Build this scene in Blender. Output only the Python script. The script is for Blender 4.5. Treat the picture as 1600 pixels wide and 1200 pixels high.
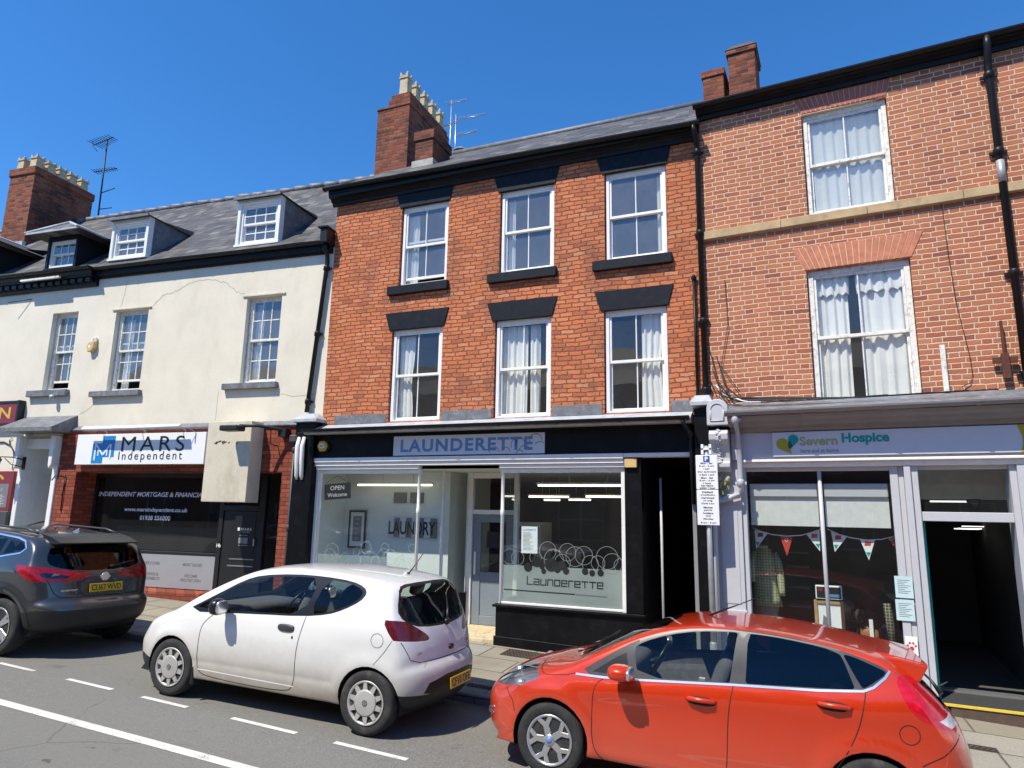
import bpy, bmesh, math, random
import numpy as np
from mathutils import Vector, Matrix
from mathutils.bvhtree import BVHTree
random.seed(7)
C = bpy.context.scene.collection
R = math.radians
for o in list(bpy.data.objects): bpy.data.objects.remove(o)

# ------------------------------------------------------------------ camera
CAMH = 2.15
def cam_axes(yaw, pitch, roll):
    cy, sy, cp, sp, cr, sr = math.cos(yaw), math.sin(yaw), math.cos(pitch), math.sin(pitch), math.cos(roll), math.sin(roll)
    right = Vector((cy, -sy, 0)); fwd = Vector((sy*cp, cy*cp, sp)); up = right.cross(fwd)
    return cr*right + sr*up, -sr*right + cr*up, fwd
cr_, cu_, cf_ = cam_axes(R(-22.37), R(10.78), R(1.04))
cam_d = bpy.data.cameras.new('camera'); cam = bpy.data.objects.new('camera', cam_d); C.objects.link(cam)
cam_d.sensor_width = 36; cam_d.lens = 1050/1600*36; cam_d.clip_start = .05; cam_d.clip_end = 3000
cam.matrix_world = Matrix(((cr_.x, cu_.x, -cf_.x, 0), (cr_.y, cu_.y, -cf_.y, 0), (cr_.z, cu_.z, -cf_.z, CAMH), (0, 0, 0, 1)))
bpy.context.scene.camera = cam

# ------------------------------------------------------------------ sun, sky, exposure
SUN = Vector((.45, 1, -1.62)).normalized()          # the way the light travels
sd = bpy.data.lights.new('sun', 'SUN'); sd.energy = 4.3; sd.angle = R(.5); sd.color = (1, .925, .79)
so = bpy.data.objects.new('sun', sd); C.objects.link(so)
so.rotation_euler = SUN.to_track_quat('-Z', 'Y').to_euler()
w = bpy.data.worlds.new('World'); bpy.context.scene.world = w; w.use_nodes = True
nt = w.node_tree
sky = nt.nodes.new('ShaderNodeTexSky'); sky.sky_type = 'NISHITA'; sky.sun_disc = False
sky.sun_elevation = math.asin(-SUN.z); sky.sun_rotation = math.atan2(-SUN.x, -SUN.y)
sky.air_density = 1.0; sky.dust_density = 0; sky.ozone_density = 10; sky.altitude = 0
nt.nodes['Background'].inputs[1].default_value = .15
hs = nt.nodes.new('ShaderNodeHueSaturation'); hs.inputs['Saturation'].default_value = 1.15      # the deep clear blue of this June sky
nt.links.new(sky.outputs[0], hs.inputs['Color']); nt.links.new(hs.outputs[0], nt.nodes['Background'].inputs[0])
vs = bpy.context.scene.view_settings
vs.view_transform = 'Standard'; vs.look = 'None'; vs.exposure = .50; vs.gamma = 1; vs.use_curve_mapping = False

# ------------------------------------------------------------------ materials
class NT:
    """small helper round a node tree"""
    def __init__(s, name):
        s.m = bpy.data.materials.new(name); s.m.use_nodes = True
        s.t = s.m.node_tree; s.b = s.t.nodes['Principled BSDF']; s.out = s.t.nodes['Material Output']
    def n(s, typ, **kw):
        x = s.t.nodes.new('ShaderNode'+typ)
        for k, v in kw.items(): setattr(x, k, v)
        return x
    def put(s, sock, v):
        if hasattr(v, 'is_output') or isinstance(v, bpy.types.NodeSocket): s.t.links.new(v, sock)
        else: sock.default_value = v
    def math(s, op, a, b=0, c=None):
        x = s.n('Math', operation=op); s.put(x.inputs[0], a); s.put(x.inputs[1], b)
        if c is not None: s.put(x.inputs[2], c)
        return x.outputs[0]
    def mix(s, f, a, b, bt='MIX'):
        x = s.n('Mix', data_type='RGBA', blend_type=bt)
        s.put(x.inputs[0], f); s.put(x.inputs[6], a); s.put(x.inputs[7], b); return x.outputs[2]
    def noise(s, scale, detail=4, rough=.6, vec=None, sc=None):
        x = s.n('TexNoise'); x.inputs['Scale'].default_value = scale; x.inputs['Detail'].default_value = detail; x.inputs['Roughness'].default_value = rough
        v = vec if vec is not None else s.co()
        if sc is not None:
            mp = s.n('Mapping'); mp.inputs['Scale'].default_value = sc; s.t.links.new(v, mp.inputs[0]); v = mp.outputs[0]
        s.t.links.new(v, x.inputs['Vector']); return x.outputs[0]
    def co(s):
        if not hasattr(s, '_co'): s._co = s.n('TexCoord').outputs['Object']
        return s._co
    def ramp(s, f, stops):
        x = s.n('ValToRGB'); e = x.color_ramp.elements
        while len(e) < len(stops): e.new(.5)
        for i, (p, c) in enumerate(stops):
            e[i].position = p; e[i].color = (*c, 1) if not isinstance(c, (int, float)) else (c, c, c, 1)
        s.put(x.inputs[0], f); return x.outputs[0]
    def bump(s, h, strength, dist=.01):
        x = s.n('Bump'); x.inputs['Strength'].default_value = strength; x.inputs['Distance'].default_value = dist
        s.put(x.inputs['Height'], h); s.t.links.new(x.outputs[0], s.b.inputs['Normal'])
    def rgb(s, c): return (*c, 1)

def pm(name, col, rough=.6, var=.12, scale=5, bump=0, bscale=120, metal=0, spec=.5, coat=0, streak=False, dirt=None):
    m = NT(name); b = m.b
    b.inputs['Roughness'].default_value = rough; b.inputs['Metallic'].default_value = metal
    b.inputs['Specular IOR Level'].default_value = spec; b.inputs['Coat Weight'].default_value = coat
    lo = tuple(c*(1-var) for c in col); hi = tuple(min(1, c*(1+var)) for c in col)
    f = m.noise(scale, 5, .65, sc=(1, 1, .25) if streak else None)
    c = m.ramp(f, [(.3, lo), (.7, hi)])
    if dirt:
        g = m.ramp(m.noise(dirt[1], 6, .7), [(.52, 0.), (.68, 1.)])
        c = m.mix(m.math('MULTIPLY', g, dirt[2]), c, m.rgb(dirt[0]))
    m.t.links.new(c, b.inputs['Base Color'])
    if bump: m.bump(m.noise(bscale, 4, .6), bump, .01)
    return m.m

def emit(name, col, s):
    m = NT(name); m.b.inputs['Base Color'].default_value = (.8, .8, .8, 1)
    m.b.inputs['Emission Color'].default_value = (*col, 1); m.b.inputs['Emission Strength'].default_value = s; return m.m

def glass(name, tint=(.9, .93, .93), refl=1.0, rough=.0, wav=.0, haze=0):
    """thin pane: tinted transparency plus a mirror that grows at grazing angles"""
    m = NT(name); t = m.t; t.nodes.remove(m.b)
    tr = m.n('BsdfTransparent'); tr.inputs[0].default_value = (*tint, 1)
    gl = m.n('BsdfGlossy'); gl.inputs['Roughness'].default_value = rough; gl.inputs[0].default_value = (.95, .97, 1, 1)
    ge = m.n('NewGeometry')
    dt = m.n('VectorMath', operation='DOT_PRODUCT'); t.links.new(ge.outputs['Incoming'], dt.inputs[1])
    if wav:
        bp = m.n('Bump'); bp.inputs['Strength'].default_value = wav; bp.inputs['Distance'].default_value = .02
        t.links.new(m.noise(2.2, 2, .5), bp.inputs['Height']); t.links.new(bp.outputs[0], gl.inputs['Normal'])
    t.links.new(ge.outputs['Normal'], dt.inputs[0])
    c1 = m.math('SUBTRACT', 1, m.math('ABSOLUTE', dt.outputs['Value']))
    sch = m.math('ADD', .042, m.math('MULTIPLY', .958, m.math('POWER', c1, 5)))
    mx = m.n('MixShader'); t.links.new(m.math('MINIMUM', 1, m.math('MULTIPLY', sch, 1.8*refl)), mx.inputs[0])
    t.links.new(tr.outputs[0], mx.inputs[1]); t.links.new(gl.outputs[0], mx.inputs[2]); last = mx.outputs[0]
    if haze:                    # pale dusty haze put in to lift the dark panes
        df = m.n('BsdfDiffuse'); df.inputs[0].default_value = (.62, .63, .62, 1); m2 = m.n('MixShader')
        t.links.new(m.math('MULTIPLY', m.ramp(m.noise(3, 5, .7), [(.25, .5), (.75, 1.)]), haze), m2.inputs[0]); t.links.new(last, m2.inputs[1]); t.links.new(df.outputs[0], m2.inputs[2]); last = m2.outputs[0]
    t.links.new(last, m.out.inputs[0])
    return m.m

def brick(name, H, SL, HD, mort, stops, mcol, jit=.25, bumpd=.012, soot=None, mortvar=.2, wob=.006, rough=.9, sooty=0, diag=True):
    """bricks laid in courses of height H: stretchers SL and (if HD) headers HD, in object metres"""
    m = NT(name); t = m.t
    sp = m.n('SeparateXYZ'); t.links.new(m.co(), sp.inputs[0])
    wobn = m.noise(14, 2, .5)
    wo = m.math('MULTIPLY', m.math('SUBTRACT', wobn, .5), wob*2)
    X = m.math('ADD', m.math('ADD', sp.outputs[0], sp.outputs[1]), wo) if diag else m.math('ADD', sp.outputs[0], wo)
    slow = m.math('MULTIPLY', m.math('SUBTRACT', m.noise(.9, 2, .5), .5), wob*6)
    Zc = m.math('ADD', m.math('ADD', sp.outputs[2] if diag else sp.outputs[1], wo), slow)
    rz = m.math('DIVIDE', Zc, H); row = m.math('FLOOR', rz); fz = m.math('FRACT', m.math('ADD', rz, 100))
    P = SL+HD
    odd = m.math('FLOORED_MODULO', row, 2)
    wn = m.n('TexWhiteNoise', noise_dimensions='1D'); t.links.new(row, wn.inputs['W'])
    sh = m.math('ADD', m.math('MULTIPLY', odd, P*.5), m.math('MULTIPLY', wn.outputs[0], jit*P))
    xs = m.math('DIVIDE', m.math('ADD', m.math('ADD', X, sh), 500*P), P)
    cell = m.math('FLOOR', xs); p = m.math('MULTIPLY', m.math('FRACT', xs), P)
    if HD:
        ish = m.math('GREATER_THAN', p, SL)
        a = m.math('SUBTRACT', p, m.math('MULTIPLY', ish, SL))
        wd = m.math('ADD', SL, m.math('MULTIPLY', ish, HD-SL))
        idx = m.math('ADD', m.math('MULTIPLY', cell, 2), ish)
    else:
        a, wd, idx = p, SL, cell
    dv = m.math('MINIMUM', a, m.math('SUBTRACT', wd, a))
    dh = m.math('MULTIPLY', m.math('MINIMUM', fz, m.math('SUBTRACT', 1, fz)), H)
    dd = m.math('MINIMUM', dv, dh)
    mr = m.n('MapRange', interpolation_type='SMOOTHSTEP'); t.links.new(dd, mr.inputs[0])
    mr.inputs[1].default_value = mort*.32; mr.inputs[2].default_value = mort*.68
    isb = mr.outputs[0]
    cb = m.n('CombineXYZ'); t.links.new(idx, cb.inputs[0]); t.links.new(row, cb.inputs[1])
    w2 = m.n('TexWhiteNoise', noise_dimensions='3D'); t.links.new(cb.outputs[0], w2.inputs['Vector'])
    bc = m.ramp(w2.outputs[0], stops)
    fine = m.noise(55, 4, .7)
    bc = m.mix(.55, bc, m.ramp(fine, [(.3, .45), (.7, 1.)]), 'MULTIPLY')
    patch = m.noise(.8, 5, .65)
    bc = m.mix(m.ramp(patch, [(.4, 0.), (.75, .5)]), bc, m.mix(.5, bc, (.10, .055, .04, 1)))
    mc = m.mix(m.math('MULTIPLY', m.noise(6, 4, .7), mortvar*2), m.rgb(mcol), m.rgb(tuple(c*.45 for c in mcol)))
    col = m.mix(isb, mc, bc)
    if soot:   # run-off staining with shapes of its own, (colour, scale, amount)
        st = m.ramp(m.noise(soot[1], 6, .72, sc=(1, 1, .55)), [(.5, 0.), (.72, 1.)])
        col = m.mix(m.math('MULTIPLY', st, soot[2]), col, m.rgb(soot[0]))
    t.links.new(col, m.b.inputs['Base Color']); m.b.inputs['Roughness'].default_value = rough; m.b.inputs['Specular IOR Level'].default_value = .2
    rnd = m.math('MULTIPLY', w2.outputs[0], .35)
    hgt = m.math('ADD', m.math('MULTIPLY', isb, m.math('ADD', .6, rnd)), m.math('MULTIPLY', fine, .45))
    m.bump(hgt, .8, bumpd)
    return m.m

M = {}
M['brick_old'] = brick('rough_orange_brick', .0735, .222, 0, .017,
    [(0, (.50, .155, .080)), (.10, (.64, .195, .088)), (.30, (.74, .228, .095)), (.65, (.80, .255, .108)), (.88, (.82, .285, .130)), (1, (.80, .34, .18))],
    (.27, .125, .078), bumpd=.040, soot=((.20, .10, .072), 1.6, .80), wob=.020, jit=.35)
M['brick_flem'] = brick('white_jointed_red_brick', .0722, .232, .118, .0140,
    [(0, (.34, .110, .075)), (.12, (.46, .150, .085)), (.4, (.55, .185, .095)), (.75, (.59, .215, .11)), (.92, (.52, .19, .11)), (1, (.64, .27, .13))],
    (.74, .60, .43), bumpd=.014, wob=.009, mortvar=.25, soot=((.22, .11, .08), .7, .22), jit=.06)
M['brick_shop'] = brick('smooth_red_brick', .078, .225, 0, .012,
    [(0, (.25, .055, .034)), (.5, (.34, .080, .044)), (1, (.42, .115, .06))], (.10, .05, .04), bumpd=.008, wob=.002, jit=0)
M['brick_chim'] = brick('weathered_chimney_brick', .075, .222, 0, .014,
    [(0, (.12, .045, .032)), (.4, (.29, .085, .050)), (.8, (.38, .115, .06)), (1, (.30, .14, .10))],
    (.20, .12, .09), bumpd=.03, soot=((.045, .028, .024), 1.1, .85), wob=.009)
M['arch_red'] = pm('rubbed_red_brick_arch', (.52, .19, .105), .9, .22, 9, .4, 60)
M['arch_dark'] = pm('dark_red_brick_arch', (.40, .125, .085), .9, .2, 9, .4, 60)
M['joint'] = pm('lime_joint', (.64, .57, .47), .95, .1, 20)

def render_mat(name, col, stain, amt):
    m = NT(name)
    a = m.noise(.8, 6, .6); b = m.noise(3.2, 5, .6, sc=(1, 1, .5)); d = m.noise(40, 4, .6)
    c = m.ramp(a, [(.3, tuple(x*.90 for x in col)), (.7, tuple(min(1, x*1.05) for x in col))])
    c = m.mix(m.math('MULTIPLY', m.ramp(b, [(.5, 0.), (.75, 1.)]), amt), c, m.rgb(stain))
    c = m.mix(.18, c, m.ramp(d, [(.35, .5), (.65, 1.)]), 'MULTIPLY')
    m.t.links.new(c, m.b.inputs['Base Color']); m.b.inputs['Roughness'].default_value = .85; m.b.inputs['Specular IOR Level'].default_value = .25
    m.bump(m.math('ADD', m.math('MULTIPLY', m.noise(2.0, 3, .5), 2.5), m.noise(60, 5, .6)), .30, .012)
    return m.m
M['render'] = render_mat('cream_render', (.78, .72, .585), (.55, .50, .39), .32)
M['render_inn'] = render_mat('pale_cream_render', (.78, .73, .61), (.56, .52, .42), .25)
M['render_box'] = render_mat('weathered_cream_box', (.66, .61, .48), (.36, .30, .20), .6)

def slate(name):
    m = NT(name); t = m.t
    sp = m.n('SeparateXYZ'); t.links.new(m.co(), sp.inputs[0])
    H = .145; rz = m.math('DIVIDE', m.math('ADD', sp.outputs[2], m.math('MULTIPLY', m.noise(5, 2), .02)), H); row = m.math('FLOOR', rz); fz = m.math('FRACT', rz)
    wn = m.n('TexWhiteNoise', noise_dimensions='1D'); t.links.new(row, wn.inputs['W'])
    xs = m.math('DIVIDE', m.math('ADD', m.math('ADD', sp.outputs[0], 100), m.math('MULTIPLY', wn.outputs[0], .3)), .27)
    cb = m.n('CombineXYZ'); t.links.new(m.math('FLOOR', xs), cb.inputs[0]); t.links.new(row, cb.inputs[1])
    w2 = m.n('TexWhiteNoise', noise_dimensions='3D'); t.links.new(cb.outputs[0], w2.inputs['Vector'])
    fx = m.math('FRACT', xs); ex = m.math('LESS_THAN', m.math('MINIMUM', fx, m.math('SUBTRACT', 1, fx)), .025); ez = m.math('LESS_THAN', fz, .09)
    e = m.math('MAXIMUM', ex, ez)
    c = m.ramp(w2.outputs[0], [(0, (.050, .049, .050)), (.5, (.090, .087, .084)), (.85, (.125, .118, .110)), (1, (.19, .175, .155))])
    c = m.mix(m.ramp(m.noise(3, 6, .7), [(.5, 0.), (.8, .7)]), c, (.12, .105, .085, 1))
    c = m.mix(m.math('MULTIPLY', e, .75), c, (.012, .012, .014, 1))
    t.links.new(c, m.b.inputs['Base Color']); m.b.inputs['Roughness'].default_value = .62; m.b.inputs['Specular IOR Level'].default_value = .4
    m.bump(m.math('ADD', m.math('ADD', m.math('SUBTRACT', 1, fz), m.math('MULTIPLY', w2.outputs[0], .5)), m.math('MULTIPLY', m.noise(30, 4), .35)), .8, .02)
    return m.m
M['slate'] = slate('grey_slate')
M['black'] = pm('black_gloss_paint', (.005, .005, .006), .38, .25, 6, .12, 40, spec=.22, dirt=((.02, .02, .02), 5, .4))
M['navy'] = pm('blue_black_masonry_paint', (.007, .0095, .015), .55, .2, 6, .2, 50, spec=.2, dirt=((.03, .034, .04), 9, .4))
M['iron'] = pm('black_cast_iron', (.010, .010, .011), .42, .3, 12, .2, 60, spec=.3)
M['white'] = pm('white_paint', (.80, .80, .78), .42, .04, 7, .05, 50, dirt=((.55, .53, .48), 9, .25))
M['white_old'] = pm('flaking_white_paint', (.76, .75, .70), .6, .08, 12, .4, 60, dirt=((.26, .22, .17), 14, .75))
M['grey_paint'] = pm('pale_grey_paint', (.50, .51, .54), .42, .05, 6, .08, 40, dirt=((.36, .36, .36), 6, .3))
M['grey_mid'] = pm('mid_grey_paint', (.25, .255, .27), .5, .08, 6, .08, 40)
M['grey_trim'] = pm('warm_grey_trim', (.23, .225, .22), .5, .1, 6, .1, 40)
M['lead'] = pm('lead_sheet', (.15, .155, .17), .55, .3, 7, .3, 20, dirt=((.35, .35, .35), 8, .5))
M['leadlight'] = pm('pale_lead_flashing', (.40, .42, .45), .5, .2, 7, .2, 20)
M['stone'] = pm('buff_sandstone', (.47, .34, .19), .9, .2, 4, .35, 60, dirt=((.26, .19, .12), 6, .5))
M['pot'] = pm('buff_clay_pot', (.52, .42, .27), .85, .2, 8, .2, 60, dirt=((.22, .17, .11), 6, .6))
M['cement'] = pm('grey_cement', (.42, .40, .36), .95, .2, 8, .4, 50)
M['alu'] = pm('dull_aluminium', (.55, .56, .57), .35, .1, 9, 0, 50, metal=.8)
M['galv'] = pm('galvanised_steel', (.38, .39, .40), .5, .15, 9, .1, 50, metal=.35)
M['plastic_dk'] = pm('black_plastic', (.012, .012, .013), .5, .2, 20, .15, 200)
M['plastic_gr'] = pm('grey_plastic', (.06, .062, .066), .5, .15, 20, .1, 200)
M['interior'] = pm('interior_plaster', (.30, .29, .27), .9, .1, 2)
M['shop_wall'] = pm('white_shop_wall', (.72, .76, .74), .7, .04, 2)
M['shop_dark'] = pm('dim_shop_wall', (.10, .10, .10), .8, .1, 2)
M['floor_in'] = pm('dark_floor', (.07, .06, .055), .6, .2, 3)
M['glass'] = glass('window_glass', (.90, .92, .92), .9, 0, .05, .05)
M['glass_old'] = glass('old_window_glass', (.86, .89, .88), 1.9, 0, .10, .17)
M['glass_shop'] = glass('shop_plate_glass', (.88, .92, .90), .55, 0, .015, .02)
M['glass_dark'] = glass('tinted_shop_glass', (.22, .23, .22), .6, 0, .015, .02)
M['curtain'] = pm('white_curtain', (.78, .78, .75), .9, .05, 5)
M['net'] = pm('net_curtain', (.62, .63, .62), .9, .08, 9)
M['yellow'] = pm('yellow_plastic', (.62, .36, .03), .4, .08, 7)
M['orange_cream'] = pm('faded_yellow_plastic', (.62, .44, .18), .5, .08, 7)
M['ink'] = pm('black_lettering', (.010, .010, .012), .5, .1, 7)
M['letter_white'] = pm('white_lettering', (.82, .82, .82), .5, .03, 7)
M['letter_silver'] = pm('silver_lettering', (.55, .55, .56), .4, .05, 7)
M['sign_white'] = pm('white_sign_panel', (.80, .82, .84), .35, .03, 3)
M['sign_grey'] = pm('pale_grey_sign_panel', (.60, .64, .69), .38, .04, 3, dirt=((.46, .49, .53), 3, .3))
M['logo_blue'] = pm('bright_blue_vinyl', (.010, .22, .56), .4, .03, 5)
M['letter_blue'] = pm('mid_blue_vinyl', (.105, .24, .46), .4, .05, 5)
M['olive'] = pm('olive_vinyl', (.40, .36, .02), .4, .04, 5)
M['teal'] = pm('teal_vinyl', (.0, .34, .29), .4, .04, 5)
M['teal_dk'] = pm('dark_teal_vinyl', (.02, .10, .07), .4, .04, 5)
M['grey_ink'] = pm('grey_lettering', (.18, .18, .19), .5, .05, 5)
M['paper'] = pm('paper', (.78, .80, .81), .8, .03, 5)
M['paper_blue'] = pm('pale_blue_paper', (.50, .66, .68), .8, .05, 9)
M['p_blue'] = pm('parking_blue', (.01, .10, .42), .4, .03, 5)
M['maroon'] = pm('maroon_sign_paint', (.20, .022, .03), .4, .08, 5)
M['gold'] = pm('gold_lettering', (.62, .38, .05), .4, .1, 9)
M['rust'] = pm('rusty_iron', (.10, .035, .022), .9, .3, 20, .4, 60)
M['door_blue'] = pm('grey_blue_door_paint', (.19, .23, .27), .45, .08, 5, .05, 40)
M['wood'] = pm('pale_wood', (.42, .25, .11), .6, .2, 12)
M['brown'] = pm('brown_step_tile', (.09, .06, .045), .6, .2, 9)
M['asphalt_step'] = pm('dark_mat', (.035, .036, .038), .9, .25, 30, .4, 200)
M['yellow_line'] = pm('yellow_nosing', (.70, .52, .06), .6, .1, 9)
M['tile_cream'] = pm('worn_cream_step', (.58, .48, .30), .8, .2, 9, .2, 40, dirt=((.2, .15, .1), 12, .7))
M['tube'] = emit('lit_tube', (1, .93, .75), 2.2)
M['passage_shade'] = pm('brick_darkened_for_shade', (.012, .011, .011), .8, .4, 9, .4, 40, spec=.2)  # near-black colour stands in for the shade inside the passage
M['lamp_ceiling'] = emit('lit_ceiling_panel', (1, .97, .88), 1.3)

# ------------------------------------------------------------------ mesh builder
class MB:
    def __init__(s): s.bm = bmesh.new()
    def quad(s, *p):
        return s.bm.faces.new([s.bm.verts.new(q) for q in p])
    def box(s, x0, x1, y0, y1, z0, z1):
        v = [s.bm.verts.new((x, y, z)) for z in (z0, z1) for y in (y0, y1) for x in (x0, x1)]
        for f in ((0, 2, 3, 1), (4, 5, 7, 6), (0, 1, 5, 4), (2, 6, 7, 3), (0, 4, 6, 2), (1, 3, 7, 5)):
            s.bm.faces.new([v[i] for i in f])
        return s
    def prism(s, poly, v0, v1):
        """outline in (u,z) pushed from v0 to v1"""
        a = [s.bm.verts.new((u, v0, z)) for u, z in poly]; b = [s.bm.verts.new((u, v1, z)) for u, z in poly]
        n = len(poly); s.bm.faces.new(a); s.bm.faces.new(b[::-1])
        for i in range(n): s.bm.faces.new((a[i], b[i], b[(i+1) % n], a[(i+1) % n]))
        return s
    def profile(s, prof, u0, u1):
        """cornice: outline in (v,z) run along u"""
        a = [s.bm.verts.new((u0, v, z)) for v, z in prof]; b = [s.bm.verts.new((u1, v, z)) for v, z in prof]
        n = len(prof); s.bm.faces.new(a); s.bm.faces.new(b[::-1])
        for i in range(n): s.bm.faces.new((a[i], b[i], b[(i+1) % n], a[(i+1) % n]))
        return s
    def tube(s, pts, r, n=10, cap=True):
        pts = [Vector(p) for p in pts]; rings = []
        for i, p in enumerate(pts):
            t = (pts[min(i+1, len(pts)-1)]-pts[max(i-1, 0)]).normalized()
            a = t.cross(Vector((0, 0, 1)) if abs(t.z) < .9 else Vector((1, 0, 0))).normalized(); b = t.cross(a)
            rr = r[i] if isinstance(r, (list, tuple)) else r
            rings.append([s.bm.verts.new(p+a*math.cos(2*math.pi*k/n)*rr+b*math.sin(2*math.pi*k/n)*rr) for k in range(n)])
        for i in range(len(rings)-1):
            for k in range(n): 
                f = s.bm.faces.new((rings[i][k], rings[i][(k+1) % n], rings[i+1][(k+1) % n], rings[i+1][k])); f.smooth = True
        if cap: s.bm.faces.new(rings[0][::-1]); s.bm.faces.new(rings[-1])
        return s
    def lathe(s, prof, c=(0, 0, 0), n=24, axis='z', smooth=True):
        """prof: (radius, height) pairs"""
        rings = []
        for r, hh in prof:
            ring = []
            for k in range(n):
                a = 2*math.pi*k/n; x, y = r*math.cos(a), r*math.sin(a)
                p = (x, y, hh) if axis == 'z' else ((x, hh, y) if axis == 'y' else (hh, x, y))
                ring.append(s.bm.verts.new((p[0]+c[0], p[1]+c[1], p[2]+c[2])))
            rings.append(ring)
        for i in range(len(rings)-1):
            for k in range(n):
                f = s.bm.faces.new((rings[i][k], rings[i][(k+1) % n], rings[i+1][(k+1) % n], rings[i+1][k])); f.smooth = smooth
        for ring in (rings[0][::-1], rings[-1]):
            try: s.bm.faces.new(ring)
            except ValueError: pass
        return s
    def blob(s, c, d, e=2.6, n=20, m=12, rot=None):
        """rounded box (superellipsoid) with half sizes d"""
        def sg(v, p): return math.copysign(abs(v)**p, v)
        rows = []
        for i in range(m+1):
            ph = -math.pi/2+math.pi*i/m; row = []
            for k in range(n):
                th = 2*math.pi*k/n
                q = Vector((d[0]*sg(math.cos(ph), 2/e)*sg(math.cos(th), 2/e), d[1]*sg(math.cos(ph), 2/e)*sg(math.sin(th), 2/e), d[2]*sg(math.sin(ph), 2/e)))
                if rot is not None: q = rot @ q
                row.append(s.bm.verts.new(q+Vector(c)))
            rows.append(row)
        for i in range(m):
            for k in range(n):
                f = s.bm.faces.new((rows[i][k], rows[i][(k+1) % n], rows[i+1][(k+1) % n], rows[i+1][k])); f.smooth = True
        return s
    def wall(s, u0, u1, z0, z1, holes, v=0, depth=.12):
        """wall face with rectangular openings and their reveals"""
        us = sorted({u0, u1, *[h[0] for h in holes], *[h[1] for h in holes]}); zs = sorted({z0, z1, *[h[2] for h in holes], *[h[3] for h in holes]})
        us = [u for u in us if u0 <= u <= u1]; zs = [z for z in zs if z0 <= z <= z1]
        for i in range(len(us)-1):
            for j in range(len(zs)-1):
                cu, cz = (us[i]+us[i+1])/2, (zs[j]+zs[j+1])/2
                if any(h[0] < cu < h[1] and h[2] < cz < h[3] for h in holes): continue
                s.quad((us[i], v, zs[j]), (us[i+1], v, zs[j]), (us[i+1], v, zs[j+1]), (us[i], v, zs[j+1]))
        for a, b, c, d in holes:
            e = v+depth
            s.quad((a, v, c), (a, e, c), (a, e, d), (a, v, d)); s.quad((b, v, c), (b, v, d), (b, e, d), (b, e, c))
            s.quad((a, v, d), (a, e, d), (b, e, d), (b, v, d)); s.quad((a, v, c), (b, v, c), (b, e, c), (a, e, c))
        return s
    def build(s, name, mat, parent=None, frame=None, bevel=0, seg=1, recalc=True, merge=False, smooth_angle=None):
        bm = s.bm
        if merge: bmesh.ops.remove_doubles(bm, verts=bm.verts, dist=1e-5)
        if bevel:
            bmesh.ops.recalc_face_normals(bm, faces=bm.faces)
            ed = [e for e in bm.edges if len(e.link_faces) == 2 and not (e.link_faces[0].smooth and e.link_faces[1].smooth) and e.calc_face_angle(0) > .6]
            bmesh.ops.bevel(bm, geom=ed, offset=bevel, segments=seg, affect='EDGES', profile=.6, clamp_overlap=True)
        if recalc: bmesh.ops.recalc_face_normals(bm, faces=bm.faces)
        me = bpy.data.meshes.new(name); bm.to_mesh(me); bm.free(); me.materials.append(mat)
        return link(name, me, parent, frame)
def link(name, me, parent=None, frame=None):
    o = bpy.data.objects.new(name, me); C.objects.link(o)
    if parent is not None: o.parent = parent
    elif frame is not None: o.matrix_world = frame
    return o
def empty(name, frame=None, parent=None):
    o = bpy.data.objects.new(name, None); C.objects.link(o); o.empty_display_size = .2
    if parent is not None: o.parent = parent
    elif frame is not None: o.matrix_world = frame
    return o
def tag(o, label=None, cat=None, group=None, kind=None):
    if label: o['label'] = label
    if cat: o['category'] = cat
    if group: o['group'] = group
    if kind: o['kind'] = kind
    return o

def glyphs(body, shear=0, bold=0, spacing=1.0, extrude=.0):
    cu = bpy.data.curves.new('lettering', 'FONT'); cu.body = body; cu.size = 1; cu.shear = shear; cu.offset = bold; cu.space_character = spacing
    cu.extrude = extrude; cu.resolution_u = 4; cu.align_x = 'LEFT'
    o = bpy.data.objects.new('lettering', cu); C.objects.link(o)
    dg = bpy.context.evaluated_depsgraph_get(); dg.update()
    me = bpy.data.meshes.new_from_object(o.evaluated_get(dg)); bpy.data.objects.remove(o); bpy.data.curves.remove(cu)
    return me
def text(name, body, parent, mat, u, z, width=None, height=None, size=None, v=0, align='l', shear=0, bold=0, spacing=1.0, rot=None, thick=.0):
    """raised letters on a plane facing -v; width/height are of the inked box, (u,z) its lower-left corner or centre"""
    me = glyphs(body, shear, bold, spacing, .02 if thick else 0)
    co = np.array([tuple(x.co) for x in me.vertices]); lo, hi = co.min(0), co.max(0)
    sx = width/(hi[0]-lo[0]) if width else None; sz = height/(hi[1]-lo[1]) if height else None
    if sx is None: sx = sz if sz else size
    if sz is None: sz = sx if not size else size
    W_ = (hi[0]-lo[0])*sx; u0 = u-(W_/2 if align == 'c' else (W_ if align == 'r' else 0))
    for x in me.vertices:
        a, b, c = x.co
        p = Vector(((a-lo[0])*sx+u0, v-(c+.02 if thick else 0)*thick/.04*1.0, (b-lo[1])*sz+z))
        x.co = p if rot is None else rot @ p
    me.materials.append(mat); return link(name, me, parent)

# ------------------------------------------------------------------ frames of the three facades
D = 10.10; XL, XR = -7.94, -1.027; G = .04
def frame(x, y, z, yaw): return Matrix.Translation((x, y, z)) @ Matrix.Rotation(yaw, 4, 'Z')
FA = frame(XL, D, 0, 0); FL = frame(XL, D, 0, R(4.75)); FR = frame(XR, D, 0, R(-4.2))
KERB = 7.66
def road_z(x, y):
    c = 0 if y < 5.7 else -.05*min(1, (y-5.7)/(KERB-5.7))
    return -G*(x+3.9)+c
def pave_z(x, y): return -G*(x+3.9)+.045+.075*min(1, (y-KERB)/(D-KERB))

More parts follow.
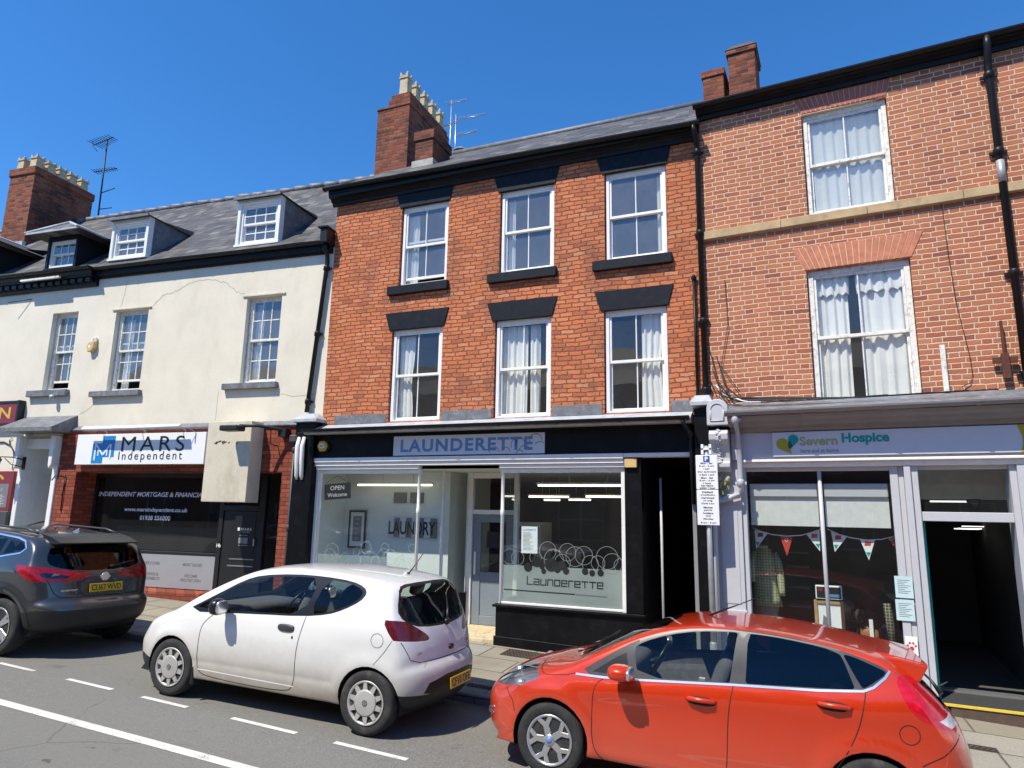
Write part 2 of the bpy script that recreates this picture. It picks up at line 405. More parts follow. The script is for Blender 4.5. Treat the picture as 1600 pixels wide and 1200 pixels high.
# ================================================================== SETTING
def ground_mats():
    m = NT('worn_asphalt'); t = m.t
    fine = m.noise(95, 4, .75); mid = m.noise(26, 5, .7); big = m.noise(.55, 5, .6, sc=(.35, 1, 1))
    c = m.ramp(fine, [(.3, (.10, .098, .088)), (.5, (.20, .196, .178)), (.70, (.38, .37, .335))])
    c = m.mix(.6, c, m.ramp(mid, [(.3, .55), (.7, 1.)]), 'MULTIPLY')
    c = m.mix(m.ramp(big, [(.38, 0.), (.62, .65)]), c, (.20, .195, .175, 1))
    vo = m.n('TexVoronoi', feature='DISTANCE_TO_EDGE'); vo.inputs['Scale'].default_value = .42
    wv = m.n('Mix', data_type='VECTOR'); wv.inputs[0].default_value = .22
    ns = m.n('TexNoise'); ns.inputs['Scale'].default_value = 2.2; ns.inputs['Detail'].default_value = 5
    t.links.new(m.co(), ns.inputs['Vector']); t.links.new(m.co(), wv.inputs[4]); t.links.new(ns.outputs['Color'], wv.inputs[5]); t.links.new(wv.outputs[1], vo.inputs['Vector'])
    ck = m.math('LESS_THAN', vo.outputs['Distance'], .0028)
    ckm = m.math('MULTIPLY', ck, m.ramp(m.noise(.4, 3), [(.52, 0.), (.62, .4)]))
    c = m.mix(ckm, c, (.018, .018, .018, 1))
    oil = m.ramp(m.noise(1.7, 5, .6), [(.63, 0.), (.74, .55)])
    c = m.mix(oil, c, (.085, .082, .075, 1))
    sp = m.n('SeparateXYZ'); t.links.new(m.co(), sp.inputs[0])             # grit and leaf dirt gathered in the gutter
    gu = m.n('MapRange'); t.links.new(m.math('ADD', sp.outputs[1], m.math('MULTIPLY', m.math('SUBTRACT', m.noise(3, 5, .7), .5), .5)), gu.inputs[0]); gu.inputs[1].default_value = 7.25; gu.inputs[2].default_value = 7.6
    c = m.mix(m.math('MULTIPLY', gu.outputs[0], .7), c, (.075, .066, .052, 1))
    sp2 = m.ramp(m.noise(5.5, 2, .4), [(.76, 0.), (.79, .6)]); c = m.mix(sp2, c, (.04, .038, .035, 1))
    t.links.new(c, m.b.inputs['Base Color']); m.b.inputs['Roughness'].default_value = .88; m.b.inputs['Specular IOR Level'].default_value = .3
    m.bump(m.math('ADD', fine, m.math('MULTIPLY', mid, .8)), .75, .008)
    M['asphalt'] = m.m
    # concrete flags
    M['paving'] = brick('concrete_paving_flags', .62, .86, 0, .024,
        [(0, (.30, .265, .20)), (.3, (.36, .33, .26)), (.6, (.40, .365, .285)), (.85, (.35, .33, .28)), (1, (.44, .39, .30))],
        (.13, .115, .095), bumpd=.008, soot=((.20, .175, .14), 1.6, .6), wob=.003, jit=.5, rough=.9, diag=False)
    M['kerbstone'] = brick('grey_kerbstones', 5, .92, 0, .014, [(0, (.20, .19, .175)), (1, (.30, .285, .26))], (.09, .08, .07), bumpd=.006, soot=((.1, .09, .08), 3, .5), wob=.002)
    m = NT('worn_road_paint'); t = m.t
    tr = m.n('BsdfTransparent'); mx = m.n('MixShader')
    c = m.ramp(m.noise(3, 5, .7), [(.3, (.56, .54, .49)), (.7, (.74, .72, .67))]); t.links.new(c, m.b.inputs['Base Color']); m.b.inputs['Roughness'].default_value = .8
    ho = m.ramp(m.math('ADD', m.math('MULTIPLY', m.noise(95, 4, .7), .55), m.math('MULTIPLY', m.noise(7, 5, .75), .5)), [(.40, 0.), (.47, 1.)])
    t.links.new(ho, mx.inputs[0]); t.links.new(tr.outputs[0], mx.inputs[1]); t.links.new(m.b.outputs[0], mx.inputs[2]); t.links.new(mx.outputs[0], m.out.inputs[0])
    M['paint'] = m.m
    M['cover'] = brick('ribbed_iron_cover', .05, .05, 0, .02, [(0, (.10, .075, .06)), (1, (.15, .11, .09))], (.05, .035, .03), bumpd=.02, soot=((.2, .15, .1), 3, .6), diag=False, jit=0)
ground_mats()

mb = MB()
xs = [-160, -60, -30, -20, -14, -10, -6, -3, 0, 3, 6, 12, 30, 100]; ys = [-80, -20, -6, 2, 5.7, 6.4, 7.1, KERB]
V = [[mb.bm.verts.new((x, y, road_z(x, y))) for x in xs] for y in ys]
for j in range(len(ys)-1):
    for i in range(len(xs)-1): mb.bm.faces.new((V[j][i], V[j][i+1], V[j+1][i+1], V[j+1][i]))
road = tag(mb.build('road', M['asphalt']), kind='structure')
mb = MB()
xs = [-60, -30, -20, -14, -10, -6, -3, 0, 3, 6, 12, 30]; ys = [KERB+.14, 8.4, 9.3, D, D+3.2]
V = [[mb.bm.verts.new((x, y, pave_z(x, y))) for x in xs] for y in ys]
for j in range(len(ys)-1):
    for i in range(len(xs)-1): mb.bm.faces.new((V[j][i], V[j][i+1], V[j+1][i+1], V[j+1][i]))
pavement = tag(mb.build('pavement', M['paving']), kind='structure')
mb = MB()
for i in range(len(xs)-1):
    a, b = xs[i], xs[i+1]; za, zb = pave_z(a, KERB)+.003, pave_z(b, KERB)+.003
    mb.quad((a, KERB, za-.3), (b, KERB, zb-.3), (b, KERB, zb-.015), (a, KERB, za-.015))
    mb.quad((a, KERB, za-.015), (b, KERB, zb-.015), (b, KERB+.015, zb), (a, KERB+.015, za))
    mb.quad((a, KERB+.015, za), (b, KERB+.015, zb), (b, KERB+.145, zb), (a, KERB+.145, za))
kerb = tag(mb.build('kerb', M['kerbstone'], merge=True), kind='structure')

def strip(mb, x0, y0, x1, y1, wd, lift=.004, n=6):
    for i in range(n):
        a, b = i/n, (i+1)/n
        p = []
        for q, s in ((a, -1), (b, -1), (b, 1), (a, 1)):
            x = x0+(x1-x0)*q; y = y0+(y1-y0)*q+s*wd/2; p.append((x, y, road_z(x, y)+lift))
        mb.quad(*p)
mb = MB(); strip(mb, -40, 5.20, 20, 4.55, .115, n=30)
ln = mb.build('white_line', M['paint'], road)
for x0, x1 in ((-11.6, -10.9), (-10.5, -9.6), (-9.14, -8.46), (-7.86, -7.10), (-6.62, -5.95), (-5.33, -4.51), (-4.06, -3.27), (-2.8, -2.0), (-1.5, -.7)):
    f = lambda x: 5.66-.017*(x+3.3)
    mb = MB(); strip(mb, x0, f(x0), x1, f(x1), .065, n=3); mb.build('bay_dash', M['paint'], road)

def cover(x, y, sx, sy, label, name='access_cover'):
    mb = MB(); z = lambda a, b: pave_z(a, b)+.005
    mb.quad(*[(a, b, z(a, b)) for a, b in ((x-sx, y-sy), (x+sx, y-sy), (x+sx, y+sy), (x-sx, y+sy))])
    mb.quad(*[(a, b, z(a, b)-.02) for a, b in ((x-sx, y-sy), (x+sx, y-sy), (x+sx, y+sy), (x-sx, y+sy))])
    tag(mb.build(name, M['cover']), label, 'cover')
cover(-3.62, 9.72, .42, .20, 'large rusty iron access cover in the paving below the black shopfront riser')
cover(-3.62, 7.98, .19, .06, 'small brown iron cover near the kerb between the white and the red car')
cover(1.62, 8.75, .20, .07, 'small dark iron cover in the paving behind the red car, before the open doorway')

# ================================================================== BUILDING HELPERS
def sash(bld, u0, u1, z0, z1, cols=2, rows=1, v=.06, mat=None, gm=None, split=.5, gap=0, fw=.055, sill=None, bar=.018, name='window', back=True, rows2=None):
    """a sliding sash window: frame and both sashes are one mesh, the panes a sub-part"""
    mat = mat or M['white']; gm = gm or M['glass']; mb = MB(); gl = MB()
    mb.box(u0, u0+fw, v, v+.10, z0, z1).box(u1-fw, u1, v, v+.10, z0, z1).box(u0+fw, u1-fw, v, v+.10, z1-fw, z1).box(u0+fw, u1-fw, v-.012, v+.10, z0, z0+fw*.9)
    a, b, c, d = u0+fw+.001, u1-fw-.001, z0+fw*.9+.001, z1-fw-.001; zm = c+(d-c)*split
    def one(a, b, c, d, vv, rows):
        s = .034
        mb.box(a, a+s, vv, vv+.035, c, d).box(b-s, b, vv, vv+.035, c, d).box(a+s, b-s, vv, vv+.035, d-.04, d).box(a+s, b-s, vv, vv+.035, c, c+.045)
        for i in range(1, cols):
            x = a+s+(b-a-2*s)*i/cols; mb.box(x-bar/2, x+bar/2, vv+.004, vv+.03, c+.045, d-.04)
        for j in range(1, rows):
            z = c+.045+(d-c-.085)*j/rows; mb.box(a+s, b-s, vv+.007, vv+.028, z-bar/2, z+bar/2)
        t = .004*random.uniform(-1, 1); q = .004*random.uniform(-1, 1)      # old panes are never quite in plane
        for i in range(cols):
            for j in range(rows):
                x0, x1 = a+s+(b-a-2*s)*i/cols, a+s+(b-a-2*s)*(i+1)/cols; y0, y1 = c+.045+(d-c-.085)*j/rows, c+.045+(d-c-.085)*(j+1)/rows
                tt = [.003*random.uniform(-1, 1) for _ in range(3)]
                gl.quad((x0, vv+.017+tt[0], y0), (x1, vv+.017+tt[1], y0), (x1, vv+.017+tt[1]+tt[2], y1), (x0, vv+.017+tt[0]+tt[2], y1))
    one(a, b, zm-.02, d, v+.02, rows)
    one(a, b, c+gap, zm+.02+gap, v+.058, rows2 or rows)
    wd = mb.build(name, mat, bld, bevel=.003)
    gl.build('pane', gm, wd, recalc=False)
    if sill:
        su0, su1, sz0, sz1, sv, sm = sill
        MB().prism([(su0, sz0), (su1, sz0), (su1, sz1), (su0, sz1)], sv, v).build('sill', sm, wd, bevel=.006)
    return wd

def drape(label, frame_, u0, u1, z0, z1, v, folds, amp, mat, gather=0, flare=0, group='curtains', header=0, cat='curtain', name='curtain', seedv=0):
    """hanging cloth with real folds"""
    rnd = random.Random(int(u0*100+z0*10+seedv)); mb = MB(); nu, nz = folds*8, 14
    ph = [rnd.uniform(0, 6.28) for _ in range(4)]; rows = []
    for j in range(nz+1):
        f = j/nz; row = []; z = z0+(z1-z0)*f
        squeeze = 1-gather*math.exp(-((f-.45)/.22)**2)
        for i in range(nu+1):
            g = i/nu; gg = g+.018*math.sin(9*g+ph[0]+2*f)
            u = u0+(u1-u0)*gg*squeeze+flare*(1-f)*(g-.5)*(u1-u0)
            a = amp*(.55+.45*math.sin(3*g*6.28+ph[1]))*(1+.5*(1-f))
            row.append(mb.bm.verts.new((u, v+a*math.sin(folds*6.28*gg+ph[2]+.5*math.sin(3*f+ph[3])), z+(header*abs(math.sin(folds*3.14*g)) if j == 0 else 0))))
        rows.append(row)
    for j in range(nz):
        for i in range(nu):
            fc = mb.bm.faces.new((rows[j][i], rows[j][i+1], rows[j+1][i+1], rows[j+1][i])); fc.smooth = True
    o = mb.build(name, mat, None, frame_, recalc=False)
    return tag(o, label, cat, group)

def crown_pot(bld_chim, u, v, z, hh, r=.13, mat=None, sq=True):
    """clay pot, square with a notched crown"""
    mb = MB(); n = 4 if sq else 16; r2 = r*1.3 if sq else r
    def ring(rr, zz): return [mb.bm.verts.new((u+rr*math.cos(math.pi/4+2*math.pi*k/n), v+rr*math.sin(math.pi/4+2*math.pi*k/n), zz)) for k in range(n)]
    prof = [(r2*1.05, z), (r2*.95, z+hh*.72), (r2*1.16, z+hh*.73), (r2*1.16, z+hh*.79), (r2, z+hh*.80), (r2*1.02, z+hh*.86), (r2*.72, z+hh*.86), (r2*.72, z+hh*.3)]
    rings = [ring(*p) for p in prof]
    for a, b in zip(rings, rings[1:]):
        for k in range(n): mb.bm.faces.new((a[k], a[(k+1) % n], b[(k+1) % n], b[k]))
    mb.bm.faces.new(rings[-1])
    s = r2*1.02*.7071
    for du, dv in ((-1, -1), (1, -1), (1, 1), (-1, 1)):       # the four horns of the crown
        cu, cv = u+du*s*.72, v+dv*s*.72; e = s*.30
        mb.box(cu-e, cu+e, cv-e, cv+e, z+hh*.855, z+hh*.93)
        mb.box(cu-e*.55+du*e*.4, cu+e*.55+du*e*.4, cv-e*.55+dv*e*.4, cv+e*.55+dv*e*.4, z+hh*.925, z+hh)
    return mb.build('chimney_pot', mat or M['pot'], bld_chim)

def downpipe(bld, pts, r=.045, mat=None, collars=(), name='downpipe', n=12):
    mb = MB(); mb.tube(pts, r, n)
    for z in collars:                                            # ears and collars
        p = Vector(pts[0])
        for a, b in zip(pts, pts[1:]):
            if min(a[2], b[2]) <= z <= max(a[2], b[2]) and abs(a[2]-b[2]) > 1e-3:
                f = (z-a[2])/(b[2]-a[2]); p = Vector(a).lerp(Vector(b), f)
        mb.lathe([(r*1.0, -.05), (r*1.38, -.045), (r*1.38, .03), (r*1.2, .045), (r, .05)], (p.x, p.y, p.z), 12)
        mb.box(p.x-r*2.1, p.x+r*2.1, p.y+r*.5, p.y+r*1.2, p.z-.02, p.z+.02)
    return mb.build(name, mat or M['iron'], bld)

def gutter(bld, u0, u1, z, v, r=.06, mat=None):
    pr = [(v-r*math.cos(a)-0, z-r*math.sin(a)) for a in [math.pi*i/8 for i in range(9)]]
    inner = [(v-(r-.008)*math.cos(a), z-(r-.008)*math.sin(a)) for a in [math.pi*i/8 for i in range(9)]][::-1]
    mb = MB().profile(pr+inner, u0, u1)
    n = max(2, int((u1-u0)/.9))
    for i in range(n+1):
        u = u0+(u1-u0)*i/n; mb.profile([(v-r*1.1*math.cos(a), z-r*1.12*math.sin(a)) for a in [math.pi*k/8 for k in range(9)]], u-.02, u+.02)
    return mb.build('gutter', mat or M['iron'], bld)

def aerial(mb, p, dirv, L, n, el, r=.007):
    """one yagi: boom and its cross rods"""
    d = Vector(dirv).normalized(); s = d.cross(Vector((0, 0, 1))).normalized(); p = Vector(p)
    mb.tube([p, p+d*L], r, 6)
    for i in range(n):
        q = p+d*L*(i+.5)/n; e = el*(1-.35*i/n); mb.tube([q-s*e, q+s*e], r*.7, 5)
    return s

# ================================================================== LAUNDERETTE BUILDING  (frame A)
W_A = 6.913
A = tag(empty('launderette_building', FA), 'narrow three-storey building of rough orange brick with blue-black lintels over a black shopfront', 'building')
WA_up = [(1.49, 2.48, 6.17, 7.73), (3.50, 4.50, 6.17, 7.70), (5.37, 6.38, 6.16, 7.70)]
WA_lo = [(1.41, 2.45, 3.68, 5.36), (3.45, 4.46, 3.67, 5.35), (5.345, 6.345, 3.68, 5.34)]
mb = MB(); mb.wall(0, W_A, 3.45, 8.12, WA_up+WA_lo, 0, .11)
mb.quad((0, 0, -.3), (0, 6, -.3), (0, 6, 8.12), (0, 0, 8.12)); mb.quad((W_A, 0, 3.45), (W_A, 6, 3.45), (W_A, 6, 8.12), (W_A, 0, 8.12)); mb.quad((0, 6, -.3), (W_A, 6, -.3), (W_A, 6, 8.12), (0, 6, 8.12))
mb.build('wall', M['brick_old'], A, recalc=False)
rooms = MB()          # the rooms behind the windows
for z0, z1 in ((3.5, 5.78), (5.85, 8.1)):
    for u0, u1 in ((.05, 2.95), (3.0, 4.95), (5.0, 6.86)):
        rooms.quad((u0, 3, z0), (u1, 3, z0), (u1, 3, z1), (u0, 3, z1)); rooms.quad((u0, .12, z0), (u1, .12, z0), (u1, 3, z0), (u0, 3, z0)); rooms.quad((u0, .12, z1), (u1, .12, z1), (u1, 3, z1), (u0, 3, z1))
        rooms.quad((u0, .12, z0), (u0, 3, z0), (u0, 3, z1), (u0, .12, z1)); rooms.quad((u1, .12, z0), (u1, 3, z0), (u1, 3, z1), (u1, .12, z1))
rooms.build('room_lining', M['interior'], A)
for i, (a, b, c, d) in enumerate(WA_up):
    sash(A, a+.015, b-.015, c, d, 2, 1, .05, M['white'], M['glass_old'], gap=.09 if i == 0 else 0, sill=(a-.19, b+.06 if i < 2 else b+.07, c-.165, c-.004, -.085, M['navy']), rows2=1)
for a, b, c, d in WA_lo:
    sash(A, a+.015, b-.015, c-.02, d, 2, 1, .05, M['white'], M['glass'], fw=.06)
for i, (a, b, c, d) in enumerate(WA_lo):
    MB().prism([(a-.05, d-.012), (b+.02, d-.012), (b+.11, d+.315), (a-.15, d+.315)], -.022, .05).build('lintel', M['navy'], A, bevel=.004)
for a, b, c, d in WA_up:
    MB().prism([(a-.04, d-.01), (b+.02, d-.01), (b+.10, d+.315), (a-.13, d+.315)], -.022, .05).build('lintel', M['navy'], A, bevel=.004)
# cornice and eaves
MB().profile([(0, 7.98), (-.05, 7.98), (-.055, 8.03), (-.10, 8.05), (-.12, 8.09), (-.19, 8.10), (-.20, 8.16), (.1, 8.17)], -.08, W_A-.015).build('cornice', M['black'], A, bevel=.004)
gA = gutter(A, -.14, W_A+.02, 8.17, -.245, .056)
for v_ in gA.data.vertices: v_.co.z += .11*(1-v_.co.x/W_A)
MB().prism([(-.08, 8.168), (W_A-.1, 8.168), (-.08, 8.275)], -.205, -.17).build('eaves_board', M['black'], A)
RZ = 10.85; RV = 3.5
mb = MB()
ra = (8.18, -.21)
mb.quad((-.12, ra[1], ra[0]+.11), (W_A, ra[1], ra[0]), (W_A, RV, RZ), (-.12, RV, RZ)); mb.quad((-.12, RV, RZ), (W_A, RV, RZ), (W_A, 7.2, 8.5), (-.12, 7.2, 8.5))
mb.quad((-.12, ra[1], ra[0]+.08), (W_A, ra[1], ra[0]-.03), (W_A, ra[1], ra[0]), (-.12, ra[1], ra[0]+.11))
for u, dz in ((-.12, .11), (W_A, 0)): mb.quad((u, ra[1], ra[0]-.03+dz), (u, RV, RZ-.03), (u, RV, RZ), (u, ra[1], ra[0]+dz)); mb.quad((u, .1, 8.1), (u, 6.5, 8.1), (u, RV, RZ-.02))
roofA = mb.build('roof', M['slate'], A, recalc=False)
mb = MB(); mb.tube([(-.12, RV, RZ+.01), (W_A, RV, RZ+.01)], .075, 8); mb.build('ridge_tiles', M['lead'], roofA)
# big chimney on the party wall, with its row of pots
ch = MB().box(-.60, .265, 2.0, 3.9, 8.6, 11.10).box(-.60, .265, 2.0, 3.9, 11.10, 11.40).build('chimney', M['brick_chim'], A)
cap = MB().box(-.30, .285, 1.98, 3.92, 11.402, 11.62); cap.box(-.26, .25, 2.02, 3.88, 11.62, 11.76); cap.box(-.62, -.302, 1.98, 3.92, 11.402, 11.46)
cap.build('chimney_cap', M['cement'] if 0 else M['brick_chim'], ch, bevel=.012)
for k in range(5): crown_pot(ch, .03, 2.17+k*.40, 11.76, .58, .112)
st = MB().box(1.09, 1.51, 1.0, 1.75, 8.9, 9.72).box(1.06, 1.54, .97, 1.78, 9.722, 9.93).build('chimney_stack', M['brick_chim'], A, bevel=.008)
MB().box(1.05, 1.55, .95, 1.80, 9.1, 9.25).build('flashing', M['cement'], st)
downpipe(A, [(W_A-.05, -.245, 8.14), (W_A-.05, -.235, 8.04), (W_A-.03, -.10, 7.90), (W_A-.03, -.065, 7.8), (W_A-.03, -.065, 3.8)], .042, collars=(7.75, 6.4, 5.0, 3.95))
downpipe(A, [(W_A-.15, -.05, 5.75), (W_A-.15, -.05, 3.75)], .02, collars=(5.7,), name='service_pipe')

# ---- shopfront
sf = M['black']
mb = MB().box(.0, 6.66, -.12, .05, 3.05, 3.47); mb.build('fascia', sf, A, bevel=.004)
mb = MB().profile([(.05, 3.472), (-.36, 3.455), (-.38, 3.47), (-.38, 3.50), (.05, 3.68)], -.10, 6.68); mb.build('fascia_hood', M['leadlight'], A)
gutter(A, -.15, 6.66, 3.535, -.43, .052)
mb = MB().box(-.02, 5.66, -.15, .05, 2.965, 3.045).box(-.02, 5.66, -.118, .05, 2.90, 2.963).box(0, 2.13, -.085, .05, 2.84, 2.898).box(3.62, 5.66, -.085, .05, 2.84, 2.898).box(5.662, 6.66, -.14, .05, 2.985, 3.045)
mb.build('shop_cornice', M['white'], A, bevel=.006)
mb = MB()
for u0, u1 in ((.27, 1.38), (2.48, 3.42), (4.49, 5.31), (6.37, 6.75)): mb.prism([(u0, 3.66), (u1, 3.66), (u1, 3.83), (u0, 3.83)], -.012, .02)
mb.build('lead_apron', M['lead'], A, bevel=.004)
V1 = 1.10                                                                   # depth of the entrance recess
mb = MB()
def post(mb, u, v, z0=.74, z1=2.84, r=.028): mb.lathe([(r, z0), (r, z1-.75), (r*1.25, z1-.74), (r*1.25, z1-.66), (r, z1-.65), (r, z1-.03), (r*1.5, z1-.02), (r*1.5, z1)], (u, v, 0), 12)
for u, v in ((2.10, .02), (3.65, .02), (5.635, .02), (.055, .02)): post(mb, u, v, .74)
mb.box(0, .05, -.06, .06, .74, 2.84).box(5.60, 5.66, -.04, .06, .74, 2.84)
mb.box(.05, 2.13, -.03, .06, 2.77, 2.838).box(3.62, 5.66, -.03, .06, 2.77, 2.838).box(3.62, 5.60, .0, .06, .742, .775)
# returns into the recess: mid and door posts
mb.box(2.28, 2.325, .50, .55, .74, 2.84).box(2.50, 2.62, V1-.04, V1+.06, .2, 2.84).box(3.42, 3.50, V1-.04, V1+.06, .2, 2.84)
mb.box(2.62, 3.42, V1-.02, V1+.05, 2.10, 2.18).box(2.62, 3.42, V1-.02, V1+.05, 2.74, 2.84)
mb.build('shopfront_frame', M['white'], A, bevel=.004)
gl = MB(); gl.quad((.05, .02, .75), (2.08, .02, .75), (2.08, .02, 2.78), (.05, .02, 2.78)); gl.quad((3.67, .02, .77), (5.61, .02, .77), (5.61, .02, 2.78), (3.67, .02, 2.78))
gl.quad((2.11, .04, .75), (2.30, .52, .75), (2.30, .52, 2.84), (2.11, .04, 2.84)); gl.quad((2.31, .54, .75), (2.55, V1, .75), (2.55, V1, 2.84), (2.31, .54, 2.84))
gl.quad((3.64, .04, .75), (3.46, V1, .75), (3.46, V1, 2.84), (3.64, .04, 2.84)); gl.quad((2.62, V1, 2.18), (3.42, V1, 2.18), (3.42, V1, 2.74), (2.62, V1, 2.74))
gl.build('shop_window', M['glass_shop'], A, recalc=False)
mb = MB().box(-.02, 2.12, -.06, .05, -.2, .70).box(-.04, 2.14, -.10, .05, .70, .738).box(3.60, 5.92, -.06, .05, -.2, .70).box(3.56, 5.94, -.11, .05, .70, .738)
mb.prism([(3.585, -.3), (5.93, -.3), (5.93, .20), (3.585, .27)], -.095, -.061)
for (a, b), (c, d) in (((2.12, .05), (2.56, V1)), ((3.62, .05), (3.46, V1))):
    mb.quad((a, b, .1), (c, d, .1), (c, d, .74), (a, b, .74)); mb.quad((a-.03, b, .742), (c-.03, d, .742), (c+.03, d, .742), (a+.03, b, .742))
mb.build('stall_riser', sf, A, bevel=.005)
MB().box(5.662, 5.915, -.08, .10, .74, 2.984).build('shop_pilaster', sf, A, bevel=.006)
mb = MB().box(-.43, -.005, -.20, .05, -.1, 3.70); mb.build('shop_pilaster', sf, A, bevel=.006)
mb = MB().box(6.72, 6.92, -.22, .3, -.3, 3.66); mb.build('shop_pilaster', sf, A, bevel=.006)
for u0, u1, v in ((-.47, .10, -.30), (6.68, 6.99, -.32)):
    um, e = (u0+u1)/2, .10
    mb = MB().box(u0, u1, v, .05, 3.70, 3.745)
    a = [mb.bm.verts.new(p) for p in ((u0, v, 3.746), (u1, v, 3.746), (u1, .05, 3.746), (u0, .05, 3.746))]; b = [mb.bm.verts.new(p) for p in ((um-e, v+.13, 3.86), (um+e, v+.13, 3.86), (um+e, .05, 3.90), (um-e, .05, 3.90))]
    for k in range(4): mb.bm.faces.new((a[k], a[(k+1) % 4], b[(k+1) % 4], b[k]))
    mb.bm.faces.new(b); mb.build('pilaster_cap', M['leadlight'], A)
mb = MB()                                                                  # pale double console on the left pilaster
for u in (-.30, -.19):
    mb.tube([(u, -.235, 3.42), (u, -.27, 3.25), (u, -.262, 3.0), (u-.005, -.23, 2.72), (u-.01, -.215, 2.66)], [.03, .042, .04, .035, .02], 8)
mb.build('console', M['white'], A)
# entrance floor, ceiling, interior of the shop
mb = MB().box(2.13, 3.60, -.02, V1+.6, -.2, .20); mb.build('entrance_step', M['tile_cream'], A, bevel=.01)
mb = MB(); mb.quad((0, .03, 2.845), (W_A-1, .03, 2.845), (W_A-1, 5.9, 2.845), (0, 5.9, 2.845)); mb.quad((.03, .05, .2), (.03, .82, .2), (.03, .82, 2.84), (.03, .05, 2.84))
mb.quad((.03, .82, .2), (2.28, .82, .2), (2.28, .82, 2.84), (.03, .82, 2.84)); mb.quad((2.28, .82, .2), (2.28, 2.6, .2), (2.28, 2.6, 2.84), (2.28, .82, 2.84))
mb.build('shop_wall_lining', M['shop_wall'], A)
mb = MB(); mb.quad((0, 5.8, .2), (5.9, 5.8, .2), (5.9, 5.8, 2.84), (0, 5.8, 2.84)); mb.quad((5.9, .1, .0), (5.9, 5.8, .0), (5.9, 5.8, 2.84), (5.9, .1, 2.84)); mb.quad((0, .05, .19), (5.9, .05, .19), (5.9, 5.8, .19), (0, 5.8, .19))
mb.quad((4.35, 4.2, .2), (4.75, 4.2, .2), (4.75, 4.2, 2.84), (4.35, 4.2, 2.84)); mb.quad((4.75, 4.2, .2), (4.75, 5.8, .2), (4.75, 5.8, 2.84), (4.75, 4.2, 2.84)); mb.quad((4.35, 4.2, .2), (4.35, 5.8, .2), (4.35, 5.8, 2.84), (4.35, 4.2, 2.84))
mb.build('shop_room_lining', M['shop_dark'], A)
# shop door
mb = MB().box(2.63, 2.78, V1, V1+.045, .205, 2.095).box(3.27, 3.415, V1, V1+.045, .205, 2.095).box(2.78, 3.27, V1, V1+.045, 1.96, 2.095).box(2.78, 3.27, V1, V1+.045, .95, 1.10).box(2.78, 3.27, V1, V1+.045, .205, .36).box(2.785, 3.265, V1+.015, V1+.03, .36, .95)
dr = mb.build('door', M['door_blue'], A, bevel=.006)
g = MB(); g.quad((2.78, V1+.02, 1.10), (3.27, V1+.02, 1.10), (3.27, V1+.02, 1.96), (2.78, V1+.02, 1.96)); g.build('pane', M['glass_shop'], dr, recalc=False)
MB().box(2.66, 2.70, V1-.03, V1, 1.05, 1.45).build('handle', M['white'], dr, bevel=.01)
# passage on the right
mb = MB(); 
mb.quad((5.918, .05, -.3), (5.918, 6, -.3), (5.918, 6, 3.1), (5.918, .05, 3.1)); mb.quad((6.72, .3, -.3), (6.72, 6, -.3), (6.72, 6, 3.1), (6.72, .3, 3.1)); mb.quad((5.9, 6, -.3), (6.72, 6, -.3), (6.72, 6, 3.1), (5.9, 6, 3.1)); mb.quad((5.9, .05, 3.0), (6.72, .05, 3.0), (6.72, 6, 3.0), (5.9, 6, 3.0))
mb.build('passage_wall', M['passage_shade'], A, recalc=False)
downpipe(A, [(6.12, .35, 2.7), (6.12, .35, -.2)], .02, M['grey_paint'], name='passage_conduit')
MB().box(6.645, 6.70, -.125, .02, -.2, 3.05).build('passage_jamb', M['grey_mid'], A, bevel=.004)
downpipe(A, [(6.58, -.43, 3.50), (6.60, -.42, 3.42), (6.66, -.19, 3.30), (6.665, -.18, 3.2), (6.665, -.165, 2.3)], .03, M['iron'], collars=(3.3,))

# ---- things on and in the launderette
sg = tag(empty('shop_sign', FA), 'pale grey laundry name board with blue capitals and bubbles on the black fascia', 'sign')
MB().box(1.655, 4.415, -.15, -.123, 3.065, 3.395).build('panel', M['sign_grey'], sg, bevel=.003)
text('lettering', 'LAUNDERETTE', sg, M['letter_blue'], 1.80, 3.12, width=2.42, height=.215, v=-.153, bold=.03, spacing=1.16)
mb = MB()
for cu, cz, r, a0, a1 in ((3.97, 3.20, .12, 20, 200), (4.27, 3.27, .105, 0, 210), (3.55, 3.09, .09, 10, 120), (3.76, 3.10, .07, 0, 180), (4.08, 3.11, .085, 0, 180), (4.34, 3.16, .09, 40, 150), (3.40, 3.05, .09, 20, 110), (4.0, 3.06, .06, 20, 170)):
    for k in range(14):
        t0, t1 = R(a0+(a1-a0)*k/14), R(a0+(a1-a0)*(k+1)/14); p = []
        for t, rr in ((t0, r-.006), (t1, r-.006), (t1, r+.006), (t0, r+.006)): p.append((min(4.41, cu+rr*math.cos(t)), -.1535, max(3.067, min(3.392, cz+rr*math.sin(t)))))
        mb.quad(*p)
mb.build('bubble_outline', M['grey_ink'], sg, recalc=False)

al = tag(empty('alarm_box', FA), 'hexagonal yellow alarm box with black rim on the black shop fascia', 'alarm box')
def hexa(r, cu, cz): return [(cu+r*math.cos(R(60*k)), cz+r*.92*math.sin(R(60*k))) for k in range(6)]
MB().prism(hexa(.125, .20, 3.25), -.16, -.122).build('rim', M['plastic_dk'], al, bevel=.006)
MB().prism(hexa(.115, .19, 3.255), -.205, -.161).build('casing', M['yellow'], al, bevel=.012)
MB().box(.135, .245, -.208, -.2055, 3.215, 3.295).build('badge', M['sign_white'], al)
text('lettering', 'ADT', al, M['maroon'], .19, 3.232, width=.095, height=.045, v=-.2095, align='c', bold=.03, shear=.2)

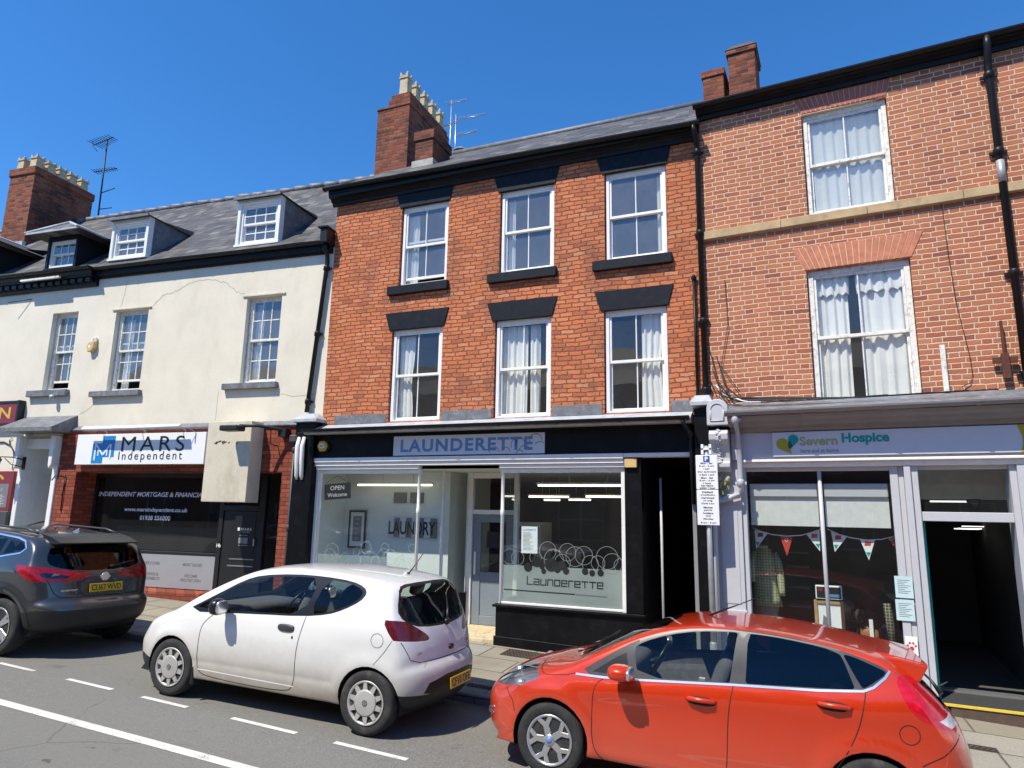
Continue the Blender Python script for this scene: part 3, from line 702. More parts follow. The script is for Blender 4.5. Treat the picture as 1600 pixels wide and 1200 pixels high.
# film and lettering on the right window
def frost(name):
    m = NT(name); t = m.t; t.nodes.remove(m.b)
    tr = m.n('BsdfTransparent'); df = m.n('BsdfDiffuse'); df.inputs[0].default_value = (.70, .78, .75, 1); tl = m.n('BsdfTranslucent'); tl.inputs[0].default_value = (.6, .68, .65, 1)
    a = m.n('MixShader'); a.inputs[0].default_value = .35; t.links.new(df.outputs[0], a.inputs[1]); t.links.new(tl.outputs[0], a.inputs[2])
    b = m.n('MixShader'); t.links.new(m.math('ADD', .50, m.math('MULTIPLY', m.noise(1.5, 2), .25)), b.inputs[0]); t.links.new(tr.outputs[0], b.inputs[1]); t.links.new(a.outputs[0], b.inputs[2]); t.links.new(b.outputs[0], m.out.inputs[0]); return m.m
M['frost'] = frost('frosted_film')
def frost2(name):
    m = NT(name); t = m.t; t.nodes.remove(m.b)
    tr = m.n('BsdfTransparent'); df = m.n('BsdfDiffuse'); df.inputs[0].default_value = (.58, .68, .66, 1)
    b = m.n('MixShader'); b.inputs[0].default_value = .3; t.links.new(tr.outputs[0], b.inputs[1]); t.links.new(df.outputs[0], b.inputs[2]); t.links.new(b.outputs[0], m.out.inputs[0]); return m.m
M['frost_thin'] = frost2('thin_frosted_film')
def disc(mb, cu, cz, r, v, n=28, r0=0, lim=(0, 99, 0, 99)):
    cl = lambda u, z: (max(lim[0], min(lim[1], u)), v, max(lim[2], min(lim[3], z)))
    for k in range(n):
        a, b = 2*math.pi*k/n, 2*math.pi*(k+1)/n
        q = [cl(cu+rr*math.cos(t), cz+rr*math.sin(t)) for rr, t in ((r0, a), (r, a), (r, b), (r0, b))]
        if r0 == 0: q = q[1:3]+[cl(cu, cz)]
        try: mb.quad(*q)
        except ValueError: pass
M['grey_mid2'] = pm('grey_film_line', (.30, .32, .32), .6, .1, 9)
fl = tag(empty('window_film', FA), 'frosted film with dark bubbles and laundry lettering across the foot of the right shop window', 'window film')
mb = MB(); mb.quad((3.68, .027, .78), (5.605, .027, .78), (5.605, .027, 1.33), (3.68, .027, 1.33))
lim = (3.68, 5.605, .78, 3)
mb.build('frosted_panel', M['frost'], fl, recalc=False)
rnd = random.Random(4); mb = MB(); mk = MB()
bub = [(3.78, 1.46, .12), (3.92, 1.44, .11), (4.42, 1.57, .14), (4.22, 1.46, .10), (4.74, 1.56, .135), (4.86, 1.50, .15), (5.00, 1.52, .14), (4.52, 1.44, .16), (4.66, 1.40, .13), (5.22, 1.42, .11), (5.36, 1.50, .17), (5.44, 1.42, .15), (5.56, 1.40, .10), (5.10, 1.40, .13)]
for k, (u, z, r) in enumerate(bub): disc(mb, u, z, r, .030-.0004*k, r0=r-.007, lim=lim)
for k, (u, z, r) in enumerate([(4.10, 1.31, .07), (4.33, 1.33, .045), (4.36, 1.26, .04), (4.58, 1.30, .055), (4.72, 1.28, .05), (4.24, 1.40, .085), (5.02, 1.29, .05), (5.13, 1.27, .045), (5.26, 1.28, .05), (4.48, 1.36, .1), (4.64, 1.36, .07)]): disc(mk, u, z, r, .024-.0003*k)
mb.build('bubble_outline', M['grey_mid2'], fl, recalc=False); mk.build('bubble', M['ink'], fl, recalc=False)
# squared lower-case style lettering drawn as strokes
def strokes(word, u, z, hgt, wid, gapw, th, v):
    mb = MB(); G_ = {'L': [[(0, 1), (0, 0), (1, 0)]], 'a': [[(0, .72), (.9, .72), (1, .62), (1, 0), (0, 0), (0, .36), (1, .36)]], 'u': [[(0, .72), (0, 0), (1, 0), (1, .72)]], 'n': [[(0, 0), (0, .72), (.9, .72), (1, .62), (1, 0)]],
        'D': [[(0, 0), (0, .72), (1, .72), (1, 0), (0, 0)]], 'e': [[(1, 0), (0, 0), (0, .72), (1, .72), (1, .36), (0, .36)]], 'r': [[(0, 0), (0, .72), (.8, .72)]], 'T': [[(0, .72), (1.1, .72)], [(.55, .72), (.55, 0)]]}
    x = u
    for c in word:
        for pl in G_[c]:
            for (a, b), (c2, d) in zip(pl, pl[1:]):
                p, q = Vector((x+a*wid, 0, z+b*hgt)), Vector((x+c2*wid, 0, z+d*hgt)); t = (q-p).normalized(); nn = Vector((-t.z, 0, t.x))*th/2; p -= t*th/2; q += t*th/2
                mb.quad(*[(w_.x, v, w_.z) for w_ in (p-nn, q-nn, q+nn, p+nn)]); v -= .00006
        x += wid*(1.1 if c == 'T' else (.8 if c == 'r' else 1))+gapw
    return mb
strokes('LaunDereTTe', 4.09, 1.055, .115, .082, .030, .016, .0245).build('lettering', M['ink'], fl, recalc=False)
mb = MB(); mb.quad((3.70, .0245, .965), (4.86, .0245, .955), (4.86, .0245, .938), (3.70, .0245, .948)); mb.build('underline', M['ink'], fl, recalc=False)
mb = MB(); mb.quad((4.87, .0245, .954), (5.36, .0245, .949), (5.36, .0245, .930), (4.87, .0245, .936)); mb.build('underline', M['grey_ink'], fl, recalc=False)
fl2 = tag(empty('window_film', FA), 'faint frosted bubbles along the foot of the left shop window', 'window film')
mb = MB(); rnd = random.Random(9)
for k in range(26):
    u = .16+1.85*rnd.random(); z = 1.26+.26*rnd.random(); r = .06+.09*rnd.random(); disc(mb, u, z, r, .028+.0004*k, r0=r-.010, lim=(.07, 2.06, .76, 3))
mb.build('bubble_outline', M['frost_thin'], fl2, recalc=False)
mb = MB(); mb.quad((.07, .027, .77), (2.07, .027, .77), (2.07, .027, 1.36), (.07, .027, 1.36)); mb.build('frosted_panel', M['frost_thin'], fl2, recalc=False)

op = tag(empty('open_sign', FA), 'black tilted board reading OPEN Welcome hung at the left edge of the laundry window', 'sign')
rot = Matrix.Rotation(R(-4), 3, 'Y'); piv = Vector((.40, .05, 2.45))
def rt(p): return rot @ (Vector(p)-piv)+piv
mb = MB().box(.12, .68, .05, .065, 2.32, 2.60)
for v_ in mb.bm.verts: v_.co = rt(v_.co)
mb.build('board', M['ink'], op)
for tx, zz, ww, hh in (('OPEN', 2.485, .30, .075), ('Welcome', 2.365, .42, .07)):
    o = text('lettering', tx, op, M['letter_silver'], .40, zz, width=ww, height=hh, v=.048, align='c')
    for v_ in o.data.vertices: v_.co = rt(v_.co)
mb = MB().tube([(.14, .057, 2.6), (.38, .057, 2.74), (.66, .057, 2.6)], .004, 5); mb.build('cord', M['ink'], op)

pf = tag(empty('framed_picture', FA), 'tall black framed picture with white mount on the shop wall left of the LAUNDRY plaque', 'picture')
mb = MB().box(.17, .205, .77, .80, 1.43, 2.13).box(.515, .55, .77, .80, 1.43, 2.13).box(.205, .515, .77, .80, 2.095, 2.13).box(.205, .515, .77, .80, 1.43, 1.465); mb.build('frame', M['ink'], pf, bevel=.004)
MB().box(.205, .515, .785, .79, 1.465, 2.095).build('mount', M['paper'], pf); MB().box(.265, .455, .779, .783, 1.56, 2.02).build('print', M['grey_ink'], pf)
for k, z in enumerate((1.95, 1.86, 1.77, 1.68, 1.59)): text('lettering', ('WASH', 'DRY', 'FOLD', 'IRON', 'REPEAT')[k], pf, M['letter_silver'], .36, z, width=.11, height=.04, v=.777, align='c')
lp = tag(empty('wall_plaque', FA), 'black and white striped LAUNDRY plaque on the wall inside the left shop window', 'plaque')
for k in range(8): MB().box(1.04+k*.126, 1.04+(k+1)*.126-.001, .78, .80, 1.66, 2.01).build('stripe', (M['sign_grey'], M['grey_ink'])[k % 2], lp)
text('lettering', 'LAUNDRY', lp, M['ink'], 1.545, 1.71, width=.98, height=.24, v=.776, align='c', bold=.02)
for k, (u, w_) in enumerate(((1.12, .27), (1.47, .28))):
    tag(MB().box(u, u+w_, .79, .819, 2.28, 2.47).build('wall_vent', M['grey_ink'], None, FA, bevel=.005), ('square grey grille on the shop wall above the LAUNDRY plaque, the left one of two', 'square grey grille on the shop wall above the LAUNDRY plaque, the right one of two')[k], 'grille', 'grilles above the plaque')
TL = [(.5, 2.1, .5, 2.58), (3.95, 5.60, .8, 2.59), (3.33, 4.16, 2, 2.43), (4.45, 5.60, 2, 2.44), (3.28, 3.66, 3, 2.39), (3.81, 4.30, 3, 2.40)]
LB = ['lit fluorescent tube hanging in the left laundry window', 'lit fluorescent tube nearest the glass in the right laundry window', 'lit fluorescent tube running behind the shop door post', 'lit fluorescent tube under the nearest one, at the right end of the laundry', 'short lit tube deep in the laundry, left of the other short one', 'short lit tube deep in the laundry, right of the other short one']
for (u0, u1, v, z), lb in zip(TL, LB):
    t_ = tag(empty('tube_light', FA), lb, 'light', 'tube lights in the laundry')
    MB().box(u0, u1, v-.03, v+.03, z+.03, z+.06).build('batten', M['white'], t_); MB().tube([(u0+.02, v, z+.012), (u1-.02, v, z+.012)], .016, 8).build('lamp_tube', M['tube'], t_)
    mb = MB()
    for u in (u0+.35*(u1-u0), u0+.75*(u1-u0)): mb.tube([(u, v, z+.06), (u, v, 2.85)], .006, 5)
    mb.build('drop_rod', M['alu'], t_)
for k, (u, v) in enumerate(((2.62, 2.75),)):
    wm = tag(empty('washing_machine', FA), ('white front-loading machine with a round black door seen through the entrance glass', 'white front-loading machine with a round black door behind the shop door')[k], 'washing machine')
    MB().box(u, u+.70, v, v+.7, .2, 1.95).build('cabinet', M['shop_wall'], wm, bevel=.015)
    mb = MB().lathe([(.22, -.04), (.22, -.02), (.27, -.0), (.27, .005)], (u+.35, v, 1.15), 24, 'y'); mb.build('door', M['ink'], wm)
    MB().box(u+.04, u+.66, v-.012, v-.001, 1.62, 1.86).build('control_panel', M['grey_ink'], wm, bevel=.004)
nt_ = tag(empty('price_notice', FA), 'white printed notice taped inside the right laundry window', 'notice')
MB().box(3.98, 4.25, .028, .032, 1.52, 1.93).build('sheet', M['paper'], nt_)
text('lettering', 'LAUNDERETTE', nt_, M['letter_blue'], 4.115, 1.865, width=.21, height=.025, v=.027, align='c', bold=.02)
mb = MB(); rnd = random.Random(3)
for k in range(14): mb.box(4.01, 4.01+.10+.08*rnd.random(), .026, .0275, 1.83-k*.02, 1.835-k*.02)
mb.build('printed_line', M['grey_ink'], nt_)
tag(MB().box(5.675, 5.86, -.135, -.082, 2.83, 2.965).build('junction_box', M['orange_cream'], None, FA, bevel=.008), 'small faded yellow box on top of the black pilaster beside the passage', 'junction box')
tag(MB().box(2.90, 3.13, V1-.004, V1-.001, 1.52, 1.80).build('door_notice', M['ink'], None, FA), 'small dark notice on the glass of the grey-blue shop door', 'notice')
DL = dict(amp=.018)
drape('white curtain drawn to the left inside the lowered sash of the top-left brick window', FA, 1.55, 1.78, 6.15, 7.62, .2, 3, .022, M['curtain'])
drape('thin white curtain at the left of the top-middle brick window', FA, 3.58, 3.72, 6.2, 7.6, .2, 2, .02, M['curtain'])
drape('thin white curtain edge at the right of the top-right brick window', FA, 6.20, 6.31, 6.2, 7.6, .2, 2, .015, M['curtain'])
drape('white curtain tied at the left of the first-floor left brick window', FA, 1.50, 1.80, 3.72, 5.26, .2, 3, .025, M['curtain'], gather=.15)
drape('pair of full white curtains across the first-floor middle brick window, left half', FA, 3.52, 3.98, 3.72, 5.26, .2, 5, .03, M['curtain'])
drape('narrow white curtain right of centre in the first-floor middle brick window', FA, 4.02, 4.2, 3.72, 5.26, .2, 2, .03, M['curtain'])
drape('white curtain drawn to the right of the first-floor right brick window', FA, 5.90, 6.27, 3.72, 5.26, .2, 4, .03, M['curtain'], gather=.12)

# television aerials behind the roof and a dish
t = tag(empty('television_aerial', FA), 'thin pole with three silvery aerials rising behind the brick chimney', 'aerial')
MB().tube([(.44, 4, 10.4), (.42, 4, 12.3)], .014, 6).build('pole', M['alu'], t)
for z, d, L_ in ((12.08, (-1, .1, -.06), .50), (12.16, (1, .05, -.03), .85), (11.68, (1, .05, .06), .62)):
    mb = MB(); aerial(mb, (.44, 4, z), d, L_, 12, .09, .010); mb.build('antenna', M['alu'], t)
t = tag(empty('television_aerial', FA), 'small silvery aerial just right of the last chimney pot of the brick chimney', 'aerial')
MB().tube([(-.05, 4.6, 10.5), (-.05, 4.6, 13.2)], .012, 6).build('pole', M['alu'], t)
mb = MB(); aerial(mb, (-.20, 4.6, 13.12), (1, .05, -.02), .62, 12, .09, .009); mb.build('antenna', M['alu'], t)
t = tag(empty('satellite_dish', FA), 'dark round dish lying behind the slate ridge beside the chimney', 'satellite dish')
mb = MB(); mb.lathe([(.02, .10), (.16, .07), (.29, 0), (.30, .005), (.16, .085), (.02, .115)], (0, 0, 0), 24, 'y')
for v_ in mb.bm.verts: v_.co = Matrix.Rotation(R(40), 3, 'X') @ v_.co+Vector((.62, 4.0, 11.0))
mb.build('reflector', M['galv'], t); MB().tube([(.62, 4.1, 10.3), (.62, 4.06, 11.0)], .025, 8).build('bracket', M['galv'], t)

# ================================================================== OFFICE BUILDING  (frame L, right half)
UO = -5.9                                        # party line of office and inn
RL0, RL1, RLV = (7.24, -.18), 10.55, 3.5         # slope of the slate roof
def slope(v): return RL0[0]+(RL1-RL0[0])*(v-RL0[1])/(RLV-RL0[1])
def roofL(bld, u0, u1):
    mb = MB(); n = 8
    rnd = random.Random(int(-u0*10))
    # an old roof sags a little between its trusses
    def pt(i, j): 
        u = u0+(u1-u0)*i/n; f = j/4; v = RL0[1]+(RLV-RL0[1])*f; s = 0 if i in (0, n) else rnd.uniform(-.02, .02)
        return (u, v, RL0[0]+(RL1-RL0[0])*f-.05*math.sin(3.14*f)+s)
    Pt = [[mb.bm.verts.new(pt(i, j)) for j in range(5)] for i in range(n+1)]
    for i in range(n):
        for j in range(4): mb.bm.faces.new((Pt[i][j], Pt[i+1][j], Pt[i+1][j+1], Pt[i][j+1]))
    mb.quad((u0, RLV, RL1), (u1, RLV, RL1), (u1, 7.2, 7.6), (u0, 7.2, 7.6)); mb.quad((u0, RL0[1], RL0[0]-.03), (u1, RL0[1], RL0[0]-.03), (u1, RL0[1], RL0[0]), (u0, RL0[1], RL0[0]))
    for u in (u0, u1): mb.quad((u, 0, 7.1), (u, 7.0, 7.1), (u, RLV, RL1-.02))
    r = mb.build('roof', M['slate'], bld, recalc=False)
    mb = MB(); k = int((u1-u0)/.45)
    for i in range(k):
        a, b = u0+(u1-u0)*i/k, u0+(u1-u0)*(i+1)/k; z = RL1+rnd.uniform(-.012, .014)
        mb.tube([(a, RLV, z), (a+.03, RLV, z+.02), (b, RLV, z-.004)], [.085, .09, .078], 8)
    mb.build('ridge_tiles', M['lead'], r); return r
O = tag(empty('office_building', FL), 'cream rendered building with slate roof, two dormers and a red brick office front', 'building')
HO = [(-5.30, -4.42, 4.50, 6.26), (-1.93, -1.11, 4.53, 6.29)]
mb = MB().wall(UO, 0, 3.70, 7.15, HO, 0, .14); mb.quad((UO, 7, -.2), (0, 7, -.2), (0, 7, 7.3), (UO, 7, 7.3))
mb.build('wall', M['render'], O, recalc=False)
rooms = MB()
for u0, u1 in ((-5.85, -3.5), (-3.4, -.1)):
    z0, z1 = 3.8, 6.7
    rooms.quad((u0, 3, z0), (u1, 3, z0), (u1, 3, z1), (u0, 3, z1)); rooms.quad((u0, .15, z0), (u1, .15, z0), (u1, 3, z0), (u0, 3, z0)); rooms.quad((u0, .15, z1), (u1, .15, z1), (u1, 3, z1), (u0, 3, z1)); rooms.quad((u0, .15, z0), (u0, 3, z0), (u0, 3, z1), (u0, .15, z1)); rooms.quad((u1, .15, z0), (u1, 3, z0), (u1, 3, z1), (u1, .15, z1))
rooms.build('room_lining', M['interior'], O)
for i, (a, b, c, d) in enumerate(HO):
    sash(O, a+.01, b-.01, c, d, 3, 2, .10, M['white_old'], M['glass_old'], gap=.17 if i == 0 else 0, split=.5, fw=.05, bar=.022, sill=(a-.36 if i == 0 else a-.34, b+.08, c-.13, c-.012, -.10, M['lead']))
    MB().box(a-.10, b+.08, -.028, .03, d+.004, d+.028).build('drip_strip', M['render_box'], O)
mb = MB()                                                                  # hairline cracks in the render
def crack(pts, wd=.006):
    for (a, b), (c, d) in zip(pts, pts[1:]):
        nx, nz = -(d-b), (c-a); l = math.hypot(nx, nz); nx, nz = nx/l*wd/2, nz/l*wd/2
        mb.quad((a-nx, -.0022, b-nz), (c-nx, -.0022, d-nz), (c+nx, -.0022, d+nz), (a+nx, -.0022, b+nz))
rnd = random.Random(5)
def wander(pts, n=5, j=.012):
    out = []
    for (a, b), (c, d) in zip(pts, pts[1:]):
        for k in range(n): out.append((a+(c-a)*k/n+rnd.uniform(-j, j), b+(d-b)*k/n+rnd.uniform(-j, j)))
    return out+[pts[-1]]
crack(wander([(-4.32, 6.28), (-4.1, 6.5), (-3.7, 6.58), (-3.3, 6.75), (-2.9, 6.76), (-2.5, 6.64), (-2.2, 6.42), (-2.0, 6.36)], 7, .018), .008)
crack(wander([(-5.1, 6.95), (-5.15, 6.5), (-5.22, 6.32)])); crack(wander([(-5.5, 4.3), (-5.75, 4.1), (-5.95, 4.02)])); crack(wander([(-1.0, 4.3), (-.7, 4.22), (-.2, 4.25)])); crack(wander([(-2.4, 4.4), (-2.42, 3.8)]))
mb.build('crack', M['grey_mid'], O, recalc=False)
MB().profile([(0, 7.02), (-.04, 7.02), (-.04, 7.06), (-.11, 7.07), (-.12, 7.18), (.05, 7.19)], UO, -.02).build('eaves_board', M['navy'], O, bevel=.004)
gutter(O, UO, -.02, 7.22, -.175, .055)
downpipe(O, [(-.10, -.175, 7.18), (-.10, -.17, 7.08), (-.09, -.09, 6.95), (-.09, -.075, 6.8), (-.30, -.075, 3.9)], .042, collars=(6.7, 5.4, 4.1))
mb = MB().box(-.16, .0, -.28, .0, 7.16, 7.44).box(-.20, .02, -.32, .0, 7.44, 7.48); mb.build('rainwater_hopper', M['iron'], O, bevel=.01)
roofL(O, UO, -.02)
def dormer(bld, u0, u1, z0, z1, hood, dark=False, rows=2, rise=.16):
    """roof window: front frame and sash are one part, cheeks and little hipped roof sub-parts"""
    v = -.02; depth = 1.25
    fm = M['navy'] if dark else M['white']
    mb = MB().box(u0-.07, u0, v-.02, v+.12, z0-.02, z1+.10).box(u1, u1+.07, v-.02, v+.12, z0-.02, z1+.10).box(u0-.0, u1+.0, v-.02, v+.12, z1, z1+.10).box(u0-.09, u1+.09, v-.04, v+.12, z0-.07, z0-.021)
    d = mb.build('dormer', fm, bld, bevel=.004)
    sw = sash(bld, u0+.002, u1-.002, z0, z1-.002, 3, rows, v+.02, M['white'], M['glass_old'], fw=.045, bar=.022, name='dormer_window'); sw.parent = d
    for c in list(sw.children): c.parent = d
    mb = MB()
    for u, s in ((u0-.066, -1), (u1+.066, 1)):
        mb.quad((u, v+.12, slope(v+.12)-.6), (u, v+depth, slope(v+depth)), (u, v+depth, z1+.10), (u, v+.12, z1+.10))
    mb.build('cheek', M['navy'] if dark else M['lead'], d, recalc=False)
    e = hood; um = (u0+u1)/2; z = z1+.105; zr = z+rise; a0, a1 = u0-.09-e, u1+.09+e; vf = v-.10-e*.8; bk = v+depth+.5
    mb = MB(); A_, B_, R0, R1 = (a0, vf, z), (a1, vf, z), (um, vf+.42, zr), (um, bk, zr)
    mb.quad(A_, B_, R0); mb.quad(A_, R0, R1, (a0, bk, z)); mb.quad(B_, (a1, bk, z), R1, R0); mb.quad(A_, (a0, bk, z), (a1, bk, z), B_)
    mb.build('dormer_roof', M['slate'], d, recalc=True)
    mb = MB()
    for p, q in ((A_, R0), (B_, R0), (R0, R1)): mb.tube([Vector(p)+Vector((0, 0, .004)), Vector(q)+Vector((0, 0, .006))], .034 if dark else .022, 6)
    mb.box(a0, a1, vf-.008, vf+.02, z-.035, z+.006)
    mb.build('lead_hip', M['leadlight'] if dark else M['lead'], d); 
    return d
dormer(O, -5.62, -4.73, 7.47, 8.24, .04)
dormer(O, -2.27, -1.37, 7.44, 8.30, .03)
# ---- brick office front
mb = MB().wall(-6.24, -.33, .25, 3.66, [(-5.74, -.74, .25, 2.80)], -.06, .72)
mb.quad((-6.24, -.06, .25), (-6.24, .02, .25), (-6.24, .02, 3.66), (-6.24, -.06, 3.66)); mb.quad((-.33, -.06, .0), (-.33, .02, .0), (-.33, .02, 3.66), (-.33, -.06, 3.66)); mb.quad((-6.24, -.06, -.1), (-5.74, -.06, -.1), (-5.74, -.06, .25), (-6.24, -.06, .25)); mb.quad((-.74, -.06, -.1), (-.33, -.06, -.1), (-.33, -.06, .25), (-.74, -.06, .25))
mb.build('brick_front', M['brick_shop'], O, recalc=False)
MB().profile([(.02, 3.64), (-.07, 3.64), (-.11, 3.665), (-.11, 3.68), (.02, 3.78)], -6.26, -.30).build('lead_band', M['lead'], O)
mb = MB().box(-5.735, -2.42, .05, .62, .0, .535); mb.build('brick_plinth', M['brick_shop'], O, bevel=.01)
VG = .45
mb = MB().box(-5.735, -5.69, VG-.03, VG+.06, .54, 2.80).box(-2.46, -2.36, VG-.04, VG+.06, .2, 2.80).box(-5.69, -2.46, VG-.03, VG+.06, 2.72, 2.80).box(-5.69, -2.46, VG-.03, VG+.06, 1.205, 1.25).box(-1.53, -1.40, VG-.04, VG+.06, .2, 2.80).box(-1.02, -.75, VG-.04, VG+.06, .2, 2.80).box(-2.36, -1.53, VG-.04, VG+.06, 2.08, 2.18)
mb.build('office_frame', M['plastic_dk'], O, bevel=.005)
g = MB(); g.quad((-5.69, VG, 1.25), (-2.46, VG, 1.25), (-2.46, VG, 2.72), (-5.69, VG, 2.72)); g.quad((-2.36, VG, 2.18), (-1.53, VG, 2.18), (-1.53, VG, 2.80), (-2.36, VG, 2.80)); g.quad((-1.40, VG, .4), (-1.02, VG, .4), (-1.02, VG, 2.80), (-1.40, VG, 2.80))
sw = g.build('shop_window', M['glass_dark'], O, recalc=False)
M['panel_grey'] = pm('mid_grey_panel', (.30, .31, .325), .5, .05, 2)
pn = MB().box(-5.69, -2.46, VG-.015, VG+.03, .55, 1.20).build('window_panel', M['panel_grey'], O, bevel=.003)
for tx, uu, zz, ww in (('LIFE COVER', -4.00, .985, .40), ('MORTGAGES', -3.00, .985, .47), ('SAVINGS &', -4.00, .775, .38), ('INVESTMENTS', -4.00, .69, .46), ('INCOME', -3.01, .775, .30), ('PROTECTION', -3.01, .69, .48)):
    text('lettering', tx, pn, M['grey_ink'], uu, zz, width=ww, height=.058, v=VG-.018, align='c', bold=.02)
for tx, uu, zz, ww, hh, sh in (('INDEPENDENT MORTGAGE & FINANCIAL ADVICE', -5.63, 2.325, 3.32, .095, .18), ('www.marsindependent.co.uk', -4.89, 2.00, 1.62, .105, .1), ('01938 556000', -4.46, 1.855, .78, .09, 0)):
    text('lettering', tx, sw, M['letter_white'], uu, zz, width=ww, height=hh, v=VG-.006, bold=.018, shear=sh)
rm = MB(); 
for q in (((-5.8, 3.5, .2), (-.7, 3.5, .2), (-.7, 3.5, 2.85), (-5.8, 3.5, 2.85)), ((-5.8, VG+.1, .2), (-.7, VG+.1, .2), (-.7, 3.5, .2), (-5.8, 3.5, .2)), ((-5.8, VG+.1, 2.82), (-.7, VG+.1, 2.82), (-.7, 3.5, 2.82), (-5.8, 3.5, 2.82)), ((-5.8, VG+.1, .2), (-5.8, 3.5, .2), (-5.8, 3.5, 2.85), (-5.8, VG+.1, 2.85)), ((-.7, VG+.1, .2), (-.7, 3.5, .2), (-.7, 3.5, 2.85), (-.7, VG+.1, 2.85))): rm.quad(*q)
rm.build('shop_room_lining', M['shop_wall'], O, recalc=False)
mb = MB()
for k in range(46): u = -5.2+k*.06; mb.quad((u, VG+.18, 1.26), (u+.045, VG+.21, 1.26), (u+.045, VG+.21, 1.72), (u, VG+.18, 1.72))
tag(mb.build('vertical_blind', M['net'], None, FL, recalc=False), 'pale slatted blind along the foot of the dark office window', 'blind')
for k, u in enumerate((-4.75, -4.35)):
    tag(MB().box(u, u+.03, VG+.5, VG+.53, .5, 2.1).build('shelf_upright', M['white'], None, FL), ('thin pale upright seen through the dark office window, the left one', 'thin pale upright seen through the dark office window, the right one')[k], 'shelf post', 'uprights in the office window')
mb = MB().box(-2.35, -1.54, VG-.02, VG+.04, .25, 2.07); od = mb.build('door', M['plastic_dk'], O, bevel=.006)
MB().box(-2.16, -1.60, VG-.026, VG-.0205, 1.22, 1.98).build('pane', M['ink'], od)
MB().box(-2.17, -1.59, VG-.03, VG-.0205, 1.025, 1.05).box(-2.14, -1.58, VG-.03, VG-.0205, 1.155, 1.175).build('rail_strip', M['alu'], od)
MB().box(-1.60, -1.57, VG-.07, VG-.0205, 1.42, 1.56).build('handle', M['alu'], od, bevel=.006)
text('lettering', 'MARS', od, M['letter_white'], -1.92, 1.705, width=.24, height=.05, v=VG-.028, bold=.02, spacing=1.3); MB().box(-2.0, -1.95, VG-.029, VG-.0262, 1.70, 1.76).build('badge', M['letter_white'], od)
text('lettering', 'Independent', od, M['letter_silver'], -1.90, 1.66, width=.18, v=VG-.028); text('lettering', 'OPENING TIMES', od, M['letter_silver'], -1.95, 1.60, width=.19, v=VG-.028); text('lettering', 'by appointment', od, M['letter_silver'], -1.95, 1.41, width=.21, v=VG-.028)
MB().box(-1.96, -1.86, VG-.029, VG-.0262, 1.46, 1.57).box(-1.85, -1.75, VG-.029, VG-.0262, 1.46, 1.57).build('hours_panel', M['grey_mid'], od)
text('lettering', '14b', O, M['letter_white'], -2.45, 1.37, width=.10, height=.075, v=VG-.044, bold=.03)
downpipe(O, [(-.46, -.12, 3.45), (-.46, -.12, .1)], .038, M['plastic_gr'], collars=(3.2, 1.8))
MB().box(-.54, -.38, -.22, -.062, 3.33, 3.47).build('rainwater_hopper', M['plastic_gr'], O, bevel=.02)
# name board, tube light, cream box, flood light
sg = tag(empty('name_board', FL), 'white name board with blue square M emblem and black capitals over the brick office front', 'sign')
MB().box(-5.66, -2.42, -.20, -.065, 2.945, 3.56).build('panel', M['sign_white'], sg, bevel=.004)
VS = -.2025
lg = MB().box(-5.22, -4.93, VS-.002, VS, 2.97, 3.37).box(-4.97, -4.65, VS-.0045, VS-.0025, 3.10, 3.52); lg.build('emblem', M['logo_blue'], sg)
mb = MB()
def bar2(p, q, th, v): 
    p, q = Vector((p[0], 0, p[1])), Vector((q[0], 0, q[1])); t = (q-p).normalized(); n_ = Vector((-t.z, 0, t.x))*th/2
    mb.quad(*[(w_.x, v, w_.z) for w_ in (p-n_, q-n_, q+n_, p+n_)])
for k, (p, q) in enumerate((((-5.14, 3.03), (-5.14, 3.36)), ((-5.13, 3.35), (-4.93, 3.14)), ((-4.93, 3.14), (-4.75, 3.35)), ((-4.74, 3.35), (-4.74, 3.06)))): bar2(p, q, .035, VS-.0055-.0002*k)
for k, (p, q) in enumerate((((-5.055, 3.12), (-5.055, 3.27)), ((-5.05, 3.26), (-4.94, 3.15)), ((-4.94, 3.15), (-4.83, 3.26)), ((-4.825, 3.27), (-4.825, 3.12)))): bar2(p, q, .028, VS-.0065-.0002*k)
mb.build('emblem_stroke', M['sign_white'], sg, recalc=False)
text('lettering', 'MARS', sg, M['ink'], -4.47, 3.20, width=1.56, height=.30, v=VS-.002, bold=0, spacing=1.3); text('lettering', 'Independent', sg, M['ink'], -4.52, 2.985, width=1.58, height=.215, v=VS-.002, spacing=1.35)
tl_ = tag(empty('tube_light', FL), 'long unlit white tube light on brackets above the white name board', 'light')
MB().tube([(-5.31, -.42, 3.645), (-2.86, -.42, 3.645)], .028, 8).build('lamp_tube', M['white'], tl_)
mb = MB().box(-5.31, -2.86, -.41, -.36, 3.665, 3.70); mb.build('batten', M['white'], tl_, bevel=.005)
mb = MB()
for u in (-5.0, -4.0, -3.0): mb.tube([(u, -.38, 3.66), (u, -.12, 3.62), (u, -.10, 3.56)], .009, 6)
mb.tube([(-2.86, -.40, 3.66), (-2.75, -.30, 3.62), (-2.66, -.21, 3.55), (-2.66, -.208, 3.35)], .006, 5); mb.build('bracket', M['galv'], tl_)
bx = tag(MB().box(-2.19, -1.21, -.42, -.063, 2.235, 3.72).build('blank_sign_box', M['render_box'], None, FL, bevel=.012, seg=2), 'big weathered cream blank box jutting from the brick beside the name board', 'sign box')
mb = MB(); rnd = random.Random(8)
for k in range(16):
    u = -2.02+.5*rnd.random(); z = 3.28+.05*rnd.random(); mb.quad((u, -.4225, z), (u+.03, -.4225, z+.01), (u+.035, -.4225, z+.035), (u+.005, -.4225, z+.03))
mb.build('rust_fleck', M['rust'], bx, recalc=False)
fld = tag(empty('flood_light', FL), 'black floodlight on an arm at the right edge of the cream box', 'light')
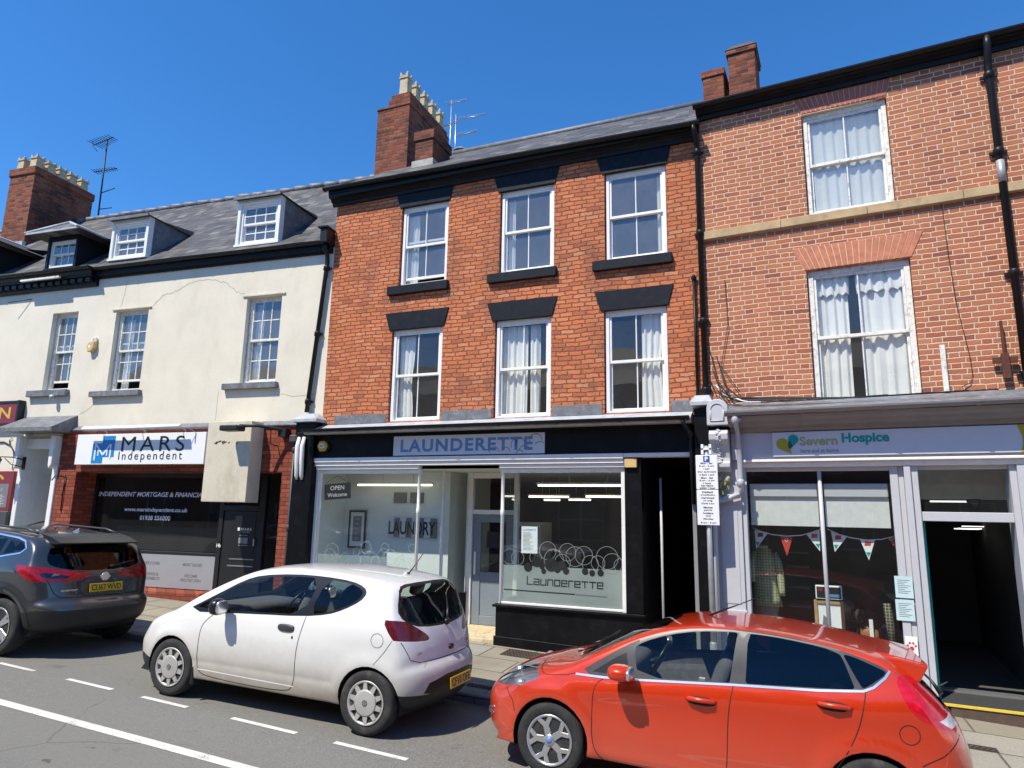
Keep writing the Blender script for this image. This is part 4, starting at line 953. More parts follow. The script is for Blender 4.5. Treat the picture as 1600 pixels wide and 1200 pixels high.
MB().box(-1.62, -1.22, -.80, -.56, 3.50, 3.60).build('housing', M['plastic_dk'], fld, bevel=.02)
mb = MB().tube([(-1.3, -.65, 3.6), (-1.05, -.45, 3.62), (-.70, -.20, 3.56), (-.70, -.07, 3.54)], .03, 8).tube([(-.88, -.3, 3.60), (-.88, -.28, 3.30), (-.88, -.07, 3.28)], .012, 6).box(-.78, -.62, -.22, -.063, 3.44, 3.58); mb.build('arm', M['plastic_dk'], fld)
al = tag(empty('alarm_box', FL), 'faded yellow alarm box on the cream render left of the second window', 'alarm box')
MB().prism([(-5.87, 5.36), (-5.78, 5.36), (-5.70, 5.44), (-5.70, 5.58), (-5.86, 5.58), (-5.91, 5.48)], -.10, -.002).build('casing', M['orange_cream'], al, bevel=.012)
mb = MB().box(-5.845, -5.80, -.06, -.01, 5.60, 5.625).box(-5.755, -5.71, -.06, -.01, 5.60, 5.625).box(-5.845, -5.80, -.06, -.01, 5.65, 5.675).box(-5.755, -5.71, -.06, -.01, 5.65, 5.675); mb.build('fixing_block', M['paper'], al)
mb = MB(); mb.lathe([(.035, 0), (.035, .004)], (-5.82, -.103, 5.47), 14, 'y'); mb.build('badge', M['paper'], al)
cam_ = tag(empty('wall_camera', FL), 'small grey dome lamp on the pale render under the inn window sill', 'lamp')
mb = MB().lathe([(.02, -.06), (.055, -.03), (.06, 0), (.05, .04)], (-6.64, -.12, 4.40), 12).box(-6.68, -6.60, -.12, -.002, 4.42, 4.46); mb.build('housing', M['galv'], cam_)
drape('pale curtain at the left inside the raised sash of the left office window', FL, -5.2, -4.98, 4.55, 6.1, .24, 3, .03, M['curtain'])
drape('pale curtain at the left of the right-hand office window', FL, -1.85, -1.66, 4.55, 6.2, .24, 3, .02, M['net'])

# ================================================================== INN  (frame L, left end)
I = tag(empty('inn_building', FL), 'pale rendered inn at the left edge with dentil eaves and a big chimney with pots', 'building')
U9 = -17.5
HI = [(-7.13, -6.38, 4.58, 6.33)]
mb = MB().wall(U9, UO, .1, 7.1, HI+[(-7.26, -6.28, .1, 3.52)], 0, .14); mb.quad((U9, 0, .1), (U9, 7, .1), (U9, 7, 7.2), (U9, 0, 7.2)); mb.build('wall', M['render_inn'], I, recalc=False)
rm = MB(); u0, u1, z0, z1 = -9, -6, 3.8, 6.7
for q in (((u0, 3, z0), (u1, 3, z0), (u1, 3, z1), (u0, 3, z1)), ((u0, .15, z0), (u1, .15, z0), (u1, 3, z0), (u0, 3, z0)), ((u0, .15, z1), (u1, .15, z1), (u1, 3, z1), (u0, 3, z1)), ((u0, .15, z0), (u0, 3, z0), (u0, 3, z1), (u0, .15, z1)), ((u1, .15, z0), (u1, 3, z0), (u1, 3, z1), (u1, .15, z1))): rm.quad(*q)
rm.build('room_lining', M['interior'], I)
a, b, c, d = HI[0]
sash(I, a+.01, b-.01, c, d, 3, 2, .11, M['white_old'], M['glass_old'], gap=.14, fw=.05, bar=.022, sill=(a-.33, b+.06, c-.15, c-.012, -.10, M['lead']))
MB().profile([(0, 6.86), (-.06, 6.86), (-.07, 6.93), (-.09, 6.93), (-.09, 7.03), (-.20, 7.04), (-.22, 7.10), (-.24, 7.20), (.05, 7.21)], U9, UO-.005).build('cornice', M['black'], I, bevel=.004)
mb = MB()
for k in range(46): u = UO-.15-k*.22; mb.box(u-.07, u+.07, -.17, -.092, 6.94, 7.025)
mb.build('dentils', M['iron'], I)
gutter(I, U9, UO-.01, 7.235, -.275, .06)
MB().tube([(-8.3, -.2, 6.62), (-7.85, -.01, 6.72)], .008, 6).build('stay_wire', M['iron'], I)
roofL(I, U9, UO-.02)
MB().box(-7.9, -6.75, -.30, -.245, 7.045, 7.085).build('scaffold_board', M['white_old'], I)
dormer(I, -7.50, -6.72, 7.42, 8.06, .30, True, 1, .36); dormer(I, -10.05, -9.27, 7.42, 8.06, .30, True, 1, .36)
ch = MB().box(-12.25, -11.30, 2.0, 3.85, 8.6, 11.36).build('chimney', M['brick_chim'], I)
MB().box(-12.29, -11.26, 1.96, 3.89, 11.361, 11.60).build('chimney_cap', M['brick_chim'], ch, bevel=.02)
for u, v in ((-12.05, 2.2), (-11.55, 2.2), (-11.55, 2.55), (-11.55, 2.9), (-11.55, 3.25), (-11.55, 3.62)): crown_pot(ch, u, v, 11.60, .43, .13)
MB().box(-12.32, -11.22, 1.90, 2.0, 9.05, 9.28).build('flashing', M['leadlight'], ch)
t = tag(empty('television_aerial', FL), 'tall dark pole with several rod aerials strapped beside the left-hand chimney', 'aerial')
MB().tube([(-11.22, 4.05, 10.4), (-11.3, 4.05, 13.6)], .024, 8).build('pole', M['iron'], t)
for z, d_, L_, n, el, off in ((13.45, (1, -.15, .05), .95, 9, .26, -.55), (12.5, (1, .1, .05), .85, 9, .16, -.40), (11.75, (1, .1, .25), .5, 1, .02, .02), (11.2, (1, .05, .0), .5, 1, .02, .02)):
    mb = MB(); aerial(mb, (-11.28+off, 4.05, z-off*d_[2]-.0), d_, L_, n, el, .014)
    if z > 13: mb.tube([(-11.85, 4.05, 13.45), (-12.02, 4.1, 13.68)], .012, 5); mb.tube([(-11.85, 4.05, 13.42), (-11.6, 4.0, 13.2)], .012, 5)
    mb.build('antenna', M['iron'], t)
# inn door, canopy, board, lamp, notice
mb = MB().box(-7.36, -7.24, -.09, .30, .1, 3.52).box(-6.38, -6.26, -.09, .02, .1, 3.52).box(-7.24, -6.38, -.06, .10, 3.30, 3.52); mb.build('door_case', M['white'], I, bevel=.008)
mb = MB()
for u in (-7.30, -6.32): mb.prism([(u-.07, 3.56), (u+.07, 3.56), (u+.045, 2.95), (u-.02, 2.86), (u-.05, 2.95)], -.22, -.091)
mb.build('canopy_bracket', M['white'], I, bevel=.01)
mb = MB(); mb.quad((-7.255, .14, .1), (-7.255, .9, .1), (-7.255, .9, 3.5), (-7.255, .14, 3.5)); mb.quad((-6.285, .14, .1), (-6.285, .9, .1), (-6.285, .9, 3.5), (-6.285, .14, 3.5)); mb.quad((-7.26, .14, 3.45), (-6.28, .14, 3.45), (-6.28, .9, 3.45), (-7.26, .9, 3.45)); mb.build('porch_lining', M['white'], I, recalc=False)
mb = MB().box(-7.25, -6.29, .70, .76, .1, 2.78); idr = mb.build('door', M['plastic_dk'], I)
MB().box(-7.0, -6.55, .695, .699, 1.7, 2.6).build('pane', M['grey_mid'], idr)
mb = MB().box(-7.25, -6.29, .68, .76, 2.78, 2.86).box(-6.8, -6.76, .69, .73, 2.86, 3.45); mb.build('fanlight_bar', M['white'], I)
g = MB(); g.quad((-7.25, .73, 2.86), (-6.29, .73, 2.86), (-6.29, .73, 3.45), (-7.25, .73, 3.45)); g.build('fanlight', M['glass'], I, recalc=False)
mb = MB(); mb.quad((-7.55, -.52, 3.70), (-6.02, -.52, 3.70), (-5.98, 0, 4.0), (-7.42, 0, 4.0)); mb.quad((-7.55, -.52, 3.62), (-6.02, -.52, 3.62), (-6.02, -.52, 3.70), (-7.55, -.52, 3.70)); mb.quad((-7.55, -.52, 3.62), (-7.42, 0, 3.62), (-7.42, 0, 4.0), (-7.55, -.52, 3.70)); mb.quad((-6.02, -.52, 3.62), (-6.02, -.52, 3.70), (-5.98, 0, 4.0), (-5.98, 0, 3.62)); mb.quad((-7.55, -.52, 3.62), (-6.02, -.52, 3.62), (-5.98, 0, 3.62), (-7.42, 0, 3.62))
mb.build('door_canopy', M['lead'], I, recalc=False)
sg = tag(empty('inn_sign', FL), 'maroon inn board with gold capitals cut off by the left edge of the view', 'sign')
MB().box(-10.6, -7.58, -.13, -.002, 3.83, 4.33).build('panel', M['maroon'], sg, bevel=.004)
mb = MB().box(-10.62, -7.56, -.15, -.131, 4.30, 4.35).box(-10.62, -7.56, -.15, -.131, 3.81, 3.86).box(-7.60, -7.54, -.15, -.0, 3.80, 4.36); mb.build('frame', M['ink'], sg, bevel=.004)
text('lettering', 'INN', sg, M['gold'], -7.78, 3.96, width=.86, height=.25, v=-.133, align='r', bold=.02)
nb = tag(empty('notice_board', FL), 'dark red framed menu case on the inn wall at the left edge', 'notice board')
MB().box(-8.4, -7.44, -.09, -.002, 1.98, 2.82).build('case', M['maroon'], nb, bevel=.008); MB().box(-8.3, -7.54, -.094, -.0905, 2.05, 2.55).build('menu_panel', M['grey_ink'], nb)
mb = MB()
for k in range(8):
    t0, t1 = R(20+140*k/8), R(20+140*(k+1)/8); mb.quad(*[( -7.92+.20*math.cos(t)*(rr), -.0925, 2.60+.14*math.sin(t)*rr) for t, rr in ((t0, .75), (t1, .75), (t1, 1.1), (t0, 1.1))])
mb.build('arched_heading', M['gold'], nb, recalc=False)
text('lettering', 'MENU', nb, M['letter_silver'], -7.92, 2.40, width=.4, height=.06, v=-.097, align='c')
mb = MB()
for k in range(7): mb.box(-8.2, -7.68+.05*(k % 2), -.0965, -.0945, 2.30-k*.034, 2.312-k*.034)
mb.build('printed_line', M['letter_silver'], nb)
lt = tag(empty('wall_lantern', FL), 'small black lantern on a scrolled bracket beside the inn doorway', 'lantern')
mb = MB().tube([(-7.18, -.10, 3.06), (-7.3, -.3, 3.10), (-7.44, -.42, 3.10), (-7.50, -.45, 3.05)], .012, 6).tube([(-7.2, -.10, 2.9), (-7.32, -.28, 2.95), (-7.40, -.38, 3.08)], .009, 6).box(-7.22, -7.15, -.12, -.095, 2.85, 3.12); mb.build('bracket', M['iron'], lt)
mb = MB().lathe([(.012, .17), (.03, .13), (.085, .06), (.085, .045), (.07, .04), (.05, -.10), (.055, -.11), (.02, -.14), (.012, -.24)], (-7.50, -.45, 2.98), 6, smooth=False); mb.build('lamp_body', M['iron'], lt)
br = tag(empty('scroll_bracket', FL), 'black wrought iron scroll hanger on the inn wall above the menu case', 'bracket')
mb = MB().tube([(-7.62, -.02, 2.85), (-7.60, -.02, 3.50)], .010, 6).tube([(-8.3, -.02, 3.45), (-8.0, -.02, 3.46), (-7.78, -.02, 3.38), (-7.66, -.02, 3.25), (-7.62, -.02, 3.12)], .014, 6).tube([(-7.80, -.02, 3.40), (-7.84, -.02, 3.50), (-7.77, -.02, 3.54)], .01, 6); mb.build('scroll', M['iron'], br)
mb = MB().box(-7.62, -7.38, -.16, -.002, 1.55, 1.98); tag(mb.build('wall_box', M['plastic_gr'], None, FL, bevel=.02), 'dark grey wall box low beside the inn doorway above the grey car', 'box')
mb = MB().tube([(-7.12, -.05, 1.62), (-6.95, .1, 1.72), (-6.72, .3, 1.80)], .018, 6); tag(mb.build('handrail', M['iron'], None, FL), 'short dark handrail rising into the inn doorway', 'handrail')
wb = tag(empty('wall_bracket', FL), 'small black iron hook on the sunlit brick pilaster by the inn door', 'bracket')
mb = MB().tube([(-6.0, -.08, 2.0), (-6.0, -.09, 2.75)], .012, 6).tube([(-6.0, -.09, 2.7), (-6.1, -.22, 2.72), (-6.16, -.24, 2.62)], .012, 6); mb.build('hook', M['iron'], wb)

# ================================================================== CHARITY SHOP BUILDING  (frame R)
K = tag(empty('charity_shop_building', FR), 'tall white-jointed red brick building with a stone string course and a grey shopfront', 'building')
U8 = 9.0
HK = [(1.49, 2.60, 6.42, 8.02), (1.42, 2.70, 3.64, 5.60)]
mb = MB().wall(0.005, U8, 3.40, 8.44, HK, 0, .12); mb.quad((U8, 0, -.8), (U8, 6, -.8), (U8, 6, 8.44), (U8, 0, 8.44)); mb.quad((0.005, 0, -.4), (0.005, 6, -.4), (0.005, 6, 8.44), (0.005, 0, 8.44)); mb.quad((0, 6, -.4), (U8, 6, -.4), (U8, 6, 8.44), (0, 6, 8.44)); mb.build('wall', M['brick_flem'], K, recalc=False)
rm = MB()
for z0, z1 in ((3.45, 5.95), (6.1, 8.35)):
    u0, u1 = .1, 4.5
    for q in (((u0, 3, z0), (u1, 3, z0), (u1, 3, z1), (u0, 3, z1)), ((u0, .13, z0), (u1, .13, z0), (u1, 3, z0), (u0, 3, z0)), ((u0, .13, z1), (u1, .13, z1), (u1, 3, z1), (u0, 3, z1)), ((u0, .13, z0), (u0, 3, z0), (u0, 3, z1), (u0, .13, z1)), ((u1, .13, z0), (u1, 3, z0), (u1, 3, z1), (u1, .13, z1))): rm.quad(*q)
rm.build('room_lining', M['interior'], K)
a, b, c, d = HK[0]; sash(K, a+.01, b-.01, c, d, 2, 1, .06, M['white_old'], M['glass_old'], fw=.06)
a, b, c, d = HK[1]; sash(K, a+.01, b-.01, c, d, 2, 1, .06, M['white_old'], M['glass'], fw=.07)
def arch(name, bot, top, z0, z1, n, mat):
    mb = MB(); j = MB(); (a, b), (c_, d_) = bot, top
    j.prism([(a, z0), (b, z0), (d_, z1), (c_, z1)], -.004, .02)
    for k in range(n):
        f, g = (k+.06)/n, (k+.94)/n
        mb.prism([(a+(b-a)*f, z0+.003), (a+(b-a)*g, z0+.003), (c_+(d_-c_)*g, z1-.004), (c_+(d_-c_)*f, z1-.004)], -.0085-.002*random.random(), .01)
    o = mb.build(name, mat, K); j.build('arch_joint', M['joint'], o)
arch('flat_arch', (1.50, 2.60), (1.40, 2.67), 8.04, 8.29, 17, M['arch_dark']); arch('flat_arch', (1.40, 2.72), (1.25, 2.88), 5.61, 5.95, 19, M['arch_red'])
mb = MB()
for k in range(8): mb.box(.008+k*1.12, .008+(k+1)*1.12-.004, -.065, .02, 6.285, 6.415)
mb.build('string_course', M['stone'], K, bevel=.008)
MB().profile([(0, 8.30), (-.05, 8.30), (-.055, 8.36), (-.10, 8.37), (-.12, 8.42), (-.15, 8.43), (-.16, 8.47), (.05, 8.48)], -.02, U8).build('cornice', M['black'], K, bevel=.004)
gutter(K, -.02, U8, 8.48, -.195, .056)
mb = MB(); mb.quad((-.02, -.18, 8.48), (U8, -.18, 8.48), (U8, 3.5, 10.0), (-.02, 3.5, 10.0)); mb.quad((-.02, 3.5, 10.0), (U8, 3.5, 10.0), (U8, 7, 8.5), (-.02, 7, 8.5)); 
for u in (-.02, U8): mb.quad((u, -.1, 8.43), (u, 6.5, 8.43), (u, 3.5, 9.98))
mb.build('roof', M['slate'], K, recalc=False)
ch = MB().box(.26, .74, 1.8, 2.5, 8.6, 10.62).box(.23, .77, 1.77, 2.53, 10.622, 10.72).build('chimney', M['brick_chim'], K, bevel=.01); 
mb = MB(); x = [mb.bm.verts.new(p) for p in ((.22, 1.76, 10.721), (.78, 1.76, 10.721), (.78, 2.54, 10.721), (.22, 2.54, 10.721))]; y = [mb.bm.verts.new(p) for p in ((.33, 1.88, 10.86), (.67, 1.88, 10.86), (.67, 2.42, 10.86), (.33, 2.42, 10.86))]
for k in range(4): mb.bm.faces.new((x[k], x[(k+1) % 4], y[(k+1) % 4], y[k]))
mb.bm.faces.new(y); mb.build('chimney_cap', M['brown'], ch)
MB().box(-.21, .17, 1.8, 2.6, 8.6, 10.28).box(-.235, .195, 1.775, 2.625, 10.282, 10.42).build('chimney', M['brick_chim'], K, bevel=.01)
downpipe(K, [(3.79, -.195, 8.45), (3.79, -.19, 8.33), (3.79, -.11, 8.15), (3.79, -.075, 8.05), (3.79, -.075, 3.65)], .046, collars=(7.95, 6.85, 5.2, 3.9))
MB().tube([(3.79, -.076, 6.72), (3.79, -.076, 6.42)], .0472, 12).build('bare_patch', M['galv'], K)
# shopfront
gp_, gm_ = M['grey_paint'], M['grey_trim']
MB().profile([(.02, 3.30), (-.17, 3.30), (-.19, 3.36), (-.30, 3.37), (-.32, 3.42), (-.40, 3.44), (-.43, 3.50), (.02, 3.58)], .31, U8).build('shop_cornice', gm_, K, bevel=.005)
gutter(K, .31, U8, 3.56, -.47, .06, M['grey_trim'])
mb = MB(); mb.quad((.3, 0, 3.74), (U8, 0, 3.74), (U8, -.45, 3.565), (.3, -.45, 3.565)); mb.build('lead_apron', M['lead'], K, recalc=False)
mb = MB().box(.31, U8, -.125, .02, 2.925, 3.298); mb.build('fascia', gp_, K, bevel=.003)
mb = MB().box(.44, U8, -.155, .02, 2.885, 2.922).box(.44, U8, -.10, .02, 2.82, 2.884); mb.build('fascia_moulding', M['white'], K, bevel=.006)
mb = MB().box(.40, .47, -.06, .08, -.3, 2.82).box(2.24, 2.33, -.04, .08, .35, 2.82).box(2.395, 2.47, -.10, .08, -.3, 2.82).box(2.47, 2.55, -.06, .30, -.3, 2.82).box(3.50, 3.57, -.06, .30, -.3, 2.82).box(3.57, 3.66, -.10, .08, -.3, 2.82).box(2.55, 3.50, -.03, .12, 2.13, 2.245).box(2.33, 2.394, -.02, .06, -.3, 2.82)
mb.box(.47, 2.24, -.05, .10, .30, .37).box(.47, 2.24, -.02, .06, 2.765, 2.82).box(2.55, 3.50, -.02, .06, 2.77, 2.82).box(.47, 2.24, -.02, .06, -.3, .30)
mb.box(5.5, 5.6, -.06, .1, -.3, 2.82).box(3.66, 5.5, -.03, .1, -.3, .4)
mb.box(5.6, U8, -.04, .1, -.8, 2.82).box(5.9, 6.0, -.07, -.041, -.4, 2.7).box(7.4, 7.5, -.07, -.041, -.4, 2.7)
fr_ = mb.build('shopfront_frame', gp_, K, bevel=.006)
mb = MB().lathe([(.026, .37), (.026, 2.80)], (1.41, .03, 0), 12); mb.build('mullion', gp_, K)
g = MB(); g.quad((.47, .03, .37), (2.24, .03, .37), (2.24, .03, 2.77), (.47, .03, 2.77)); g.quad((2.55, .04, 2.245), (3.50, .04, 2.245), (3.50, .04, 2.77), (2.55, .04, 2.77)); g.quad((3.66, .03, .4), (5.5, .03, .4), (5.5, .03, 2.77), (3.66, .03, 2.77))
g.build('shop_window', M['glass_shop'], K, recalc=False)
# left pilaster with console, and its drainpipe
mb = MB().box(.03, .405, -.06, .05, 2.45, 3.36).box(.06, .405, -.10, .05, -.4, 2.449).box(.03, .43, -.14, .05, -.4, .62).box(.04, .42, -.125, .05, .84, .90).box(.115, .35, -.108, -.101, .98, 2.30); mb.build('shop_pilaster', gp_, K, bevel=.008)
mb = MB(); pr = [(-.10, 3.34), (-.28, 3.34), (-.33, 3.28), (-.32, 3.20), (-.26, 3.14), (-.21, 3.05), (-.185, 2.95), (-.19, 2.90), (-.22, 2.875), (-.22, 2.82), (-.17, 2.79), (-.14, 2.76), (-.10, 2.75)]
mb.profile(pr, .035, .295); con = mb.build('console', gp_, K, bevel=.012, seg=2)
mb = MB(); pts = [(v-.006, z) for v, z in pr[1:9]]
for i, (a, b) in enumerate(zip(pts, pts[1:])):
    for k in range(3):
        f = k/3; v = a[0]+(b[0]-a[0])*f; z = a[1]+(b[1]-a[1])*f; s = .022*(1 if k % 2 else -1)
        mb.blob((.165+s*.5, v, z), (.026, .016, .018), 2, 8, 6)
mb.build('rope_carving', gp_, con)
ar = [(.02, 3.40), (.31, 3.40), (.31, 3.64)]+[(.165+.145*math.cos(R(t)), 3.64+.13*math.sin(R(t))) for t in range(15, 180, 15)]+[(.02, 3.64)]
MB().prism(ar, -.34, .02).build('console_head', gp_, con, bevel=.012, seg=2)
ar2 = [(.075, 3.46), (.255, 3.46), (.255, 3.62)]+[(.165+.09*math.cos(R(t)), 3.62+.085*math.sin(R(t))) for t in range(15, 180, 15)]+[(.075, 3.62)]
mb = MB()
for (a, b), (c, d) in zip(ar2, ar2[1:]+ar2[:1]): mb.tube([(a, -.345, b), (c, -.345, d)], .009, 6)
mb.build('arched_moulding', gp_, con)
mb = MB(); rnd = random.Random(2)
for k in range(16):
    a = rnd.uniform(-.085, .085); z = 2.60+rnd.uniform(-.05, .07); mb.blob((.17+a, -.135-.02*rnd.random(), z), (.028, .024, .034), 2, 8, 6)
M['fruit'] = pm('weathered_green_plaster', (.28, .29, .16), .85, .3, 20)
mb.build('carved_fruit', M['fruit'], con); MB().prism([(.07, 2.58), (.27, 2.58), (.17, 2.40)], -.13, -.102).build('carved_drop', M['fruit'], con, bevel=.01)
downpipe(K, [(.42, -.47, 3.53), (.42, -.44, 3.42), (.42, -.20, 3.25), (.42, -.18, 2.60), (.43, -.18, 2.47), (.40, -.18, 2.43), (.12, -.18, 2.36), (.06, -.18, 2.32), (.05, -.18, 2.2), (.035, -.18, -.2)], .036, M['grey_paint'], collars=(3.45, 2.6, 2.2))
# interior
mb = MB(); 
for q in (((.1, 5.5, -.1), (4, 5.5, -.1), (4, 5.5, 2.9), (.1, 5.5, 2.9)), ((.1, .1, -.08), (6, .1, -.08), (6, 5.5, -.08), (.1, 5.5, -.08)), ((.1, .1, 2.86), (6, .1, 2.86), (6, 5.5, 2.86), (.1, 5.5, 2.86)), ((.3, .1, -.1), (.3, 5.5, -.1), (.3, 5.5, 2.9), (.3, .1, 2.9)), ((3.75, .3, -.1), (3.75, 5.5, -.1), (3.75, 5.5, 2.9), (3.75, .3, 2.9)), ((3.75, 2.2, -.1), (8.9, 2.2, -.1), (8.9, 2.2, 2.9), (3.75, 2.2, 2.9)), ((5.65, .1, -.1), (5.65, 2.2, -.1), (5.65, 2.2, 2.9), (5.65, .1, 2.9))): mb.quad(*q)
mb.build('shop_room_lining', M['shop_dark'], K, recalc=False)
for u0, u1, lb in ((.50, 1.37, 'white roller blind half down in the left pane of the charity window'), (1.45, 2.21, 'white roller blind half down in the right pane of the charity window')):
    t = tag(empty('roller_blind', FR), lb, 'blind', 'blinds in the charity window')
    MB().box(u0, u1, .12, .128, 2.03, 2.42).build('cloth', M['net'], t); MB().box(u0, u1, .08, .17, 2.42, 2.60).build('box', M['grey_paint'], t, bevel=.01)
t = tag(MB().box(2.56, 3.60, .85, .87, 2.42, 2.86).build('ceiling_bulkhead', M['net'], None, FR), 'pale panel seen through the fanlight over the open doorway', 'panel')
mb = MB().box(2.66, 3.46, -.10, .9, -.4, .02); mb.build('door_step', M['brown'], K, bevel=.006)
mb = MB().box(2.565, 3.49, -.085, .55, .021, .03); mb.build('door_mat', M['asphalt_step'], K)
MB().box(2.52, 3.56, -.115, -.075, .0, .026).build('step_nosing', M['yellow_line'], K)
MB().box(2.56, 3.49, .55, .60, .03, .055).box(2.56, 3.49, .68, .73, .03, .05).build('threshold_strip', M['alu'], K)
MB().box(2.552, 2.585, .05, 1.0, .03, 2.12).build('door', M['teal'], K, bevel=.006)
for k, (u, v, w_) in enumerate(((3.30, 3.2, .32), (3.18, 2.6, .32), (3.44, 3.9, .38), (2.8, 1.55, .5))):
    tag(MB().box(u, u+w_, v, v+.06, 2.40 if k == 3 else 2.01+.03*(k-1 if k else 0), 2.42 if k == 3 else 2.025+.03*(k-1 if k else 0)).build('ceiling_light', M['lamp_ceiling'], None, FR), ('lit strip in the dark shop beyond the doorway, the middle one', 'lit strip in the dark shop beyond the doorway, the lowest one', 'lit strip in the dark shop beyond the doorway, the farthest one', 'lit ceiling strip seen through the fanlight above the doorway')[k], 'light', 'lights in the charity shop')
tag(MB().lathe([(.08, .06), (.085, .03), (.07, 0), (.04, -.04), (.01, -.055)], (3.2, .6, 2.36), 14).build('dome_camera', M['plastic_dk'], None, FR), 'black dome camera hanging behind the fanlight over the doorway', 'camera')
# sign board
sg = tag(empty('shop_sign', FR), 'long pale grey charity name board with olive and teal drop emblem on the grey shopfront', 'sign')
MB().box(.86, U8-.2, -.165, -.127, 2.955, 3.285).build('panel', M['sign_grey'], sg, bevel=.003)
VS = -.1675
def drop(cu, cz, r, tu, tz, n=20):
    """round drop with its point at (tu,tz)"""
    dx, dz = tu-cu, tz-cz; L_ = math.hypot(dx, dz); a = math.atan2(dz, dx); h_ = math.acos(min(1, r/L_)); 
    return [(cu+r*math.cos(a+h_+(2*math.pi-2*h_)*k/n), cz+r*math.sin(a+h_+(2*math.pi-2*h_)*k/n)) for k in range(n+1)]+[(tu, tz)]
MB().prism(drop(.985, 3.125, .078, 1.10, 2.985), VS-.001, VS).build('emblem_drop', M['olive'], sg); MB().prism(drop(1.125, 3.185, .065, 1.075, 3.05), VS-.003, VS-.0015).build('emblem_drop', M['teal'], sg)
MB().prism([(1.06, 3.14), (1.075, 3.17), (1.10, 3.14), (1.115, 3.09), (1.075, 3.05), (1.055, 3.09)], VS-.005, VS-.0035).build('emblem_overlap', M['teal_dk'], sg)
M['olive_lt'] = pm('pale_olive_letter', (.42, .40, .16), .4, .05, 5)
text('lettering', 'Severn', sg, M['olive_lt'], 1.205, 3.095, width=.46, height=.125, v=VS-.001, bold=.03); text('lettering', 'Hospice', sg, M['teal'], 1.715, 3.085, width=.55, height=.165, v=VS-.001, bold=.04)
text('lettering', 'here and at home', sg, M['grey_ink'], 1.21, 3.0, width=.46, height=.055, v=VS-.001)
MB().prism([(3.62+.03*math.sin(k*.6), 2.957+.326*k/6) for k in range(7)]+[(5.4, 3.283), (5.4, 2.957)], VS-.002, VS).build('olive_panel', M['olive'], sg)
# curtains upstairs
drape('white curtain filling the left pane of the top charity-building window', FR, 1.56, 2.06, 6.5, 7.95, .17, 4, .022, M['curtain'], header=.0)
drape('white curtain filling the right pane of the top charity-building window', FR, 2.04, 2.54, 6.5, 7.95, .19, 4, .022, M['curtain'], seedv=3)
for u0, u1, lb in ((1.49, 1.92, 'white curtain with ruffled header at the left of the large first-floor charity-building window'), (2.06, 2.64, 'white curtain with ruffled header at the right of the large first-floor charity-building window')):
    drape(lb, FR, u0, u1, 3.72, 5.42, .19, 4 if u1-u0 > .4 else 3, .03, M['curtain'])
    drape(lb.replace('curtain with ruffled header', 'ruffled valance'), FR, u0-.02, u1+.03, 5.22, 5.50, .15, 5, .03, M['curtain'], header=.04, cat='valance', name='curtain_valance', group='valances')
# pieces on the wall
tag(MB().box(2.925, 2.985, -.04, -.002, 3.75, 4.36).build('wall_batten', M['white_old'], None, FR, bevel=.006), 'narrow flaking white batten on the red brick right of the large window', 'batten')
ti = tag(empty('wall_tie', FR), 'rusty iron cross tie on the red brick near the right edge', 'wall tie')
mb = MB().box(3.575, 3.605, -.09, -.05, 4.1, 4.60).box(3.55, 3.63, -.11, -.05, 3.86, 4.18).box(3.46, 3.545, -.085, -.055, 4.06, 4.14).box(3.635, 3.72, -.085, -.055, 4.06, 4.14).tube([(3.59, -.05, 4.0), (3.59, .0, 4.0)], .02, 6); mb.build('cross', M['rust'], ti, bevel=.006)
mb = MB(); mb.tube([(3.12, -.012, 6.28), (3.13, -.012, 5.6), (3.16, -.012, 4.9), (3.24, -.012, 4.2), (3.25, -.012, 3.95), (3.22, -.02, 3.85), (3.12, -.03, 3.80)], .005, 5); tag(mb.build('wall_cable', M['ink'], None, FR), 'thin dark cable running down the red brick beside the batten', 'cable')
mb = MB(); rnd = random.Random(12)
for k in range(7):
    a = rnd.uniform(.02, .25); mb.tube([(a, -.06, 3.95+.1*k), (a+.1, -.1, 3.85+.03*k), (a+.3, -.2, 3.74+.01*k), (a+.7+.2*k, -.3, 3.69), (a+1.0+.4*k, -.29, 3.70+.01*rnd.random())], .008, 5)
tag(mb.build('cable_tangle', M['ink'], None, FR), 'tangle of dark cables over the pale console and along the grey shop gutter', 'cables')
mb = MB(); mb.tube([(.12, -.05, 4.02), (.25, -.12, 3.86), (.5, -.24, 3.74), (.62, -.3, 3.70)], .009, 5); mb.tube([(.3, -.1, 3.84), (.48, -.2, 3.73), (.75, -.3, 3.70)], .008, 5); tag(mb.build('cable_tangle', M['paper'], None, FR), 'pale loose cables beside the console on the grey shop gutter', 'cables')
mb = MB(); mb.tube([(.30, -.02, 5.62), (.32, -.03, 4.9), (.20, -.03, 4.3), (.45, -.06, 3.9)], .005, 5); tag(mb.build('wall_cable', M['ink'], None, FR), 'thin drooping cable on the red brick just right of the joint downpipe', 'cable')

